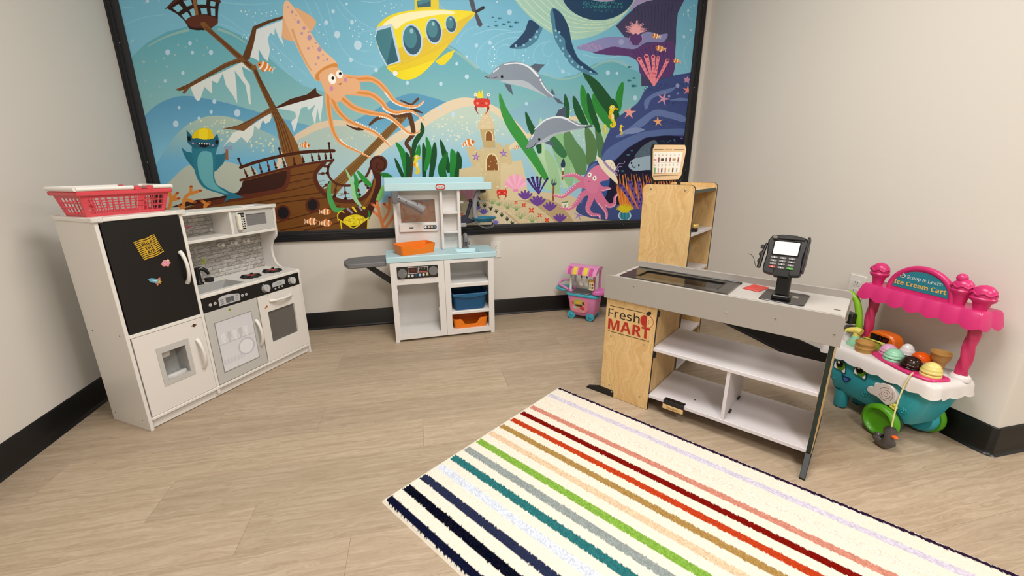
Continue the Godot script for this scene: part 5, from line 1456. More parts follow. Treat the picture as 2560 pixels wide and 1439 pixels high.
func build_magnets() -> void:
	var t := thing("square_magnet", "square yellow and black striped magnet reading RULE THE AIR on chalkboard door", "magnet", on_kitchen(Vector3(0.1435, 0.711, 0.0005)), KITCHEN_TURN)
	var body := Node3D.new()
	body.name = "tilted_face"
	t.add_child(body)
	body.rotation_degrees.z = 15.5
	var w := 0.0385
	part(body, "card", G.new().prism(rrect(-w, -w, w, w, 0.002, 2), 0.0, 0.0014), pm("14120c", 0.5))
	var yl := pm("c79f24", 0.5)
	for k in 11:
		var g := G.new()
		var y := -w + 0.0035 + k * 0.0071
		var rows := [[], []]
		for i in 13:
			var x := -w + 0.0008 + (2.0 * w - 0.0016) * i / 12.0
			var o := sin(i * 0.62 + 0.4) * 0.0022
			rows[0].append(Vector3(x, clampf(y + o - 0.0021, -w, w), 0.0017)); rows[1].append(Vector3(x, clampf(y + o + 0.0021, -w, w), 0.0017))
		part(body, "stripe", g.skin(rows, false), yl)
	for l: Array in [["RULE", 0.017, 0.0145], ["THE", 0.0005, 0.0145], ["AIR", -0.0155, 0.0145]]:
		part(body, "text_ground", G.new().b6(-0.021 if l[0] == "RULE" else -0.017, 0.021 if l[0] == "RULE" else 0.017, l[1] - 0.0078, l[1] + 0.0078, 0.0016, 0.0019), yl)
		letters(body, "lettering", l[0], 0.0115, pm("14120c", 0.5), Vector3(0, l[1], 0.0022), Vector3.ZERO, true)
	star_on(body, Vector3(0.028, -0.026, 0.0019), 0.007, pm("14120c", 0.5))
	# pink toy shaped magnet, rocket, planet, small stickers
	var p := thing("pink_magnet", "small pink and cream star shaped magnet beside the yellow square magnet", "magnet", on_kitchen(Vector3(0.186, 0.6405, 0.0005)), KITCHEN_TURN)
	part(p, "body", G.new().prism(PackedVector2Array(curve(pts2([-0.016, -0.002, -0.012, 0.006, -0.004, 0.014, 0.006, 0.012, 0.012, 0.016, 0.013, 0.005, 0.018, -0.002, 0.011, -0.006, 0.007, -0.014, -0.002, -0.010, -0.010, -0.010]), 4, true)), 0.0, 0.0016), pm("d98c86", 0.4))
	part(p, "face", G.new().prism(oval(-0.001, 0.002, 0.0095, 0.0085), 0.0015, 0.002), pm("d99ab8", 0.4))
	part(p, "patch", G.new().prism(oval(0.010, 0.009, 0.004, 0.004), 0.0015, 0.0021), pm("d9cf9a", 0.4))
	for k: float in [-1.0, 1.0]: part(p, "eye", G.new().prism(oval(-0.001 + k * 0.003, 0.003, 0.001, 0.0016, 8), 0.0018, 0.0024), pm("3a1a2a", 0.4))
	var r := thing("rocket_magnet", "blue rocket magnet with red fins and yellow flame on chalkboard door", "magnet", on_kitchen(Vector3(0.135, 0.583, 0.0005)), KITCHEN_TURN)
	var rr := Node3D.new()
	rr.name = "tilted_face"
	r.add_child(rr)
	rr.rotation_degrees.z = 152.0
	part(rr, "fin", G.new().prism(v2([-0.004, 0.006, -0.014, 0.017, -0.018, 0.010, -0.012, 0.004]), 0.0, 0.0012), pm("c8776a", 0.4))
	part(rr, "fin", G.new().prism(v2([-0.004, -0.006, -0.012, -0.004, -0.018, -0.010, -0.014, -0.017]), 0.0, 0.0012), pm("c8776a", 0.4))
	part(rr, "flame", G.new().prism(v2([-0.010, 0.005, -0.024, 0.006, -0.019, 0.001, -0.025, -0.003, -0.018, -0.003, -0.020, -0.008, -0.010, -0.005]), 0.0, 0.0011), pm("d9a23a", 0.4))
	part(rr, "hull", G.new().prism(PackedVector2Array(curve(pts2([0.022, 0.0, 0.012, 0.0075, -0.004, 0.008, -0.012, 0.0055, -0.012, -0.0055, -0.004, -0.008, 0.012, -0.0075]), 4, true)), 0.0, 0.0016), pm("5f9fb4", 0.4))
	for k in 3: part(rr, "porthole", G.new().prism(oval(0.009 - k * 0.0065, 0, 0.0018, 0.0018, 10), 0.0015, 0.002), pm("e4ecee", 0.4))
	var s := thing("planet_sticker", "small brown ringed planet sticker above the ice dispenser", "sticker", on_kitchen(Vector3(0.236, 0.3625, 0.0)), KITCHEN_TURN)
	part(s, "ring", G.new().prism(oval(0, 0, 0.0125, 0.0028, 20), 0.0, 0.0006), pm("8a6a44", 0.4))
	part(s, "globe", G.new().prism(oval(0, 0, 0.0066, 0.0066, 18), 0.0, 0.0010), pm("4a2a22", 0.4))
	var gs := thing("green_sticker", "tiny round green sticker on grey dishwasher door", "sticker", on_kitchen(Vector3(0.396, 0.381, 0.0)), KITCHEN_TURN)
	part(gs, "dot", G.new().prism(oval(0, 0, 0.0066, 0.0066, 16), 0.0, 0.0006), pm("9db04a", 0.5))
	part(gs, "mark", G.new().prism(oval(0.0005, 0, 0.0028, 0.0034, 12), 0.0005, 0.0010), pm("5c7030", 0.5))
	var cr := thing("comet_sticker", "tiny orange comet sticker above the oven window", "sticker", on_kitchen(Vector3(0.575, 0.337, 0.0)), KITCHEN_TURN)
	part(cr, "tail", G.new().prism(v2([-0.013, -0.008, 0.0, -0.006, 0.004, 0.004, -0.002, 0.003]), 0.0, 0.0006), pm("c98a3a", 0.5))
	part(cr, "head", G.new().prism(oval(0.003, 0.001, 0.0055, 0.0052, 14), 0.0, 0.0010), pm("a2502a", 0.5))
	var gm := thing("green_alien_sticker", "small green blob sticker on the brick backsplash of play kitchen", "sticker", on_kitchen(Vector3(0.4747, 0.5706, -0.2358)), KITCHEN_TURN)
	part(gm, "blob", G.new().prism(PackedVector2Array(curve(pts2([-0.007, -0.014, -0.0095, 0.0, -0.007, 0.011, 0.0, 0.016, 0.007, 0.011, 0.010, 0.0, 0.007, -0.014, 0.0, -0.011]), 4, true)), 0.0, 0.0008), pm("a9b85a", 0.5))
	part(gm, "face", G.new().prism(oval(0, 0.0, 0.004, 0.006, 14), 0.0007, 0.0012), pm("7f9440", 0.5))
	var pk := thing("pink_lips_sticker", "small pink pointed sticker on the brick wall above the shelf", "sticker", on_kitchen(Vector3(0.437, 0.738, -0.2358)), KITCHEN_TURN)
	part(pk, "shape", G.new().prism(PackedVector2Array(curve(pts2([-0.016, 0.0, -0.006, 0.0068, 0.004, 0.006, 0.015, 0.0, 0.004, -0.006, -0.006, -0.006]), 4, true)), 0.0, 0.0008), pm("c2708c", 0.5))
	part(pk, "crease", G.new().b6(-0.010, 0.010, -0.0006, 0.0006, 0.0007, 0.0011), pm("9c4a68", 0.5))

func star_on(parent: Node, at: Vector3, r: float, m: Material) -> void:
	var p := PackedVector2Array()
	for i in 10: p.append(Vector2(at.x, at.y) + Vector2(0, r if i % 2 == 0 else r * 0.4).rotated(TAU * i / 10))
	part(parent, "star", G.new().prism(p, at.z - 0.0004, at.z + 0.0003), m)

# ---------------------------------------------------------------- the plastic laundry and scale play stand
const STAND := Vector3(-0.1662, 0.0, -2.3976)
const STAND_TURN := 3.086

# an open tub: rings of a rounded outline, lo and hi half sizes, with a dip cut in the front wall
func tub(lx: float, lz: float, hx: float, hz: float, h: float, wall: float, dip := 0.0, dipw := 0.3, rim := 0.0) -> G:
	var rows := [[], [], [], [], [], []]
	var a := rrect(-lx, -lz, lx, lz, minf(lx, lz) * 0.28, 6)
	var b := rrect(-hx, -hz, hx, hz, minf(hx, hz) * 0.28, 6)
	# finer steps along the long sides so that the dip has a soft outline
	var fine := func(q: PackedVector2Array) -> Array:
		var o := []
		for i in q.size():
			var p := q[i]; var r := q[(i + 1) % q.size()]
			var m := maxi(1, 16 if p.distance_to(r) > 0.03 else 1)
			for k in m: o.append(p.lerp(r, float(k) / m))
		return o
	var fa: Array = fine.call(a); var fb: Array = fine.call(b)
	for i in fa.size():
		var p: Vector2 = fa[i]; var q: Vector2 = fb[mini(i, fb.size() - 1)]
		var y := h
		if dip > 0.0 and q.y > hz * 0.55:
			var u := absf(q.x) / hx
			y = h - dip * smoothstep(dipw + 0.28, dipw, u)
		var f := (y / h)
		var e := p.lerp(q, f)
		var inn := e * ((e.length() - wall) / e.length()); var inb := p * ((p.length() - wall) / p.length())
		rows[0].append(Vector3(p.x, 0.0, p.y)); rows[1].append(Vector3(e.x, y - 0.002, e.y))
		var fl := e * ((e.length() + rim) / e.length())
		rows[2].append(Vector3(fl.x, y - 0.001, fl.y)); rows[3].append(Vector3(fl.x * 0.995, y, fl.y * 0.995))
		rows[4].append(Vector3(inn.x, y - 0.0005, inn.y)); rows[5].append(Vector3(inb.x, 0.004, inb.y))
	var g := G.new().skin(rows, true, 0.6)
	g.fan(rows[5], Vector3.UP); g.fan(rows[0], Vector3.DOWN)
	return g

func build_laundry() -> void:
	var t := thing("laundry_play_stand", "white plastic play stand with pale blue counter, header tray and folding ironing board", "play stand", STAND, STAND_TURN)
	var white := pm("dcd9d6", 0.4)
	var aqua := pm("b2d3db", 0.4)
	var gry := pm("737376", 0.42)
	# left cabinet
	var lc := G.new()
	lc.holed(0.0, 0.3015, 0.015, 0.479, 0.030, 0.2655, 0.043, 0.351, -0.022, 0.0)
	lc.b6(0.0, 0.014, 0.015, 0.479, -0.22, -0.022); lc.b6(0.288, 0.3015, 0.015, 0.479, -0.22, -0.022)
	lc.b6(0.014, 0.288, 0.015, 0.043, -0.22, -0.022); lc.b6(0.014, 0.288, 0.043, 0.479, -0.22, -0.205)
	var l := part(t, "cabinet", lc, white)
	for h: Array in [[0.030, 0.30], [0.030, 0.155], [0.2655, 0.315], [0.2655, 0.170]]:
		part(l, "hinge_clip", G.new().b6(h[0] - 0.004, h[0] + 0.004, h[1], h[1] + 0.022, -0.035, -0.012, 0.002), white)
	var rc := G.new()
	rc.holed(0.303, 0.598, 0.015, 0.479, 0.3365, 0.565, 0.043, 0.4615, -0.022, 0.0)
	rc.b6(0.303, 0.317, 0.015, 0.479, -0.22, -0.022); rc.b6(0.584, 0.598, 0.015, 0.479, -0.22, -0.022)
	rc.b6(0.317, 0.584, 0.015, 0.043, -0.22, -0.022); rc.b6(0.317, 0.584, 0.043, 0.479, -0.22, -0.205)
	part(t, "cabinet", rc, white)
	part(t, "shelf", G.new().b6(0.319, 0.582, 0.309, 0.335, -0.205, -0.003, 0.003), white)
	part(t, "shelf", G.new().b6(0.319, 0.582, 0.140, 0.160, -0.205, -0.003, 0.003), white)
	for x: float in [0.0, 0.575]:
		for z: float in [-0.22, -0.023]: part(t, "foot", G.new().b6(x, x + 0.023, 0.0, 0.016, z, z + 0.023, 0.001), white)
	# counter with a shallow sink
	var cg := G.new()
	cg.b6(-0.018, 0.616, 0.480, 0.5145, -0.020, 0.002, 0.004); cg.b6(-0.018, 0.616, 0.480, 0.5145, -0.231, -0.146)
	cg.b6(-0.018, 0.390, 0.480, 0.5145, -0.146, -0.020); cg.b6(0.519, 0.616, 0.480, 0.5145, -0.146, -0.020)
	part(t, "counter", cg, aqua, "pale blue counter")
	var s0 := [Vector3(0.388, 0.5155, -0.148), Vector3(0.521, 0.5155, -0.148), Vector3(0.521, 0.5155, -0.018), Vector3(0.388, 0.5155, -0.018)]
	var s1 := [Vector3(0.402, 0.488, -0.134), Vector3(0.507, 0.488, -0.134), Vector3(0.507, 0.488, -0.034), Vector3(0.402, 0.488, -0.034)]
	part(t, "sink", G.new().skin([s0, s1], true, 0.9).fan(s1, Vector3.UP), aqua)
	var fp := []
	for i in 12:
		var a := PI * i / 11.0
		fp.append(Vector3(0.4573, 0.5775 + sin(a) * 0.021, -0.172 + (1.0 - cos(a)) * 0.021))
	var fg := G.new().tube([Vector3(0.4573, 0.514, -0.172), Vector3(0.4573, 0.545, -0.172)] + fp + [Vector3(0.4573, 0.560, -0.130)], 0.0125, 12)
	fg.lathe([Vector2(0.022, 0.5145), Vector2(0.021, 0.521), Vector2(0.014, 0.526)], 16, Vector3(0.4573, 0, -0.172))
	fg.ball(Vector3(0.473, 0.546, -0.160), Vector3(0.013, 0.016, 0.012), 12, 8)
	part(t, "faucet", fg, gry, "grey gooseneck faucet")
	# ironing board
	var bp := PackedVector2Array(curve(pts2([-0.018, 0.020, -0.10, 0.012, -0.195, 0.006, -0.228, 0.022, -0.250, 0.10, -0.244, 0.160, -0.215, 0.200, -0.12, 0.220, -0.018, 0.226]), 4, false))
	var bg := G.new()
	bg.xf = Transform3D(Basis(Vector3.RIGHT, -PI / 2), Vector3.ZERO)
	bg.prism(bp, 0.462, 0.487, 0.004)
	part(t, "ironing_board", bg, pm("6d6d70", 0.5), "grey ironing board leaf")
	var brc := G.new()
	brc.prism(v2([-0.150, 0.462, -0.112, 0.462, 0.0, 0.372, 0.0, 0.335]), -0.115, -0.085)
	part(t, "brace", brc, pm("131314", 0.5))
	# radio panel
	var rp := part(t, "radio_panel", G.new().prism(rrect(0.036, 0.386, 0.2655, 0.4565, 0.005, 3), 0.0, 0.0035, 0.001), pm("1b1a19", 0.4), "black radio panel")
	for k: Array in [[0.0655, 0.4185], [0.2386, 0.4235]]:
		var kn := part(rp, "dial", disc(k[0], k[1], 0.003, 0.0265, 0.011, 24), pm("6b6b6c", 0.5))
		part(kn, "dial_line", G.new().b6(k[0] + 0.004, k[0] + 0.024, k[1] - 0.001, k[1] + 0.001, 0.0135, 0.0145), pm("9a9a9a", 0.5))
	for k: Array in [[0.0965, 0.1495, "3a1714"], [0.154, 0.209, "241b18"]]:
		part(rp, "display_rim", G.new().holed(k[0], k[1], 0.414, 0.452, k[0] + 0.002, k[1] - 0.002, 0.416, 0.450, 0.003, 0.0048), pm("d6d3ce", 0.4))
		part(rp, "display", G.new().b6(k[0] + 0.002, k[1] - 0.002, 0.416, 0.450, 0.003, 0.004), pm(k[2], 0.25))
	part(rp, "tuner_bar", G.new().b6(0.160, 0.203, 0.419, 0.425, 0.0038, 0.0046), pm("b4574a", 0.4))
	for k in 5: part(rp, "tuner_mark", G.new().b6(0.162 + k * 0.0092, 0.1635 + k * 0.0092, 0.437, 0.446, 0.0038, 0.0046), pm("b9b4aa", 0.4))
	letters(rp, "digits", "12:45", 0.008, pm("8c3a30", 0.4), Vector3(0.119, 0.434, 0.0042))
	for k in 6: part(rp, "button", disc(0.099 + k * 0.0209, 0.4015 + k * 0.0006, 0.003, 0.0078, 0.0018), pm(["c9c7c3", "c9c7c3", "2c3f66", "8fbcd4", "c9c7c3", "c9b47c"][k], 0.35))
	# tower with a see-through window, shelves and header
	var tw := G.new()
	tw.b6(0.045, 0.064, 0.5145, 0.868, -0.225, -0.15, 0.003); tw.b6(0.313, 0.329, 0.5145, 0.868, -0.225, -0.15, 0.003); tw.b6(0.416, 0.434, 0.5145, 0.868, -0.225, -0.15, 0.003)
	tw.holed(0.064, 0.313, 0.5145, 0.868, 0.085, 0.288, 0.678, 0.812, -0.216, -0.205)
	tw.b6(0.329, 0.416, 0.5145, 0.868, -0.216, -0.205)
	part(t, "tower", tw, white)
	part(t, "window_pane", G.new().b6(0.083, 0.290, 0.676, 0.814, -0.213, -0.211), glass("a8806c", 0.32, 0.05), "brown tinted clear window")
	var lg := part(t, "control_ledge", G.new().prism(rrect(0.072, 0.623, 0.302, 0.672, 0.006, 3), -0.206, -0.192, 0.003), white)
	part(lg, "slot", G.new().b6(0.129, 0.153, 0.6435, 0.6525, -0.192, -0.1912), pm("2a2a2c", 0.5))
	part(lg, "button_plate", G.new().prism(rrect(0.214, 0.637, 0.291, 0.660, 0.010, 5), -0.193, -0.190), pm("26303a", 0.4))
	for k in 4: part(lg, "button", disc(0.2245 + k * 0.0188, 0.6485, -0.190, 0.0072, 0.0016), pm(["e2e0dc", "b8b2c4", "c9a456", "3f7cae"][k], 0.35))
	for y: float in [0.727, 0.611]:
		var sg := G.new()
		var op := PackedVector2Array([Vector2(0.329, 0.206)])
		for i in 9: op.append(Vector2(lerpf(0.329, 0.416, i / 8.0), 0.150 - 0.010 * sin(PI * i / 8.0)))
		op.append(Vector2(0.416, 0.206))
		sg.xf = Transform3D(Basis(Vector3.RIGHT, -PI / 2), Vector3.ZERO)
		part(t, "tower_shelf", sg.prism(op, y, y + 0.014, 0.003), white)
	var hd := G.new()
	hd.b6(0.004, 0.6265, 0.8665, 0.875, -0.262, -0.138, 0.002)
	hd.b6(0.004, 0.6265, 0.8665, 0.9095, -0.144, -0.136, 0.003); hd.b6(0.004, 0.606, 0.8665, 0.940, -0.264, -0.256, 0.003)
	for x: float in [0.004, 0.6195]: hd.b6(x, x + 0.007, 0.8665, 0.9095, -0.262, -0.138, 0.002)
	var hp := part(t, "header_tray", hd, pm("b9dbe2", 0.4), "pale blue header tray")
	part(hp, "badge", G.new().prism(rrect(0.2905, 0.871, 0.3475, 0.902, 0.0135, 6), -0.137, -0.1335, 0.001), pm("b2393c", 0.35))
	part(hp, "badge_field", G.new().prism(rrect(0.297, 0.877, 0.341, 0.896, 0.0085, 6), -0.1336, -0.1328), pm("e8e6e4", 0.35))
	letters(hp, "lettering", "little tikes", 0.0068, pm("16181c", 0.4), Vector3(0.319, 0.8862, -0.1326), Vector3.ZERO, true, 0.036)
	# swivel arm on the left
	var ar := G.new()
	ar.tube([Vector3(0.062, 0.834, -0.125), Vector3(0.175, 0.781, -0.118)], [0.0185, 0.0205], 14)
	ar.tube([Vector3(0.172, 0.783, -0.118), Vector3(0.214, 0.757, -0.116)], [0.0235, 0.027], 14)
	part(t, "swivel_arm", ar, pm("858588", 0.42), "grey swivel arm")
	part(t, "arm_bracket", G.new().prism(rrect(0.042, 0.800, 0.076, 0.868, 0.008, 3), -0.15, -0.105, 0.004), pm("67676a", 0.45))
	for k: Array in [[0.082, 0.828], [0.118, 0.810], [0.158, 0.790], [0.180, 0.795], [0.182, 0.777]]:
		part(t, "arm_screw", disc(k[0], k[1], -0.101, 0.0034, 0.002, 8), pm("19191a", 0.5))
	# hanging scale on the right
	var sa := G.new()
	sa.tube(curve([Vector3(0.588, 0.858, -0.205), Vector3(0.552, 0.846, -0.2), Vector3(0.534, 0.80, -0.198), Vector3(0.528, 0.750, -0.196), Vector3(0.532, 0.70, -0.19), Vector3(0.545, 0.66, -0.18)], 4), 0.0145, 10)
	part(t, "scale_arm", sa, pm("86868a", 0.42), "grey curved scale arm")
	var sb := PackedVector2Array(curve(pts2([0.532, 0.672, 0.545, 0.650, 0.575, 0.634, 0.600, 0.628, 0.632, 0.632, 0.644, 0.650, 0.640, 0.668, 0.590, 0.672]), 4, true))
	part(t, "scale_base", G.new().prism(sb, -0.215, -0.165, 0.005), pm("8f8f92", 0.42))
	part(t, "scale_dish", G.new().lathe([Vector2(0, 0.668), Vector2(0.04, 0.668), Vector2(0.062, 0.678), Vector2(0.081, 0.694), Vector2(0.079, 0.696), Vector2(0.058, 0.683), Vector2(0.038, 0.673), Vector2(0, 0.673)], 28, Vector3(0.585, 0, -0.19), 1.0, 0.75), pm("1e6f8c", 0.35), "teal blue scale dish")
	part(t, "scale_mount", G.new().b6(0.565, 0.600, 0.846, 0.868, -0.22, -0.185, 0.004), pm("1a1a1c", 0.5))
	var dk := G.new()
	dk.tube([Vector3(0.512, 0.792, -0.215), Vector3(0.478, 0.690, -0.215)], 0.011, 10)
	dk.prism(PackedVector2Array(curve(pts2([0.436, 0.690, 0.470, 0.712, 0.500, 0.688, 0.530, 0.676, 0.520, 0.664, 0.470, 0.658, 0.436, 0.662]), 4, true)), -0.224, -0.205, 0.003)
	part(t, "scale_hanger", dk, pm("23273c", 0.45), "dark blue hanger behind the scale")
	var rg := []
	for i in 13: rg.append(Vector3(0.556 + cos(TAU * i / 12 * 0.8) * 0.012, 0.800 + sin(TAU * i / 12 * 0.8) * 0.014, -0.215))
	part(t, "hook", G.new().tube(rg, 0.004, 8), pm("19191b", 0.4))
	part(t, "hook_ball", G.new().ball(Vector3(0.556, 0.772, -0.21), Vector3(0.010, 0.010, 0.010), 12, 8), pm("141416", 0.4))
	part(t, "hook_ball", G.new().ball(Vector3(0.506, 0.797, -0.21), Vector3(0.011, 0.011, 0.011), 12, 8), pm("141416", 0.4))
	part(t, "clip", G.new().b6(0.434, 0.462, 0.782, 0.797, -0.215, -0.20, 0.002), pm("c9c6c0", 0.4))
	part(t, "clip", G.new().prism(rrect(0.436, 0.640, 0.476, 0.664, 0.006, 3), -0.215, -0.195, 0.003), pm("9b9a9a", 0.45))
	# what stands on and in it
	var bas := Basis(Vector3.UP, deg_to_rad(STAND_TURN))
	var orange := pm("e67a14", 0.4)
	var o1 := thing("orange_tray", "orange plastic tray with a dipped front, standing on the pale blue counter", "tray", STAND + bas * Vector3(0.147, 0.5147, -0.106), STAND_TURN + 20.7, "orange trays of the play stand")
	part(o1, "tub", tub(0.100, 0.060, 0.108, 0.068, 0.056, 0.004, 0.022, 0.25), orange)
	var o2 := thing("orange_tray", "orange plastic tray with a dipped front, in the lowest compartment of the stand", "tray", STAND + bas * Vector3(0.4515, 0.0435, -0.088), STAND_TURN, "orange trays of the play stand")
	part(o2, "tub", tub(0.100, 0.070, 0.108, 0.078, 0.062, 0.004, 0.038, 0.32), orange)
	var bb := thing("blue_bin", "dark blue plastic bin on the middle shelf of the play stand", "bin", STAND + bas * Vector3(0.4505, 0.1605, -0.098), STAND_TURN)
	part(bb, "tub", tub(0.092, 0.078, 0.106, 0.088, 0.105, 0.0035, 0.0, 0.3, 0.006), pm("0f4d78", 0.4))
	var lp := PackedVector2Array([Vector2(-0.106, 0.105), Vector2(-0.106, 0.092)])
	for i in 11: lp.append(Vector2(lerpf(-0.090, 0.090, i / 10.0), 0.090 - 0.012 * sin(PI * i / 10.0)))
	lp.append(Vector2(0.106, 0.092)); lp.append(Vector2(0.106, 0.105))
	part(bb, "front_lip", G.new().prism(lp, 0.090, 0.0965, 0.002), pm("13577f", 0.4))

# ---------------------------------------------------------------- the small pink food cart toy
func build_pink_cart() -> void:
	var t := thing("pink_food_cart", "small pink and turquoise toy food cart with striped awning by the black baseboard", "toy cart", Vector3(0.9755, 0.0, -2.5635), -42.0)
	var pink := pm("d583b4", 0.4)
	var dpink := pm("c9579c", 0.4)
	var teal := pm("3fa6bc", 0.4)
	# body: tapering tub, local x along the front, z towards the viewer
	var rows := []
	for k: Array in [[0.028, 0.010, 0.160, -0.012, -0.118], [0.04, 0.0, 0.168, -0.002, -0.128], [0.164, -0.022, 0.178, 0.006, -0.140]]:
		var ring := []
		for p in rrect(k[1], k[4], k[2], k[3], 0.018, 4): ring.append(Vector3(p.x, k[0], p.y))
		rows.append(ring)
	var b := part(t, "body", G.new().skin(rows, true, 0.5).fan(rows[0], Vector3.DOWN), pink)
	# round picture of a burger on the front
	var pl := func(called: String, pts: PackedVector2Array, z: float, c: String) -> void: part(b, called, G.new().prism(pts, z - 0.001, z), pm(c, 0.4))
	pl.call("picture_ground", rrect(0.005, 0.055, 0.128, 0.152, 0.03, 6), 0.0062, "d9808c")
	pl.call("picture_bun", PackedVector2Array(curve(pts2([0.030, 0.112, 0.035, 0.138, 0.060, 0.146, 0.086, 0.136, 0.090, 0.112, 0.06, 0.108]), 4, true)), 0.0070, "8fae6a")
	pl.call("picture_cheese", oval(0.061, 0.124, 0.021, 0.013), 0.0076, "d9a83a")
	pl.call("picture_patty", oval(0.062, 0.103, 0.028, 0.007), 0.0076, "4a2a1c")
	pl.call("picture_bread", oval(0.062, 0.094, 0.024, 0.007), 0.0072, "cfa050")
	pl.call("picture_tomato", oval(0.088, 0.084, 0.017, 0.012), 0.0074, "b83a34")
	pl.call("picture_salad", oval(0.040, 0.088, 0.016, 0.010), 0.0068, "a9b8bc")
	pl.call("picture_carrot", oval(0.023, 0.118, 0.009, 0.013), 0.0068, "c8573a")
	pl.call("picture_spatula", v2([0.086, 0.128, 0.098, 0.132, 0.106, 0.114, 0.094, 0.108]), 0.0074, "5a1c20")
	pl.call("picture_spoon", v2([0.058, 0.086, 0.064, 0.089, 0.108, 0.062, 0.104, 0.058]), 0.0078, "b9b4b8")
	# turquoise deck and grill
	var dk := G.new()
	dk.xf = Transform3D(Basis(Vector3.RIGHT, -PI / 2), Vector3.ZERO)
	dk.prism(rrect(-0.032, -0.014, 0.190, 0.150, 0.03, 6), 0.164, 0.182, 0.004)
	part(t, "deck", dk, teal)
	var gr := G.new()
	gr.xf = Transform3D(Basis(Vector3.RIGHT, -PI / 2), Vector3.ZERO)
	gr.prism(rrect(-0.018, -0.008, 0.135, 0.110, 0.025, 5), 0.181, 0.188, 0.003)
	var grill := part(t, "grill", gr, pm("77777c", 0.35, 0.4), "grey grill plate")
	for k in 14: part(grill, "grill_slot", G.new().b6(-0.008 + k * 0.0092, -0.004 + k * 0.0092, 0.1875, 0.1892, -0.032, 0.002), pm("26262a", 0.5))
	part(grill, "hotplate", G.new().b6(0.015, 0.125, 0.187, 0.190, -0.105, -0.042, 0.002), pm("3c3c40", 0.4))
	# awning on posts
	for p: Array in [[-0.008, -0.022, "e2dfe0"], [-0.008, -0.10, "d9d4d8"], [0.155, -0.022, "d583b4"], [0.168, -0.10, "d583b4"]]:
		part(t, "post", G.new().tube([Vector3(p[0], 0.180, p[1]), Vector3(p[0], 0.352, p[1])], 0.0085, 10), pm(p[2], 0.35))
		part(t, "post_foot", G.new().lathe([Vector2(0.015, 0.180), Vector2(0.014, 0.198), Vector2(0.009, 0.203)], 14, Vector3(p[0], 0, p[1])), pink)
	var aw := []
	for k: Array in [[0.322, 0.030], [0.345, 0.022], [0.362, -0.005], [0.370, -0.05], [0.362, -0.10], [0.345, -0.118]]:
		var row := []
		for i in 26:
			var u := i / 25.0
			var dip := 0.006 * absf(sin(u * PI * 6.0)) if k[0] < 0.33 else 0.0
			row.append(Vector3(lerpf(-0.028, 0.180, u), k[0] - dip, k[1]))
		aw.append(row)
	var a := part(t, "awning", G.new().skin(aw, false, 0.3), pm("d98fbe", 0.4))
	for s: float in [-0.028, 0.180]:
		var ring := []
		for r: Array in aw: ring.append(r[0 if s < 0 else 25])
		ring.append(Vector3(s, 0.345, -0.05))
		part(a, "awning_end", G.new().fan(ring, Vector3(signf(s - 0.05), 0, 0)), pink)
	for k in 5:
		var rows2 := []
		for q: Array in [[0.320, 0.0315], [0.346, 0.0235], [0.3635, -0.003]]:
			rows2.append([Vector3(-0.014 + k * 0.036, q[0], q[1]), Vector3(0.012 + k * 0.036, q[0], q[1])])
		part(a, "awning_stripe", G.new().skin(rows2, false), pm("c24f8e" if k % 2 == 0 else "e0cc2e", 0.4))
	for k: Array in [[0.070, 0.036], [0.108, 0.036]]:
		part(t, "hook", G.new().b6(k[0] - 0.004, k[0] + 0.004, 0.296, 0.310, -0.012, -0.004, 0.001), pm("4a2a5c", 0.4))
		part(t, "hanging_utensil", G.new().prism(PackedVector2Array(curve(pts2([k[0] - 0.003, 0.300, k[0] - 0.004, 0.282, k[0] - 0.013, 0.266, k[0] - 0.011, 0.244, k[0], 0.238, k[0] + 0.011, 0.244, k[0] + 0.013, 0.266, k[0] + 0.004, 0.282, k[0] + 0.003, 0.300]), 3, true)), -0.011, -0.007), pm("c4c0bc", 0.4))
	# menu board at the right
	var mb := part(t, "menu_board", G.new().prism(rrect(0.126, 0.215, 0.166, 0.292, 0.008, 4), 0.004, 0.009, 0.001), pm("3a2a24", 0.4))
	part(mb, "menu_sheet", G.new().prism(rrect(0.129, 0.219, 0.163, 0.274, 0.005, 3), 0.0085, 0.0098), pm("d8c9a0", 0.45))
	part(mb, "menu_awning", G.new().b6(0.129, 0.163, 0.274, 0.288, 0.0085, 0.0098), pm("b9862e", 0.45))
	for k in 4: part(mb, "menu_picture", G.new().b6(0.133 + (k % 2) * 0.015, 0.144 + (k % 2) * 0.015, 0.232 + (k / 2) * 0.02, 0.245 + (k / 2) * 0.02, 0.0095, 0.0102), pm(["7fa6b4", "6a5a50", "a98a80", "7c3a38"][k], 0.45))
	# side shelves
	var ls := G.new()
	ls.xf = Transform3D(Basis(Vector3.RIGHT, -PI / 2), Vector3.ZERO)
	ls.prism(PackedVector2Array(curve(pts2([-0.03, 0.02, -0.075, 0.006, -0.125, 0.04, -0.125, 0.10, -0.075, 0.13, -0.03, 0.12]), 4, true)), 0.186, 0.198, 0.003)
	part(t, "side_shelf", ls, teal)
	part(t, "side_rail", G.new().tube(curve([Vector3(-0.02, 0.20, -0.012), Vector3(-0.06, 0.212, -0.02), Vector3(-0.105, 0.222, -0.05), Vector3(-0.09, 0.238, -0.095), Vector3(-0.045, 0.240, -0.11)], 5), 0.008, 8), pink)
	var rs := G.new()
	rs.xf = Transform3D(Basis(Vector3.RIGHT, -PI / 2), Vector3.ZERO)
	rs.prism(PackedVector2Array(curve(pts2([0.150, 0.0, 0.190, -0.012, 0.225, 0.02, 0.230, 0.07, 0.195, 0.10, 0.165, 0.09]), 4, true)), 0.190, 0.214, 0.004)
	part(t, "side_tray", rs, pm("d06cb0", 0.4))
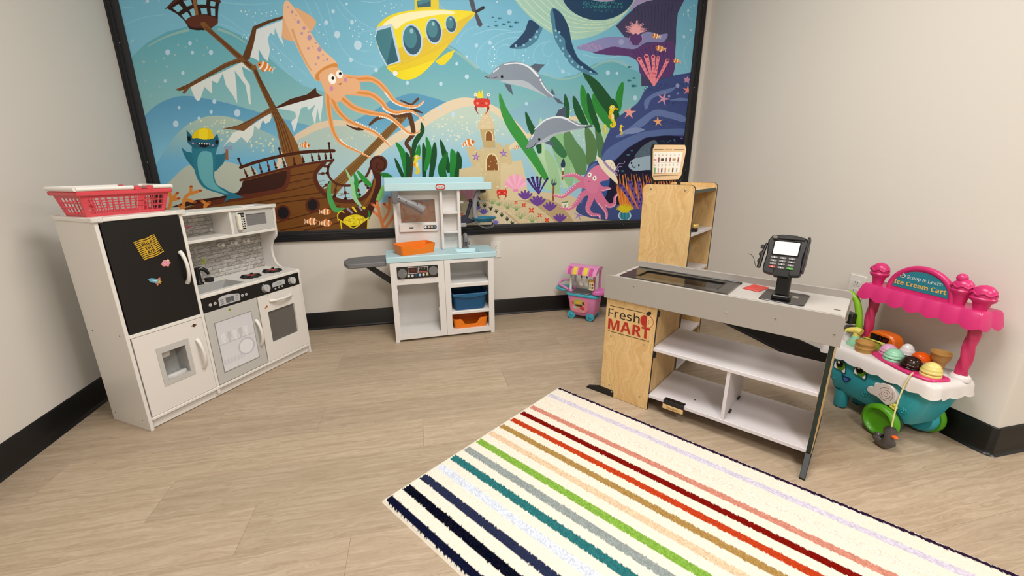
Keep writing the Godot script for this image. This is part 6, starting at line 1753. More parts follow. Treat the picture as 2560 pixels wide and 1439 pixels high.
	for w: Array in [[0.010, -0.012], [0.142, -0.012], [0.010, -0.112], [0.142, -0.112]]:
		var g := G.new()
		var s := 1.0 if w[1] > -0.05 else -1.0
		g.xf = Transform3D(Basis(Vector3.RIGHT, PI / 2 * s), Vector3(w[0], 0.0285, w[1]))
		g.lathe([Vector2(0.0, 0.016), Vector2(0.012, 0.016), Vector2(0.015, 0.012), Vector2(0.020, 0.013), Vector2(0.0265, 0.012), Vector2(0.0285, 0.008), Vector2(0.0285, 0.0), Vector2(0, 0)], 22)
		var wh := part(t, "wheel", g, teal)
		part(wh, "hub", disc(w[0], 0.0285, w[1] + 0.015 * s, 0.008, 0.002 * s, 10), pm("2f8ea6", 0.4))

# ---------------------------------------------------------------- the market checkout counter
const TILL := Vector3(0.9018, 0.0, -1.4174)
const TILL_TURN := -53.5
var maple: StandardMaterial3D

func make_maple() -> void:
	var a := noise(41, 0.012, 3); var b := noise(42, 0.05, 2)
	var img := rgb_image(512, 512, func(x: int, y: int) -> Color:
		var w := a.get_noise_2d(x * 0.6, y * 0.5) * 30.0
		var g := a.get_noise_2d((x + w) * 3.2, y * 0.22) * 0.6 + b.get_noise_2d((x + w) * 2.0, y * 0.18) * 0.3
		var ray := b.get_noise_2d(x * 0.7 + 300.0, y * 2.6) * 0.14
		return Color("c69f66").lerp(Color("dcbd8a"), clampf(0.55 + g * 0.7 + ray, 0.0, 1.0)))
	maple = tex_mat(img, 0.42, Vector3(2.2, 1.6, 1))
	maple.metallic_specular = 0.35

# an outline board along z with wood faces and a dark edge band
func veneer(parent: Node, called: String, pts: PackedVector2Array, z0: float, z1: float, band: Material, xf := Transform3D.IDENTITY) -> MeshInstance3D:
	var e := G.new()
	e.xf = xf
	var k := 0.0004 * signf(z1 - z0)
	var o := part(parent, called, e.prism(pts, z0 + k, z1 - k), band)
	var ins := Geometry2D.offset_polygon(pts, -0.0006)
	var w := G.new()
	w.xf = xf
	part(o, "wood_face", w.prism(ins[0], z0, z1), maple, "pale maple wood veneer")
	return o

func build_checkout() -> void:
	make_maple()
	var t := thing("checkout_counter", "toy market checkout counter, maple and grey, reading Fresh MART, with empty white shelves", "checkout counter", TILL, TILL_TURN)
	var band := pm("181512", 0.5)
	var green := pm("0e2119", 0.45)
	var grey := pm("9f9992", 0.45)
	var lam := pm("bdb8b2", 0.35)
	var white := pm("d2cdd0", 0.45)
	var yz := Transform3D(Basis(Vector3(0, 0, -1), Vector3(0, 1, 0), Vector3(1, 0, 0)), Vector3.ZERO)   # outline x -> -z, depth -> x
	veneer(t, "front_panel", v2([-0.2235, 0.034, -0.165, 0.034, -0.158, 0.028, -0.157, 0.001, 0.0, 0.001, 0.006, 0.461, -0.217, 0.461]), -0.012, 0.0, band)
	var sp3 := veneer(t, "side_panel", v2([0.012, 0.045, 0.286, 0.045, 0.286, 0.461, 0.012, 0.461]), -0.012, 0.0, band, yz)
	veneer(t, "side_panel", v2([0.012, 0.045, 0.286, 0.045, 0.286, 0.461, 0.012, 0.461]), -0.2235, -0.2115, band, yz)
	for b: Array in [[0.425, -0.030], [0.245, -0.030]]:
		var g := G.new()
		g.xf = Transform3D(Basis(Vector3.BACK, -PI / 2), Vector3(0.0, b[0], b[1]))
		part(sp3, "bolt_cover", g.lathe([Vector2(0, 0.003), Vector2(0.013, 0.0024), Vector2(0.0145, 0)], 18), pm("14110f", 0.5))
	part(t, "foot", G.new().prism(v2([-0.2965, 0.004, -0.2877, 0.0131, -0.2235, 0.0335, -0.168, 0.0345, -0.160, 0.029, -0.157, 0.0, -0.293, 0.0]), -0.013, 0.001, 0.0015), pm("0d0d0d", 0.45), "black foot")
	part(t, "foot_pin", disc(-0.166, 0.026, 0.0, 0.004, 0.002, 10), pm("b9b5ae", 0.3, 0.8))
	# grey aprons and the counter top between them
	var ap := rrect(-0.2265, 0.440, 0.583, 0.562, 0.02, 6)
	var cut := PackedVector2Array()
	for p in ap: cut.append(Vector2(p.x, maxf(p.y, 0.4605)))
	var fa := part(t, "apron", G.new().prism(cut, 0.0, 0.012, 0.0012), grey, "grey front apron")
	for p: Array in [[-0.095, 0.533], [0.255, 0.500], [0.405, 0.513], [0.563, 0.500]]:
		var sc := part(fa, "screw", disc(p[0], p[1], 0.012, 0.0042, 0.001, 12), pm("b8b4ac", 0.3, 0.7))
		part(sc, "screw_slot", disc(p[0], p[1], 0.0126, 0.0018, 0.0006, 6), pm("4a4640", 0.6))
	var ap2 := rrect(-0.2265, 0.440, 0.583, 0.571, 0.02, 6)
	var cut2 := PackedVector2Array()
	for p in ap2: cut2.append(Vector2(p.x, maxf(p.y, 0.4605)))
	part(t, "apron", G.new().prism(cut2, -0.300, -0.288, 0.0012), grey)
	part(t, "counter_top", G.new().b6(-0.222, 0.579, 0.530, 0.5445, -0.288, 0.0, 0.001), lam, "light grey laminate top")
	part(t, "slot", G.new().b6(0.545, 0.563, 0.5442, 0.5450, -0.115, -0.108), pm("3a3733", 0.6))
	part(t, "slot", G.new().b6(-0.214, -0.206, 0.5442, 0.5450, -0.160, -0.152), pm("3a3733", 0.6))
	# conveyor window
	var gl := pm("171614", 0.12)
	var sx := Transform3D(Basis(Vector3.RIGHT, -PI / 2), Vector3.ZERO)
	var rim := G.new()
	rim.xf = sx
	rim.holed(-0.193, 0.234, 0.055, 0.248, -0.136, 0.193, 0.092, 0.213, 0.5445, 0.551)
	var sn := part(t, "scanner_frame", rim, pm("3a3733", 0.16), "dark glossy scanner frame")
	part(sn, "scanner_edge", G.new().b6(-0.196, 0.238, 0.5445, 0.554, -0.253, -0.246, 0.002), pm("1a1a19", 0.3))
	part(sn, "scanner_belt", G.new().b6(-0.136, 0.193, 0.5445, 0.5465, -0.213, -0.092), gl, "black belt under glass")
	for s: Array in [[-0.136, -0.131, -0.213, -0.092], [0.188, 0.193, -0.213, -0.092], [-0.131, 0.188, -0.213, -0.207]]:
		part(sn, "scanner_lip", G.new().b6(s[0], s[1], 0.5465, 0.5515, s[2], s[3]), pm("0b0b0b", 0.3))
	# shelves and their divider
	part(t, "shelf", G.new().b6(0.002, 0.557, 0.2745, 0.2885, -0.287, -0.001, 0.001), white)
	var s2 := part(t, "shelf", G.new().b6(0.002, 0.557, 0.062, 0.0765, -0.287, -0.001, 0.001), white)
	part(t, "shelf_divider", G.new().b6(0.282, 0.2945, 0.0765, 0.2745, -0.272, -0.006, 0.001), white)
	part(s2, "screw", G.new().lathe([Vector2(0, 0.0778), Vector2(0.004, 0.0774), Vector2(0.0045, 0.0764)], 10, Vector3(0.165, 0, -0.08)), pm("5f5a55", 0.4, 0.5))
	for p: Array in [[0.2955, -0.07], [0.2955, -0.20]]: part(s2, "bracket", G.new().b6(p[0], p[0] + 0.006, 0.0766, 0.084, p[1] - 0.02, p[1] + 0.005), pm("2a2623", 0.5))
	# right end panel, seen on its edge, and the foot under it
	veneer(t, "end_panel", v2([0.0, 0.024, 0.287, 0.024, 0.287, 0.461, 0.0, 0.461]), 0.557, 0.571, green, yz)
	var rf := G.new()
	rf.xf = yz
	part(t, "foot", rf.prism(v2([-0.064, 0.0, -0.064, 0.007, -0.040, 0.030, -0.004, 0.066, 0.0, 0.066, 0.0, 0.024, 0.287, 0.024, 0.292, 0.066, 0.330, 0.030, 0.350, 0.007, 0.350, 0.0]), 0.5555, 0.5725, 0.001), pm("0b130f", 0.45))
	# name board clipped on the lower shelf
	var cl := part(t, "label_clip", G.new().b6(0.067, 0.149, 0.060, 0.0795, -0.022, 0.004, 0.001), pm("0e0e0d", 0.3), "black clip")
	part(cl, "label_plate", G.new().b6(0.066, 0.1485, 0.0415, 0.0605, 0.0005, 0.006, 0.0008), maple)
	letters(cl, "lettering", "Cleaning", 0.0075, pm("8a6c40", 0.6), Vector3(0.108, 0.0505, 0.0064), Vector3.ZERO, false, 0.040)
	# the painted sign on the front panel
	var ink := pm("16120f", 0.5); var red := pm("a8230f", 0.5)
	part(t, "sign_line", G.new().b6(-0.201, -0.045, 0.4256, 0.4276, 0.0, 0.0008), ink)
	part(t, "sign_line", G.new().b6(-0.203, -0.017, 0.3096, 0.3116, 0.0, 0.0008), ink)
	letters(t, "lettering", "Fresh", 0.036, ink, Vector3(-0.135, 0.395, 0.0006), Vector3.ZERO, false, 0.142, false, true)
	letters(t, "lettering", "MART", 0.047, red, Vector3(-0.1125, 0.3425, 0.0006), Vector3.ZERO, true, 0.188)
	var ring := PackedVector2Array(); var half := PackedVector2Array()
	var ax := -0.0325; var ay := 0.3945
	for i in 25:
		var a := PI / 2 + PI * i / 24.0
		half.append(Vector2(ax - 0.001 + cos(a) * 0.0275, ay + sin(a) * (0.0275 - (0.004 if i < 4 else 0.0))))
	part(t, "apple_half", G.new().prism(half, 0.0, 0.0008), red)
	var arc := []
	for i in 17:
		var a := PI / 2 - PI * i / 16.0
		arc.append(Vector3(ax + cos(a) * 0.0265, ay + sin(a) * 0.0265, 0.0004))
	part(t, "apple_outline", G.new().tube(arc, 0.0012, 6, 0.5), red)
	for p: Array in [[0.007, 0.006], [0.010, 0.0], [0.007, -0.006], [0.0045, 0.001]]: part(t, "apple_seed", G.new().prism(oval(ax + p[0], ay + p[1], 0.0011, 0.0016, 8), 0.0, 0.0009), ink)
	part(t, "apple_leaf", G.new().prism(PackedVector2Array(curve(pts2([-0.039, 0.4235, -0.034, 0.434, -0.022, 0.438, -0.018, 0.430, -0.024, 0.422, -0.033, 0.420]), 4, true)), 0.0, 0.0009), ink)
	for p: Array in [[-0.187, 0.290], [-0.035, 0.292], [-0.180, 0.055], [-0.036, 0.052]]:
		part(t, "screw", disc(p[0], p[1], 0.0, 0.004, 0.0012, 12), pm("b3a78f", 0.35, 0.6))

func build_tower() -> void:
	var t := thing("storage_tower", "tall maple shelf tower with white shelves standing behind the checkout counter", "shelf", TILL, TILL_TURN)
	var band := pm("1d1f1a", 0.5)
	var white := pm("d0cbcc", 0.45)
	var face := rrect(-0.227, -0.05, 0.0, 0.921, 0.02, 6)
	var o := PackedVector2Array()
	for p in face: o.append(Vector2(p.x, maxf(p.y, 0.001)))
	var f := veneer(t, "front_panel", o, -0.313, -0.301, band)
	for p: Array in [[-0.190, 0.900], [-0.040, 0.900]]:
		var sc := part(f, "screw", disc(p[0], p[1], -0.301, 0.005, 0.0015, 12), pm("b9b4aa", 0.3, 0.7))
		part(sc, "screw_slot", disc(p[0], p[1], -0.2998, 0.0018, 0.0006, 6), pm("3a3630", 0.6))
	veneer(t, "back_panel", o, -0.623, -0.611, band)
	var yz := Transform3D(Basis(Vector3(0, 0, -1), Vector3(0, 1, 0), Vector3(1, 0, 0)), Vector3.ZERO)
	veneer(t, "side_panel", v2([0.313, 0.045, 0.611, 0.045, 0.611, 0.90, 0.313, 0.90]), -0.222, -0.210, band, yz)
	var xz := Transform3D(Basis(Vector3.RIGHT, -PI / 2), Vector3.ZERO)
	veneer(t, "top_board", v2([-0.222, 0.313, -0.003, 0.313, -0.003, 0.611, -0.222, 0.611]), 0.886, 0.900, pm("3d4a42", 0.5), xz)
	for y: float in [0.700, 0.514, 0.205, 0.06]: part(t, "shelf", G.new().b6(-0.210, -0.002, y, y + 0.0135, -0.611, -0.313, 0.001), white)
	var b := Basis(Vector3.UP, deg_to_rad(TILL_TURN))
	# the picture price list on top
	var s := thing("price_list_sign", "small curled price list with rows of produce pictures on top of shelf tower", "sign", TILL + b * Vector3(-0.158, 0.900, -0.372), TILL_TURN)
	var blk := pm("0d0f0d", 0.4)
	var out := func(u: float, v: float, z: float) -> Vector3:
		var half := lerpf(0.064, 0.075, v)
		return Vector3((u - 0.5) * 2.0 * half + lerpf(0.004, 0.0, v) + v * (u - 0.5) * 0.004, 0.034 + v * 0.157 - 0.006 * u * v + 0.008 * u * (1.0 - v), z + 0.006 * sin(u * PI) - 0.012 * v)
	var card := func(called: String, u0: float, u1: float, v0: float, v1: float, z: float, m: Material, r := 0.0) -> MeshInstance3D:
		var rows := []
		for i in 9:
			var row := []
			for k in 13:
				var u := lerpf(u0, u1, k / 12.0); var v := lerpf(v0, v1, i / 8.0)
				var inset := 0.0
				if r > 0.0:
					var dv := minf(i, 8 - i) / 8.0
					inset = r * (1.0 - sqrt(1.0 - pow(1.0 - minf(dv / 0.12, 1.0), 2.0)))
				row.append(out.call(lerpf(u0 + inset, u1 - inset, k / 12.0), v, z))
			rows.append(row)
		return part(s, called, G.new().skin(rows, false, 0.2), m)
	card.call("sign_back", -0.09, 0.995, -0.035, 1.03, -0.006, blk, 0.05)
	card.call("sign_board", 0.0, 1.0, 0.0, 1.0, 0.0, pm("d2b48c", 0.5), 0.06)
	card.call("list_sheet", 0.035, 0.925, 0.20, 0.80, 0.0012, pm("ddd8cc", 0.5))
	card.call("sign_line", 0.03, 0.34, 0.865, 0.875, 0.0014, pm("3a2c1c", 0.5)); card.call("sign_line", 0.66, 0.94, 0.865, 0.875, 0.0014, pm("3a2c1c", 0.5)); card.call("sign_line", 0.03, 0.90, 0.125, 0.135, 0.0014, pm("3a2c1c", 0.5))
	card.call("sheet_line", 0.035, 0.925, 0.498, 0.502, 0.0018, pm("b3aea2", 0.5))
	for k in 6: card.call("heading_mark", 0.385 + k * 0.038, 0.408 + k * 0.038, 0.860, 0.885, 0.0014, pm("a68a62", 0.5))
	var tint := ["b8746a", "8a3f40", "3a3a38", "6f5a44", "8f4044", "9a8a58", "9c4a44", "5f9a5a", "c08a74", "3f3436", "c07a60", "b3ae4c", "5c4238", "a8987c"]
	for k in 14:
		var cu := 0.095 + (k % 7) * 0.122; var cv := 0.585 if k < 7 else 0.285
		var tall: float = [0.02, 0.075, 0.035, 0.06, 0.065, 0.03, 0.075, 0.085, 0.07, 0.065, 0.07, 0.05, 0.065, 0.055][k]
		card.call("produce_picture", cu - 0.022 - (0.03 if k in [0, 2, 5] else 0.0), cu + 0.022 + (0.025 if k in [0, 2, 5] else 0.0), cv - tall, cv + tall, 0.0022, pm(tint[k], 0.5), 0.018)
		for q in 2: card.call("price_mark", cu - 0.02, cu + 0.02, (0.735 if k < 7 else 0.445) - q * 0.03, (0.747 if k < 7 else 0.457) - q * 0.03, 0.0022, pm("b9b6ac", 0.5))
	for x: float in [-0.058, 0.060]:
		part(s, "stand_foot", G.new().b6(x - 0.006, x + 0.006, 0.0, 0.042, -0.012, 0.0, 0.001), blk)
		part(s, "stand_base", G.new().b6(x - 0.016, x + 0.016, 0.0, 0.004, -0.03, 0.025, 0.001), blk)
	var c := thing("toy_can", "small gold and black toy can on the upper shelf of the tower", "toy can", TILL + b * Vector3(-0.019, 0.7135, -0.40), TILL_TURN)
	part(c, "lid", G.new().lathe([Vector2(0.018, 0.016), Vector2(0.021, 0.018), Vector2(0.021, 0.032), Vector2(0.018, 0.036), Vector2(0, 0.036)], 18), pm("c2a35e", 0.3, 0.5))
	part(c, "drum", G.new().lathe([Vector2(0, 0), Vector2(0.017, 0.0), Vector2(0.018, 0.003), Vector2(0.018, 0.016)], 18), pm("171411", 0.3))
	var l := thing("toy_lemon", "little yellow toy lemon on the middle shelf of the tower", "toy fruit", TILL + b * Vector3(-0.020, 0.5275, -0.352), TILL_TURN)
	part(l, "fruit", G.new().lathe([Vector2(0, 0), Vector2(0.009, 0.002), Vector2(0.0145, 0.009), Vector2(0.0145, 0.016), Vector2(0.009, 0.023), Vector2(0.003, 0.026), Vector2(0, 0.028)], 16), pm("d6c41e", 0.4))

# ---------------------------------------------------------------- the card terminal and a red card on the counter
func build_terminal() -> void:
	var b := Basis(Vector3.UP, deg_to_rad(TILL_TURN))
	var t := thing("card_terminal", "black card payment terminal on a pole with white screen on grey checkout counter", "card terminal", TILL + b * Vector3(0.392, 0.5447, -0.125), TILL_TURN)
	var blk := pm("101010", 0.38)
	var shell := pm("1d1d1e", 0.42)
	var xz := Transform3D(Basis(Vector3.RIGHT, -PI / 2), Vector3.ZERO)
	var bp := G.new()
	bp.xf = xz
	part(t, "base_plate", bp.prism(rrect(-0.062, -0.048, 0.074, 0.112, 0.012, 5), 0.0, 0.003, 0.001), pm("191817", 0.18), "thin black base plate")
	part(t, "base_label", G.new().b6(0.028, 0.046, 0.003, 0.0036, -0.06, -0.035), pm("b9b4a8", 0.5))
	var collar := G.new()
	collar.xf = xz
	part(t, "collar", collar.prism(rrect(-0.028, -0.024, 0.028, 0.024, 0.007, 4), 0.003, 0.018, 0.003), blk)
	part(t, "pole", G.new().b6(-0.0205, 0.0205, 0.016, 0.105, -0.016, 0.014, 0.004), blk)
	var h := part(t, "head", G.new().prism(PackedVector2Array(curve(pts2([-0.051, 0.066, -0.054, 0.0, -0.056, -0.052, -0.046, -0.067, 0.0, -0.069, 0.048, -0.067, 0.057, -0.052, 0.054, 0.0, 0.051, 0.066]), 3, true)), -0.026, 0.0, 0.004), shell, "black terminal head")
	h.position = Vector3(-0.010, 0.158, 0.012)
	h.rotation_degrees = Vector3(-24, 0, 0)
	part(h, "screen_bezel", G.new().prism(rrect(-0.040, -0.002, 0.040, 0.051, 0.004, 3), 0.0, 0.0012), pm("0a0a0b", 0.2))
	part(h, "screen", G.new().prism(rrect(-0.0365, 0.002, 0.0365, 0.0475, 0.003, 3), 0.001, 0.0018), pm("e0dfdd", 0.3), "blank white screen")
	part(h, "swipe_slot", G.new().b6(-0.048, 0.048, 0.056, 0.066, -0.004, 0.006, 0.002), blk)
	part(h, "stylus_clip", G.new().b6(-0.046, -0.032, 0.054, 0.064, 0.003, 0.011, 0.002), pm("6e6c68", 0.35))
	for r in 4:
		for c in 3:
			var x := -0.0285 + c * 0.0262; var y := -0.0105 - r * 0.0112
			var tone := "7d7c7b"
			if r == 3 and c == 0: tone = "b2403c"
			if r == 3 and c == 2: tone = "4f9a3c"
			var k := part(h, "key", G.new().prism(rrect(x - 0.0098, y - 0.0036, x + 0.0098, y + 0.0036, 0.0025, 3), 0.0, 0.003, 0.0008), pm(tone, 0.4))
			part(k, "key_mark", G.new().prism(oval(x, y, 0.0014, 0.0018, 8), 0.0028, 0.0034), pm("e8e6e2", 0.4))
	part(h, "pole_cradle", G.new().prism(rrect(-0.022, -0.074, 0.026, -0.049, 0.004, 3), -0.03, 0.004, 0.002), blk)
	part(h, "side_guard", G.new().b6(0.054, 0.062, -0.05, 0.070, -0.034, 0.004, 0.002), blk)
	part(h, "card_reader", G.new().b6(0.050, 0.060, -0.020, 0.058, -0.075, -0.026, 0.003), pm("262627", 0.4))
	var st := part(h, "stylus", G.new().tube([Vector3(-0.062, 0.040, -0.01), Vector3(-0.068, 0.0, -0.008), Vector3(-0.070, -0.052, -0.006)], [0.004, 0.0065, 0.006], 8), blk, "black stylus in its holder")
	for k in 3: part(st, "holder_tab", G.new().b6(-0.078, -0.066, -0.034 + k * 0.026, -0.020 + k * 0.026, -0.012, -0.002, 0.002), blk)
	part(h, "cord", G.new().tube(curve([Vector3(-0.070, -0.052, -0.006), Vector3(-0.078, -0.050, 0.0), Vector3(-0.090, -0.022, 0.004), Vector3(-0.100, -0.012, 0.006), Vector3(-0.110, -0.010, 0.006)], 5), 0.0009, 6), pm("17171a", 0.5))
	var r := thing("red_card", "flat translucent red plastic card lying beside the card terminal", "card", TILL + b * Vector3(0.2935, 0.5447, -0.222), TILL_TURN - 14.0)
	var rc := G.new()
	rc.xf = xz
	part(r, "sheet", rc.prism(rrect(-0.030, -0.045, 0.030, 0.045, 0.004, 3), 0.0, 0.003, 0.0008), pm("cf3a34", 0.3))
	part(r, "mark", G.new().lathe([Vector2(0, 0.0036), Vector2(0.003, 0.0034), Vector2(0.0034, 0.003)], 10), pm("a82a28", 0.4))

# ---------------------------------------------------------------- the ice cream cart
const CART := Vector3(1.69, 0.0, -1.15)      # local x runs along the wall, local z faces into the room

func on_cart(x: float, y: float, z: float) -> Vector3:
	return CART + Basis(Vector3.UP, -PI / 2) * Vector3(x, y, z)

func swirl(r: float, h: float) -> G:
	var pr := [Vector2(0, 0.0), Vector2(r * 0.86, 0.0), Vector2(r * 0.98, h * 0.08), Vector2(r, h * 0.16), Vector2(r * 0.95, h * 0.26), Vector2(r * 0.88, h * 0.32), Vector2(r * 0.90, h * 0.40), Vector2(r * 0.84, h * 0.54), Vector2(r * 0.74, h * 0.62), Vector2(r * 0.72, h * 0.70), Vector2(r * 0.60, h * 0.82), Vector2(r * 0.46, h * 0.88), Vector2(r * 0.40, h * 0.94), Vector2(r * 0.2, h * 0.99), Vector2(0, h)]
	return G.new().lathe(pr, 28)

func scoop(label: String, x: float, z: float, r: float, h: float, c: String, rough := 0.35, y := 0.284) -> Node3D:
	var t := thing("ice_cream_scoop", label, "toy ice cream", on_cart(x, y, z), -90.0, "toy ice cream scoops on the cart")
	part(t, "base_ring", G.new().lathe([Vector2(0, 0), Vector2(r * 0.96, 0), Vector2(r * 0.98, 0.005), Vector2(r * 0.9, 0.008), Vector2(0, 0.008)], 28), pm(c, rough))
	var s := part(t, "swirl", swirl(r, h), pm(c, rough))
	s.position.y = 0.008
	return t

func build_ice_cream_cart() -> void:
	var t := thing("ice_cream_cart", "turquoise toy ice cream cart with smiling face and pink canopy against the right wall", "toy cart", CART, -90.0)
	var teal := pm("2f9fae", 0.42)
	var white := pm("dcd7d5", 0.32)
	var pink := pm("cf2f72", 0.3)
	# body
	var rows := []
	for k: Array in [[0.076, -0.146, 0.150, -0.160, -0.020, 0.03], [0.088, -0.156, 0.160, -0.170, -0.012, 0.035], [0.16, -0.180, 0.184, -0.178, -0.004, 0.035], [0.245, -0.204, 0.206, -0.186, 0.0, 0.035]]:
		var ring := []
		for p in rrect(k[1], k[3], k[2], k[4], k[5], 6): ring.append(Vector3(p.x, k[0], p.y))
		rows.append(ring)
	var body := part(t, "body", G.new().skin(rows, true, 0.3).fan(rows[0], Vector3.DOWN), teal, "turquoise cart body")
	for p: Array in [[-0.110, -0.040], [-0.110, -0.140]]:
		var lg := part(t, "leg", G.new().lathe([Vector2(0.022, 0.004), Vector2(0.0245, 0.008), Vector2(0.027, 0.06), Vector2(0.033, 0.085)], 20, Vector3(p[0], 0, p[1])), teal)
		part(lg, "leg_pad", G.new().lathe([Vector2(0, 0), Vector2(0.021, 0), Vector2(0.022, 0.004), Vector2(0, 0.0045)], 20, Vector3(p[0], 0, p[1])), pm("141414", 0.6))
	# face and raised curls
	var z := -0.0035
	for e: Array in [[-0.113, 0.192, 0.0, 1.0], [-0.030, 0.206, 0.002, 0.96]]:
		var q: float = e[3]
		var f := func(a: Array) -> PackedVector2Array:
			var o := PackedVector2Array()
			for p: Vector2 in curve(pts2(a), 4, true): o.append(Vector2(e[0] + p.x * q, e[1] + p.y * q))
			return o
		var zz: float = z + e[2] + 0.004
		var w := part(body, "eye", G.new().prism(f.call([-0.026, -0.018, -0.024, 0.012, -0.008, 0.026, 0.012, 0.018, 0.024, -0.010, 0.022, -0.026, 0.004, -0.018]), zz - 0.004, zz + 0.001), pm("1c3a52", 0.35))
		part(w, "eye_white", G.new().prism(f.call([-0.024, -0.016, -0.022, 0.011, -0.008, 0.024, 0.011, 0.017, 0.022, -0.010, 0.020, -0.023, 0.004, -0.016]), zz, zz + 0.0018), pm("e2e4df", 0.3))
		part(w, "eye_green", G.new().prism(oval(e[0] + 0.001, e[1] + 0.002, 0.0185, 0.0195, 22), zz, zz + 0.0026), pm("557f1e", 0.3))
		part(w, "pupil", G.new().prism(oval(e[0] - 0.004, e[1] + 0.008, 0.0145, 0.0150, 20), zz, zz + 0.0034), pm("070707", 0.2))
		part(w, "eye_spark", G.new().prism(oval(e[0] - 0.008, e[1] + 0.014, 0.0052, 0.0056, 14), zz, zz + 0.0042), pm("e8e8e4", 0.3))
	var m := part(body, "mouth", G.new().prism(PackedVector2Array(curve(pts2([-0.106, 0.166, -0.095, 0.156, -0.066, 0.158, -0.072, 0.142, -0.084, 0.132, -0.096, 0.140]), 4, true)), z - 0.010, z + 0.0012), pm("12305c", 0.3))
	part(m, "tongue", G.new().prism(PackedVector2Array(curve(pts2([-0.094, 0.148, -0.083, 0.151, -0.072, 0.150, -0.078, 0.140, -0.085, 0.136]), 4, true)), z - 0.008, z + 0.0024), pm("3f66a8", 0.3))
	for s: Array in [[-0.135, 0.132, -0.008], [-0.062, 0.105, -0.008], [-0.005, 0.122, -0.006], [0.02, 0.185, -0.004], [0.135, 0.13, -0.006], [0.145, 0.185, -0.004]]:
		var sp4 := []
		for i in 14:
			var a := i * 0.62
			sp4.append(Vector3(s[0] + cos(a) * (0.003 + i * 0.0007), s[1] + sin(a) * (0.003 + i * 0.0007), s[2] - (0.004 if s[1] < 0.12 else 0.0)))
		part(body, "curl", G.new().tube(sp4, 0.0016, 6), teal)
	# sweet shaped loudspeaker and a flower button
	var sk := part(body, "loudspeaker", G.new().prism(PackedVector2Array(curve(pts2([0.010, 0.150, 0.014, 0.168, 0.030, 0.174, 0.032, 0.192, 0.046, 0.196, 0.060, 0.206, 0.085, 0.210, 0.108, 0.192, 0.114, 0.168, 0.104, 0.142, 0.088, 0.128, 0.070, 0.134, 0.050, 0.142, 0.026, 0.142]), 4, true)), -0.008, 0.010, 0.003), pm("d3cdca", 0.4), "white sweet shaped loudspeaker")
	for r in 3:
		for k in 3:
			var sl := []
			for i in 6:
				var a := r * 0.7 + k * TAU / 3 + i * 0.28
				sl.append(Vector3(0.079 + cos(a) * (0.007 + r * 0.0085), 0.170 + sin(a) * (0.0075 + r * 0.009), 0.0102))
			part(sk, "speaker_slot", G.new().tube(sl, 0.0013, 6, 0.5), pm("9a5a68", 0.6))
	for k in 5: part(body, "flower_petal", G.new().ball(Vector3(0.108 + cos(k * TAU / 5) * 0.008, 0.134 + sin(k * TAU / 5) * 0.007, 0.002), Vector3(0.0068, 0.0062, 0.006), 10, 6), pm("d3cc5a", 0.4))
	# wheels: green dished discs
	for w: Array in [[0.090, 0.026, 1.0], [0.100, -0.196, -1.0]]:
		var g := G.new()
		g.xf = Transform3D(Basis(Vector3.RIGHT, PI / 2 * w[2]), Vector3(w[0], 0.065, w[1]))
		g.lathe([Vector2(0, -0.004), Vector2(0.028, -0.005), Vector2(0.040, -0.002), Vector2(0.043, 0.006), Vector2(0.050, 0.012), Vector2(0.058, 0.010), Vector2(0.0645, 0.0), Vector2(0.065, -0.012), Vector2(0.060, -0.020), Vector2(0, -0.020)], 36)
		part(t, "wheel", g, pm("4f9a12", 0.35), "bright green wheel")
		var ax := G.new()
		ax.xf = Transform3D(Basis(Vector3.RIGHT, PI / 2 * w[2]), Vector3(w[0], 0.065, w[1] - 0.02 * w[2]))
		part(t, "wheel_housing", ax.lathe([Vector2(0.0, 0.0), Vector2(0.056, -0.001), Vector2(0.058, -0.012), Vector2(0.050, -0.030), Vector2(0.0, -0.032)], 28), teal if w[2] < 0 else pm("16302e", 0.5))
	# white top: a skirt with a scalloped hem
	var sk2 := []
	var hems := [[0.222, 0.224, -0.198, 0.014], [0.232, 0.221, -0.196, 0.012], [0.258, 0.219, -0.194, 0.010], [0.270, 0.214, -0.190, 0.005], [0.2755, 0.204, -0.182, -0.005]]
	for k in hems.size():
		var ring := []
		var pts := rrect(-hems[k][1], hems[k][2], hems[k][1], hems[k][3], 0.034, 8)
		var run := 0.0
		for i in pts.size():
			var p := pts[i]; var q := pts[(i + 1) % pts.size()]
			var steps := maxi(1, 48 if p.distance_to(q) > 0.2 else (20 if p.distance_to(q) > 0.08 else 1))
			for s in steps:
				var c := p.lerp(q, float(s) / steps)
				var y: float = hems[k][0]
				if k < 2: y -= 0.009 * absf(sin((run + p.distance_to(q) * s / steps) / 0.068 * PI)) - 0.006
				ring.append(Vector3(c.x, y, c.y))
			run += p.distance_to(q)
		sk2.append(ring)
	part(t, "white_top", G.new().skin(sk2, true, 0.3).fan(sk2[4], Vector3.UP), white, "white scalloped top")
	var xz := Transform3D(Basis(Vector3.RIGHT, -PI / 2), Vector3.ZERO)
	var tr := G.new()
	tr.xf = xz
	tr.prism(PackedVector2Array(curve(pts2([-0.046, 0.078, -0.042, 0.045, 0.0, 0.020, 0.06, 0.002, 0.13, -0.004, 0.185, 0.004, 0.196, 0.03, 0.198, 0.082, 0.160, 0.092, 0.06, 0.10, -0.03, 0.116]), 4, true)), 0.274, 0.284, 0.003)
	part(t, "scoop_tray", tr, pink, "pink scoop tray")
	part(t, "cup_recess", G.new().lathe([Vector2(0, 0.2768), Vector2(0.030, 0.2768), Vector2(0.033, 0.2778), Vector2(0.035, 0.2755)], 24, Vector3(0.150, 0, -0.158)), pm("b4b0ae", 0.4))
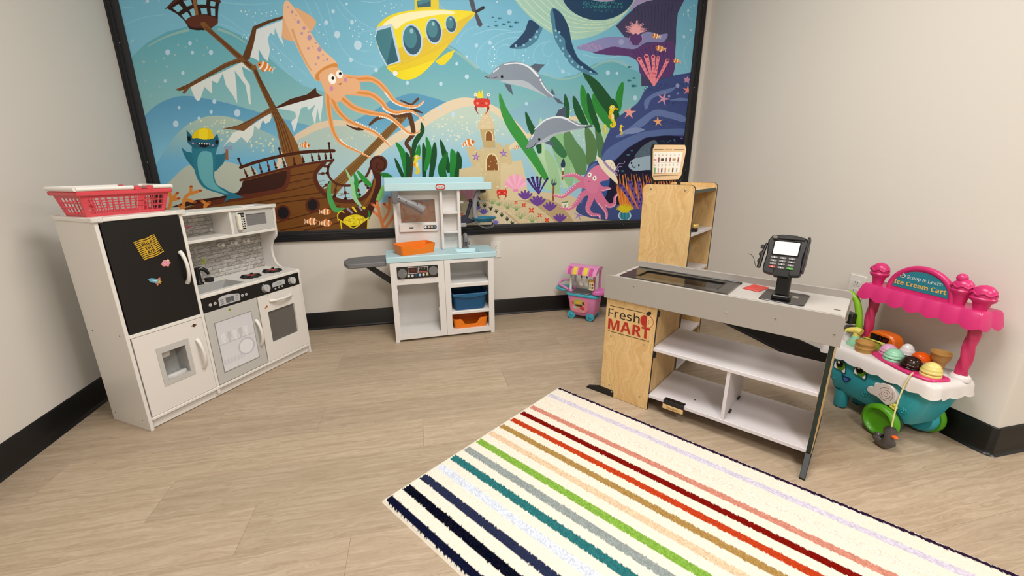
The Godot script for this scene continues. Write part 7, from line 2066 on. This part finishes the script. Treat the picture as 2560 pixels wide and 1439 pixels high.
	for p: Array in [[-0.145, -0.140], [0.189, -0.140]]:
		part(t, "post_collar", G.new().lathe([Vector2(0.029, 0.272), Vector2(0.028, 0.284), Vector2(0.022, 0.292), Vector2(0, 0.292)], 20, Vector3(p[0], 0, p[1])), white)
		var pr := []
		for i in 45:
			var ring := []
			for s in 24:
				var a := TAU * s / 24
				var r := 0.0165 + 0.0022 * cos(3.0 * (a - i * 0.13))
				ring.append(Vector3(p[0] + cos(a) * r, lerpf(0.288, 0.520, i / 44.0), p[1] + sin(a) * r))
			pr.append(ring)
		part(t, "twisted_post", G.new().skin(pr, true, -0.5), pm("bf2f5f", 0.38))
	# canopy: a box with a scalloped valance
	var can := []
	for k: Array in [[0.0, 0.206, -0.204, -0.092], [1.0, 0.196, -0.200, -0.102], [2.0, 0.190, -0.196, -0.108]]:
		var ring := []
		for side in 4:
			var a: Vector2; var b: Vector2
			match side:
				0: a = Vector2(-k[1], k[3]); b = Vector2(k[1], k[3])
				1: a = Vector2(k[1], k[3]); b = Vector2(k[1], k[2])
				2: a = Vector2(k[1], k[2]); b = Vector2(-k[1], k[2])
				3: a = Vector2(-k[1], k[2]); b = Vector2(-k[1], k[3])
			var n := 72 if side % 2 == 0 else 16
			var lobes := 7.0 if side % 2 == 0 else 2.0
			for i in n:
				var u := float(i) / n
				var c := a.lerp(b, u)
				var wave := absf(sin(u * PI * lobes))
				var y: float = [0.478, 0.522, 0.530][int(k[0])]
				if k[0] == 0.0: y -= 0.012 * wave
				var bulge := (0.004 * wave if k[0] < 1.5 else 0.0)
				if side == 0: c.y += bulge
				elif side == 1: c.x += bulge
				elif side == 3: c.x -= bulge
				ring.append(Vector3(c.x + 0.018, y, c.y))
		can.append(ring)
	part(t, "canopy", G.new().skin(can, true, 0.55).fan(can[2], Vector3.UP), pink, "pink scalloped canopy")
	# sign arch and the moulded cones beside it
	var arch := PackedVector2Array(); var inner := PackedVector2Array(); var band := []
	for i in 29:
		var a := PI * i / 28.0
		arch.append(Vector2(0.004 + cos(a) * 0.106, 0.529 + sin(a) * 0.097)); inner.append(Vector2(0.004 + cos(a) * 0.092, 0.540 + sin(a) * 0.074))
		band.append(Vector3(0.004 + cos(a) * 0.104, 0.530 + sin(a) * 0.096, -0.136))
	var bd := part(t, "sign_arch", G.new().prism(arch, -0.146, -0.132), pink)
	part(bd, "arch_rim", G.new().tube(band, 0.0105, 12), pink)
	var ip := part(bd, "sign_panel", G.new().prism(inner, -0.134, -0.1305), pm("2b7f90", 0.35), "teal sign panel")
	part(ip, "badge", G.new().prism(oval(-0.060, 0.587, 0.0095, 0.0085, 20), -0.131, -0.1298), pm("d6d8d4", 0.35))
	part(ip, "badge_field", G.new().prism(oval(-0.060, 0.587, 0.0066, 0.0056, 18), -0.130, -0.1294), pm("3c3a38", 0.35))
	letters(ip, "lettering", "LF", 0.0045, pm("d6d8d4", 0.35), Vector3(-0.060, 0.587, -0.1292), Vector3.ZERO, true)
	letters(ip, "lettering", "Scoop & Learn", 0.0125, pm("d9dedd", 0.35), Vector3(0.014, 0.586, -0.1300), Vector3.ZERO, false, 0.116, true)
	letters(ip, "lettering", "Ice Cream Cart", 0.0165, pm("e6b75a", 0.35), Vector3(0.002, 0.560, -0.1300), Vector3.ZERO, true, 0.172)
	for q: Array in [[-0.150, 0.584, 0.034, 0.528], [0.124, 0.590, 0.032, 0.530], [0.184, 0.580, 0.035, 0.528]]:
		var cg := G.new()
		cg.lathe([Vector2(0.017, q[3]), Vector2(0.024, q[1] - q[2] * 0.75), Vector2(q[2] * 0.95, q[1] - q[2] * 0.55), Vector2(q[2] * 1.04, q[1] - q[2] * 0.30), Vector2(q[2] * 0.93, q[1] - q[2] * 0.18), Vector2(q[2] * 0.97, q[1]), Vector2(q[2] * 0.85, q[1] + q[2] * 0.5), Vector2(q[2] * 0.5, q[1] + q[2] * 0.86), Vector2(0, q[1] + q[2])], 24, Vector3(q[0], 0, -0.140), 1.0, 0.8)
		var mc := part(t, "moulded_cone", cg, pink)
		var drip := []
		for i in 15:
			var a := PI * (0.02 + 0.96 * i / 14.0)
			drip.append(Vector3(q[0] + cos(a) * q[2] * 0.98, q[1] + q[2] * (0.18 + 0.13 * sin(i * 1.5)), -0.140 + sin(a) * q[2] * 0.80))
		part(mc, "drip", G.new().tube(drip, 0.0036, 6), pink)
	part(t, "moulded_cherry", G.new().ball(Vector3(0.117, 0.622, -0.136), Vector3(0.016, 0.016, 0.015), 16, 10), pink)
	# till, dispenser, jar and carrying handle at the left
	var rg := part(t, "toy_till", G.new().prism(PackedVector2Array(curve(pts2([-0.132, 0.276, -0.130, 0.318, -0.116, 0.337, -0.06, 0.341, -0.034, 0.330, -0.024, 0.300, -0.024, 0.276]), 3, true)), -0.182, -0.128, 0.006), pm("d8650e", 0.35), "orange toy till")
	part(rg, "till_screen", G.new().prism(rrect(-0.118, 0.300, -0.048, 0.328, 0.004, 3), -0.129, -0.1265), pm("140a0c", 0.2))
	letters(rg, "digits", "1.00", 0.014, pm("7a2030", 0.3), Vector3(-0.066, 0.314, -0.1262))
	part(t, "dispenser_base", G.new().lathe([Vector2(0.027, 0.275), Vector2(0.027, 0.281), Vector2(0.020, 0.288), Vector2(0.013, 0.316), Vector2(0, 0.316)], 20, Vector3(-0.127, 0, -0.062)), pm("8fcaa4", 0.38))
	var dn := G.new()
	dn.lathe([Vector2(0.012, 0.312), Vector2(0.0115, 0.338), Vector2(0, 0.342)], 16, Vector3(-0.127, 0, -0.062))
	dn.tube([Vector3(-0.110, 0.338, -0.064), Vector3(-0.128, 0.340, -0.062), Vector3(-0.150, 0.334, -0.056), Vector3(-0.166, 0.326, -0.050)], [0.013, 0.014, 0.011, 0.005], 12)
	part(t, "dispenser_spout", dn, pm("e0cf6a", 0.38))
	part(t, "toy_jar", G.new().lathe([Vector2(0.0, 0.275), Vector2(0.028, 0.275), Vector2(0.030, 0.282), Vector2(0.029, 0.312), Vector2(0.026, 0.318)], 20, Vector3(-0.170, 0, -0.092)), white)
	part(t, "jar_band", G.new().lathe([Vector2(0.0275, 0.316), Vector2(0.029, 0.318), Vector2(0.029, 0.332), Vector2(0.024, 0.338), Vector2(0, 0.339)], 20, Vector3(-0.170, 0, -0.092)), pm("4a4640", 0.35))
	part(t, "carry_handle", G.new().tube(curve([Vector3(-0.150, 0.275, -0.10), Vector3(-0.152, 0.34, -0.10), Vector3(-0.165, 0.40, -0.10), Vector3(-0.190, 0.455, -0.10), Vector3(-0.225, 0.47, -0.10), Vector3(-0.245, 0.43, -0.10), Vector3(-0.235, 0.34, -0.10), Vector3(-0.215, 0.265, -0.10)], 5), 0.0125, 12), pm("7db51e", 0.38), "lime green carrying handle")
	part(t, "handle_grip", G.new().b6(-0.212, -0.160, 0.352, 0.396, -0.105, -0.062, 0.004), pm("171a18", 0.35))
	build_sweets()

func build_sweets() -> void:
	scoop("mint green toy ice cream swirl on the pink cart tray", 0.034, -0.050, 0.033, 0.036, "93cfae")
	scoop("dark chocolate brown toy ice cream swirl on the pink cart tray", 0.099, -0.042, 0.033, 0.036, "24100a", 0.16)
	scoop("pale yellow vanilla toy ice cream swirl on the pink cart tray", 0.160, -0.046, 0.031, 0.040, "ded07e")
	scoop("pale pink toy ice cream swirl behind the mint swirl", -0.012, -0.086, 0.030, 0.032, "d69fc0")
	var w := scoop("white toy ice cream scoop with two dark eyes beside orange till", 0.022, -0.128, 0.026, 0.05, "dcd8d8", 0.3, 0.278)
	for x: float in [-0.010, 0.016]: part(w, "eye", G.new().prism(oval(x, 0.018, 0.0048, 0.0028, 14), 0.0215, 0.0262), pm("4a4644", 0.4))
	var cup := thing("sundae_cup", "white toy sundae cup holding a shiny orange scoop", "toy cup", on_cart(0.088, 0.280, -0.100), -90.0)
	part(cup, "bowl", G.new().lathe([Vector2(0, 0), Vector2(0.018, 0), Vector2(0.024, 0.006), Vector2(0.032, 0.024), Vector2(0.034, 0.027), Vector2(0.031, 0.026), Vector2(0.024, 0.014), Vector2(0, 0.012)], 26), pm("dedad8", 0.3))
	part(cup, "orange_scoop", G.new().lathe([Vector2(0.027, 0.014), Vector2(0.028, 0.026), Vector2(0.026, 0.038), Vector2(0.018, 0.049), Vector2(0.008, 0.053), Vector2(0, 0.0535)], 24), pm("dc5208", 0.14))
	var cone := thing("waffle_cone", "single tan toy waffle cone standing beside the orange scoop", "toy cone", on_cart(0.127, 0.277, -0.128), -90.0, "toy waffle cones on the cart")
	var shape := [Vector2(0, 0), Vector2(0.016, 0), Vector2(0.019, 0.034), Vector2(0.021, 0.037), Vector2(0.027, 0.048), Vector2(0.0285, 0.066), Vector2(0.030, 0.067), Vector2(0.030, 0.072), Vector2(0.0275, 0.072), Vector2(0.024, 0.050), Vector2(0, 0.048)]
	part(cone, "wafer", G.new().lathe(shape, 26), pm("b58a4c", 0.5))
	var st := thing("waffle_cone", "stack of two short tan toy waffle cups beside the yellow scoop tool", "toy cone", on_cart(-0.066, 0.2756, -0.036), -90.0, "toy waffle cones on the cart")
	part(st, "wafer", G.new().lathe([Vector2(0, 0), Vector2(0.029, 0), Vector2(0.031, 0.016), Vector2(0.0325, 0.017), Vector2(0.0325, 0.021), Vector2(0.031, 0.022), Vector2(0, 0.022)], 28), pm("b98f4e", 0.5))
	part(st, "wafer", G.new().lathe([Vector2(0.030, 0.0215), Vector2(0.032, 0.036), Vector2(0.0335, 0.037), Vector2(0.0335, 0.041), Vector2(0.031, 0.041), Vector2(0.028, 0.028), Vector2(0, 0.026)], 28), pm("b98f4e", 0.5))
	var sc := thing("scoop_tool", "yellow green toy ice cream scoop tool leaning behind the waffle cups", "toy scoop", on_cart(-0.072, 0.2756, -0.088), -90.0)
	var lime := pm("c0bf52", 0.4)
	part(sc, "blade", G.new().prism(rrect(-0.044, 0.0, 0.036, 0.036, 0.006, 4), -0.006, 0.0, 0.002), pm("9ab03c", 0.4))
	part(sc, "rim", G.new().tube([Vector3(-0.044, 0.004, 0.0), Vector3(-0.042, 0.037, 0.0), Vector3(0.030, 0.040, 0.0), Vector3(0.036, 0.002, 0.0)], 0.0045, 8), lime)
	part(sc, "handle", G.new().tube([Vector3(0.026, 0.038, 0.0), Vector3(0.046, 0.036, 0.004), Vector3(0.062, 0.034, 0.008)], [0.006, 0.0075, 0.005], 10), lime)
	# duck on a cord
	var d := thing("toy_duck", "grey toy duck with orange beak hanging on a cream cord before the cart wheel", "toy duck", on_cart(0.150, 0.0, 0.062), -90.0)
	var body := G.new().tube([Vector3(-0.037, 0.040, 0.0), Vector3(-0.034, 0.035, 0.0), Vector3(-0.024, 0.028, 0.0), Vector3(-0.010, 0.0255, 0.002), Vector3(0.006, 0.0265, 0.006), Vector3(0.014, 0.034, 0.009), Vector3(0.015, 0.046, 0.010), Vector3(0.014, 0.056, 0.010), Vector3(0.014, 0.068, 0.011), Vector3(0.013, 0.080, 0.011), Vector3(0.013, 0.090, 0.011), Vector3(0.013, 0.0945, 0.011)], [0.002, 0.008, 0.0185, 0.0250, 0.0262, 0.0235, 0.0165, 0.0155, 0.0200, 0.0205, 0.0130, 0.002], 22)
	var bm := part(d, "body", body, pm("5a5859", 0.3, 0.25), "silver grey duck body")
	part(bm, "wing", G.new().ball(Vector3(-0.010, 0.030, 0.026), Vector3(0.019, 0.011, 0.005), 16, 8), pm("5a5859", 0.3, 0.25))
	part(d, "beak", G.new().ball(Vector3(0.034, 0.067, 0.018), Vector3(0.012, 0.006, 0.009), 14, 8), pm("dc5f14", 0.35))
	part(d, "eye", G.new().ball(Vector3(0.022, 0.076, 0.0275), Vector3(0.0026, 0.0026, 0.0022), 8, 6), pm("0c0c0c", 0.2))
	part(d, "cord", G.new().tube(curve([Vector3(0.013, 0.090, 0.011), Vector3(0.004, 0.135, 0.000), Vector3(-0.008, 0.185, -0.020), Vector3(-0.016, 0.225, -0.040), Vector3(-0.016, 0.250, -0.046), Vector3(-0.014, 0.278, -0.055), Vector3(-0.014, 0.286, -0.064)], 5), 0.0026, 8), pm("d6c890", 0.6), "cream cord")

# ---------------------------------------------------------------- wall outlets
func build_outlets() -> void:
	outlet("white wall outlet with two sockets beside the toy laundry counter", Vector3(0.502, 0.465, BACK), 0.0)
	outlet("white wall outlet with two sockets behind the ice cream cart", Vector3(RIGHT, 0.462, -1.462), -90.0)

func outlet(label: String, at: Vector3, turn: float) -> void:
	var t := thing("wall_outlet", label, "outlet", at, turn)
	var w := pm("e4e2dc", 0.3)
	part(t, "plate", G.new().prism(rrect(-0.035, -0.0565, 0.035, 0.0565, 0.004), 0.0, 0.006, 0.002), w)
	for s: float in [-1.0, 1.0]:
		var sock := PackedVector2Array()
		for i in 24:
			var a := TAU * i / 24
			sock.append(Vector2(cos(a) * 0.0172, clampf(sin(a) * 0.0172, -0.0132, 0.0132) + s * 0.0195))
		var o := part(t, "socket", G.new().prism(sock, 0.004, 0.0078, 0.0006), w)
		for k: float in [-1.0, 1.0]:
			part(o, "slot", G.new().box(Vector3(k * 0.0062 - 0.0009, s * 0.0195 - 0.001, 0.0072), Vector3(k * 0.0062 + 0.0009, s * 0.0195 + 0.007, 0.0081)), pm("3a3834", 0.6))
		part(o, "ground_slot", G.new().prism(oval(0, s * 0.0195 - 0.0066, 0.0022, 0.0022, 12), 0.0072, 0.0081), pm("3a3834", 0.6))
	var sc := G.new()
	sc.xf = Transform3D(Basis(Vector3.RIGHT, PI / 2), Vector3(0, 0, 0.006))
	part(t, "screw", sc.lathe([Vector2(0, 0.0012), Vector2(0.0026, 0.0008), Vector2(0.003, 0)], 10), w)
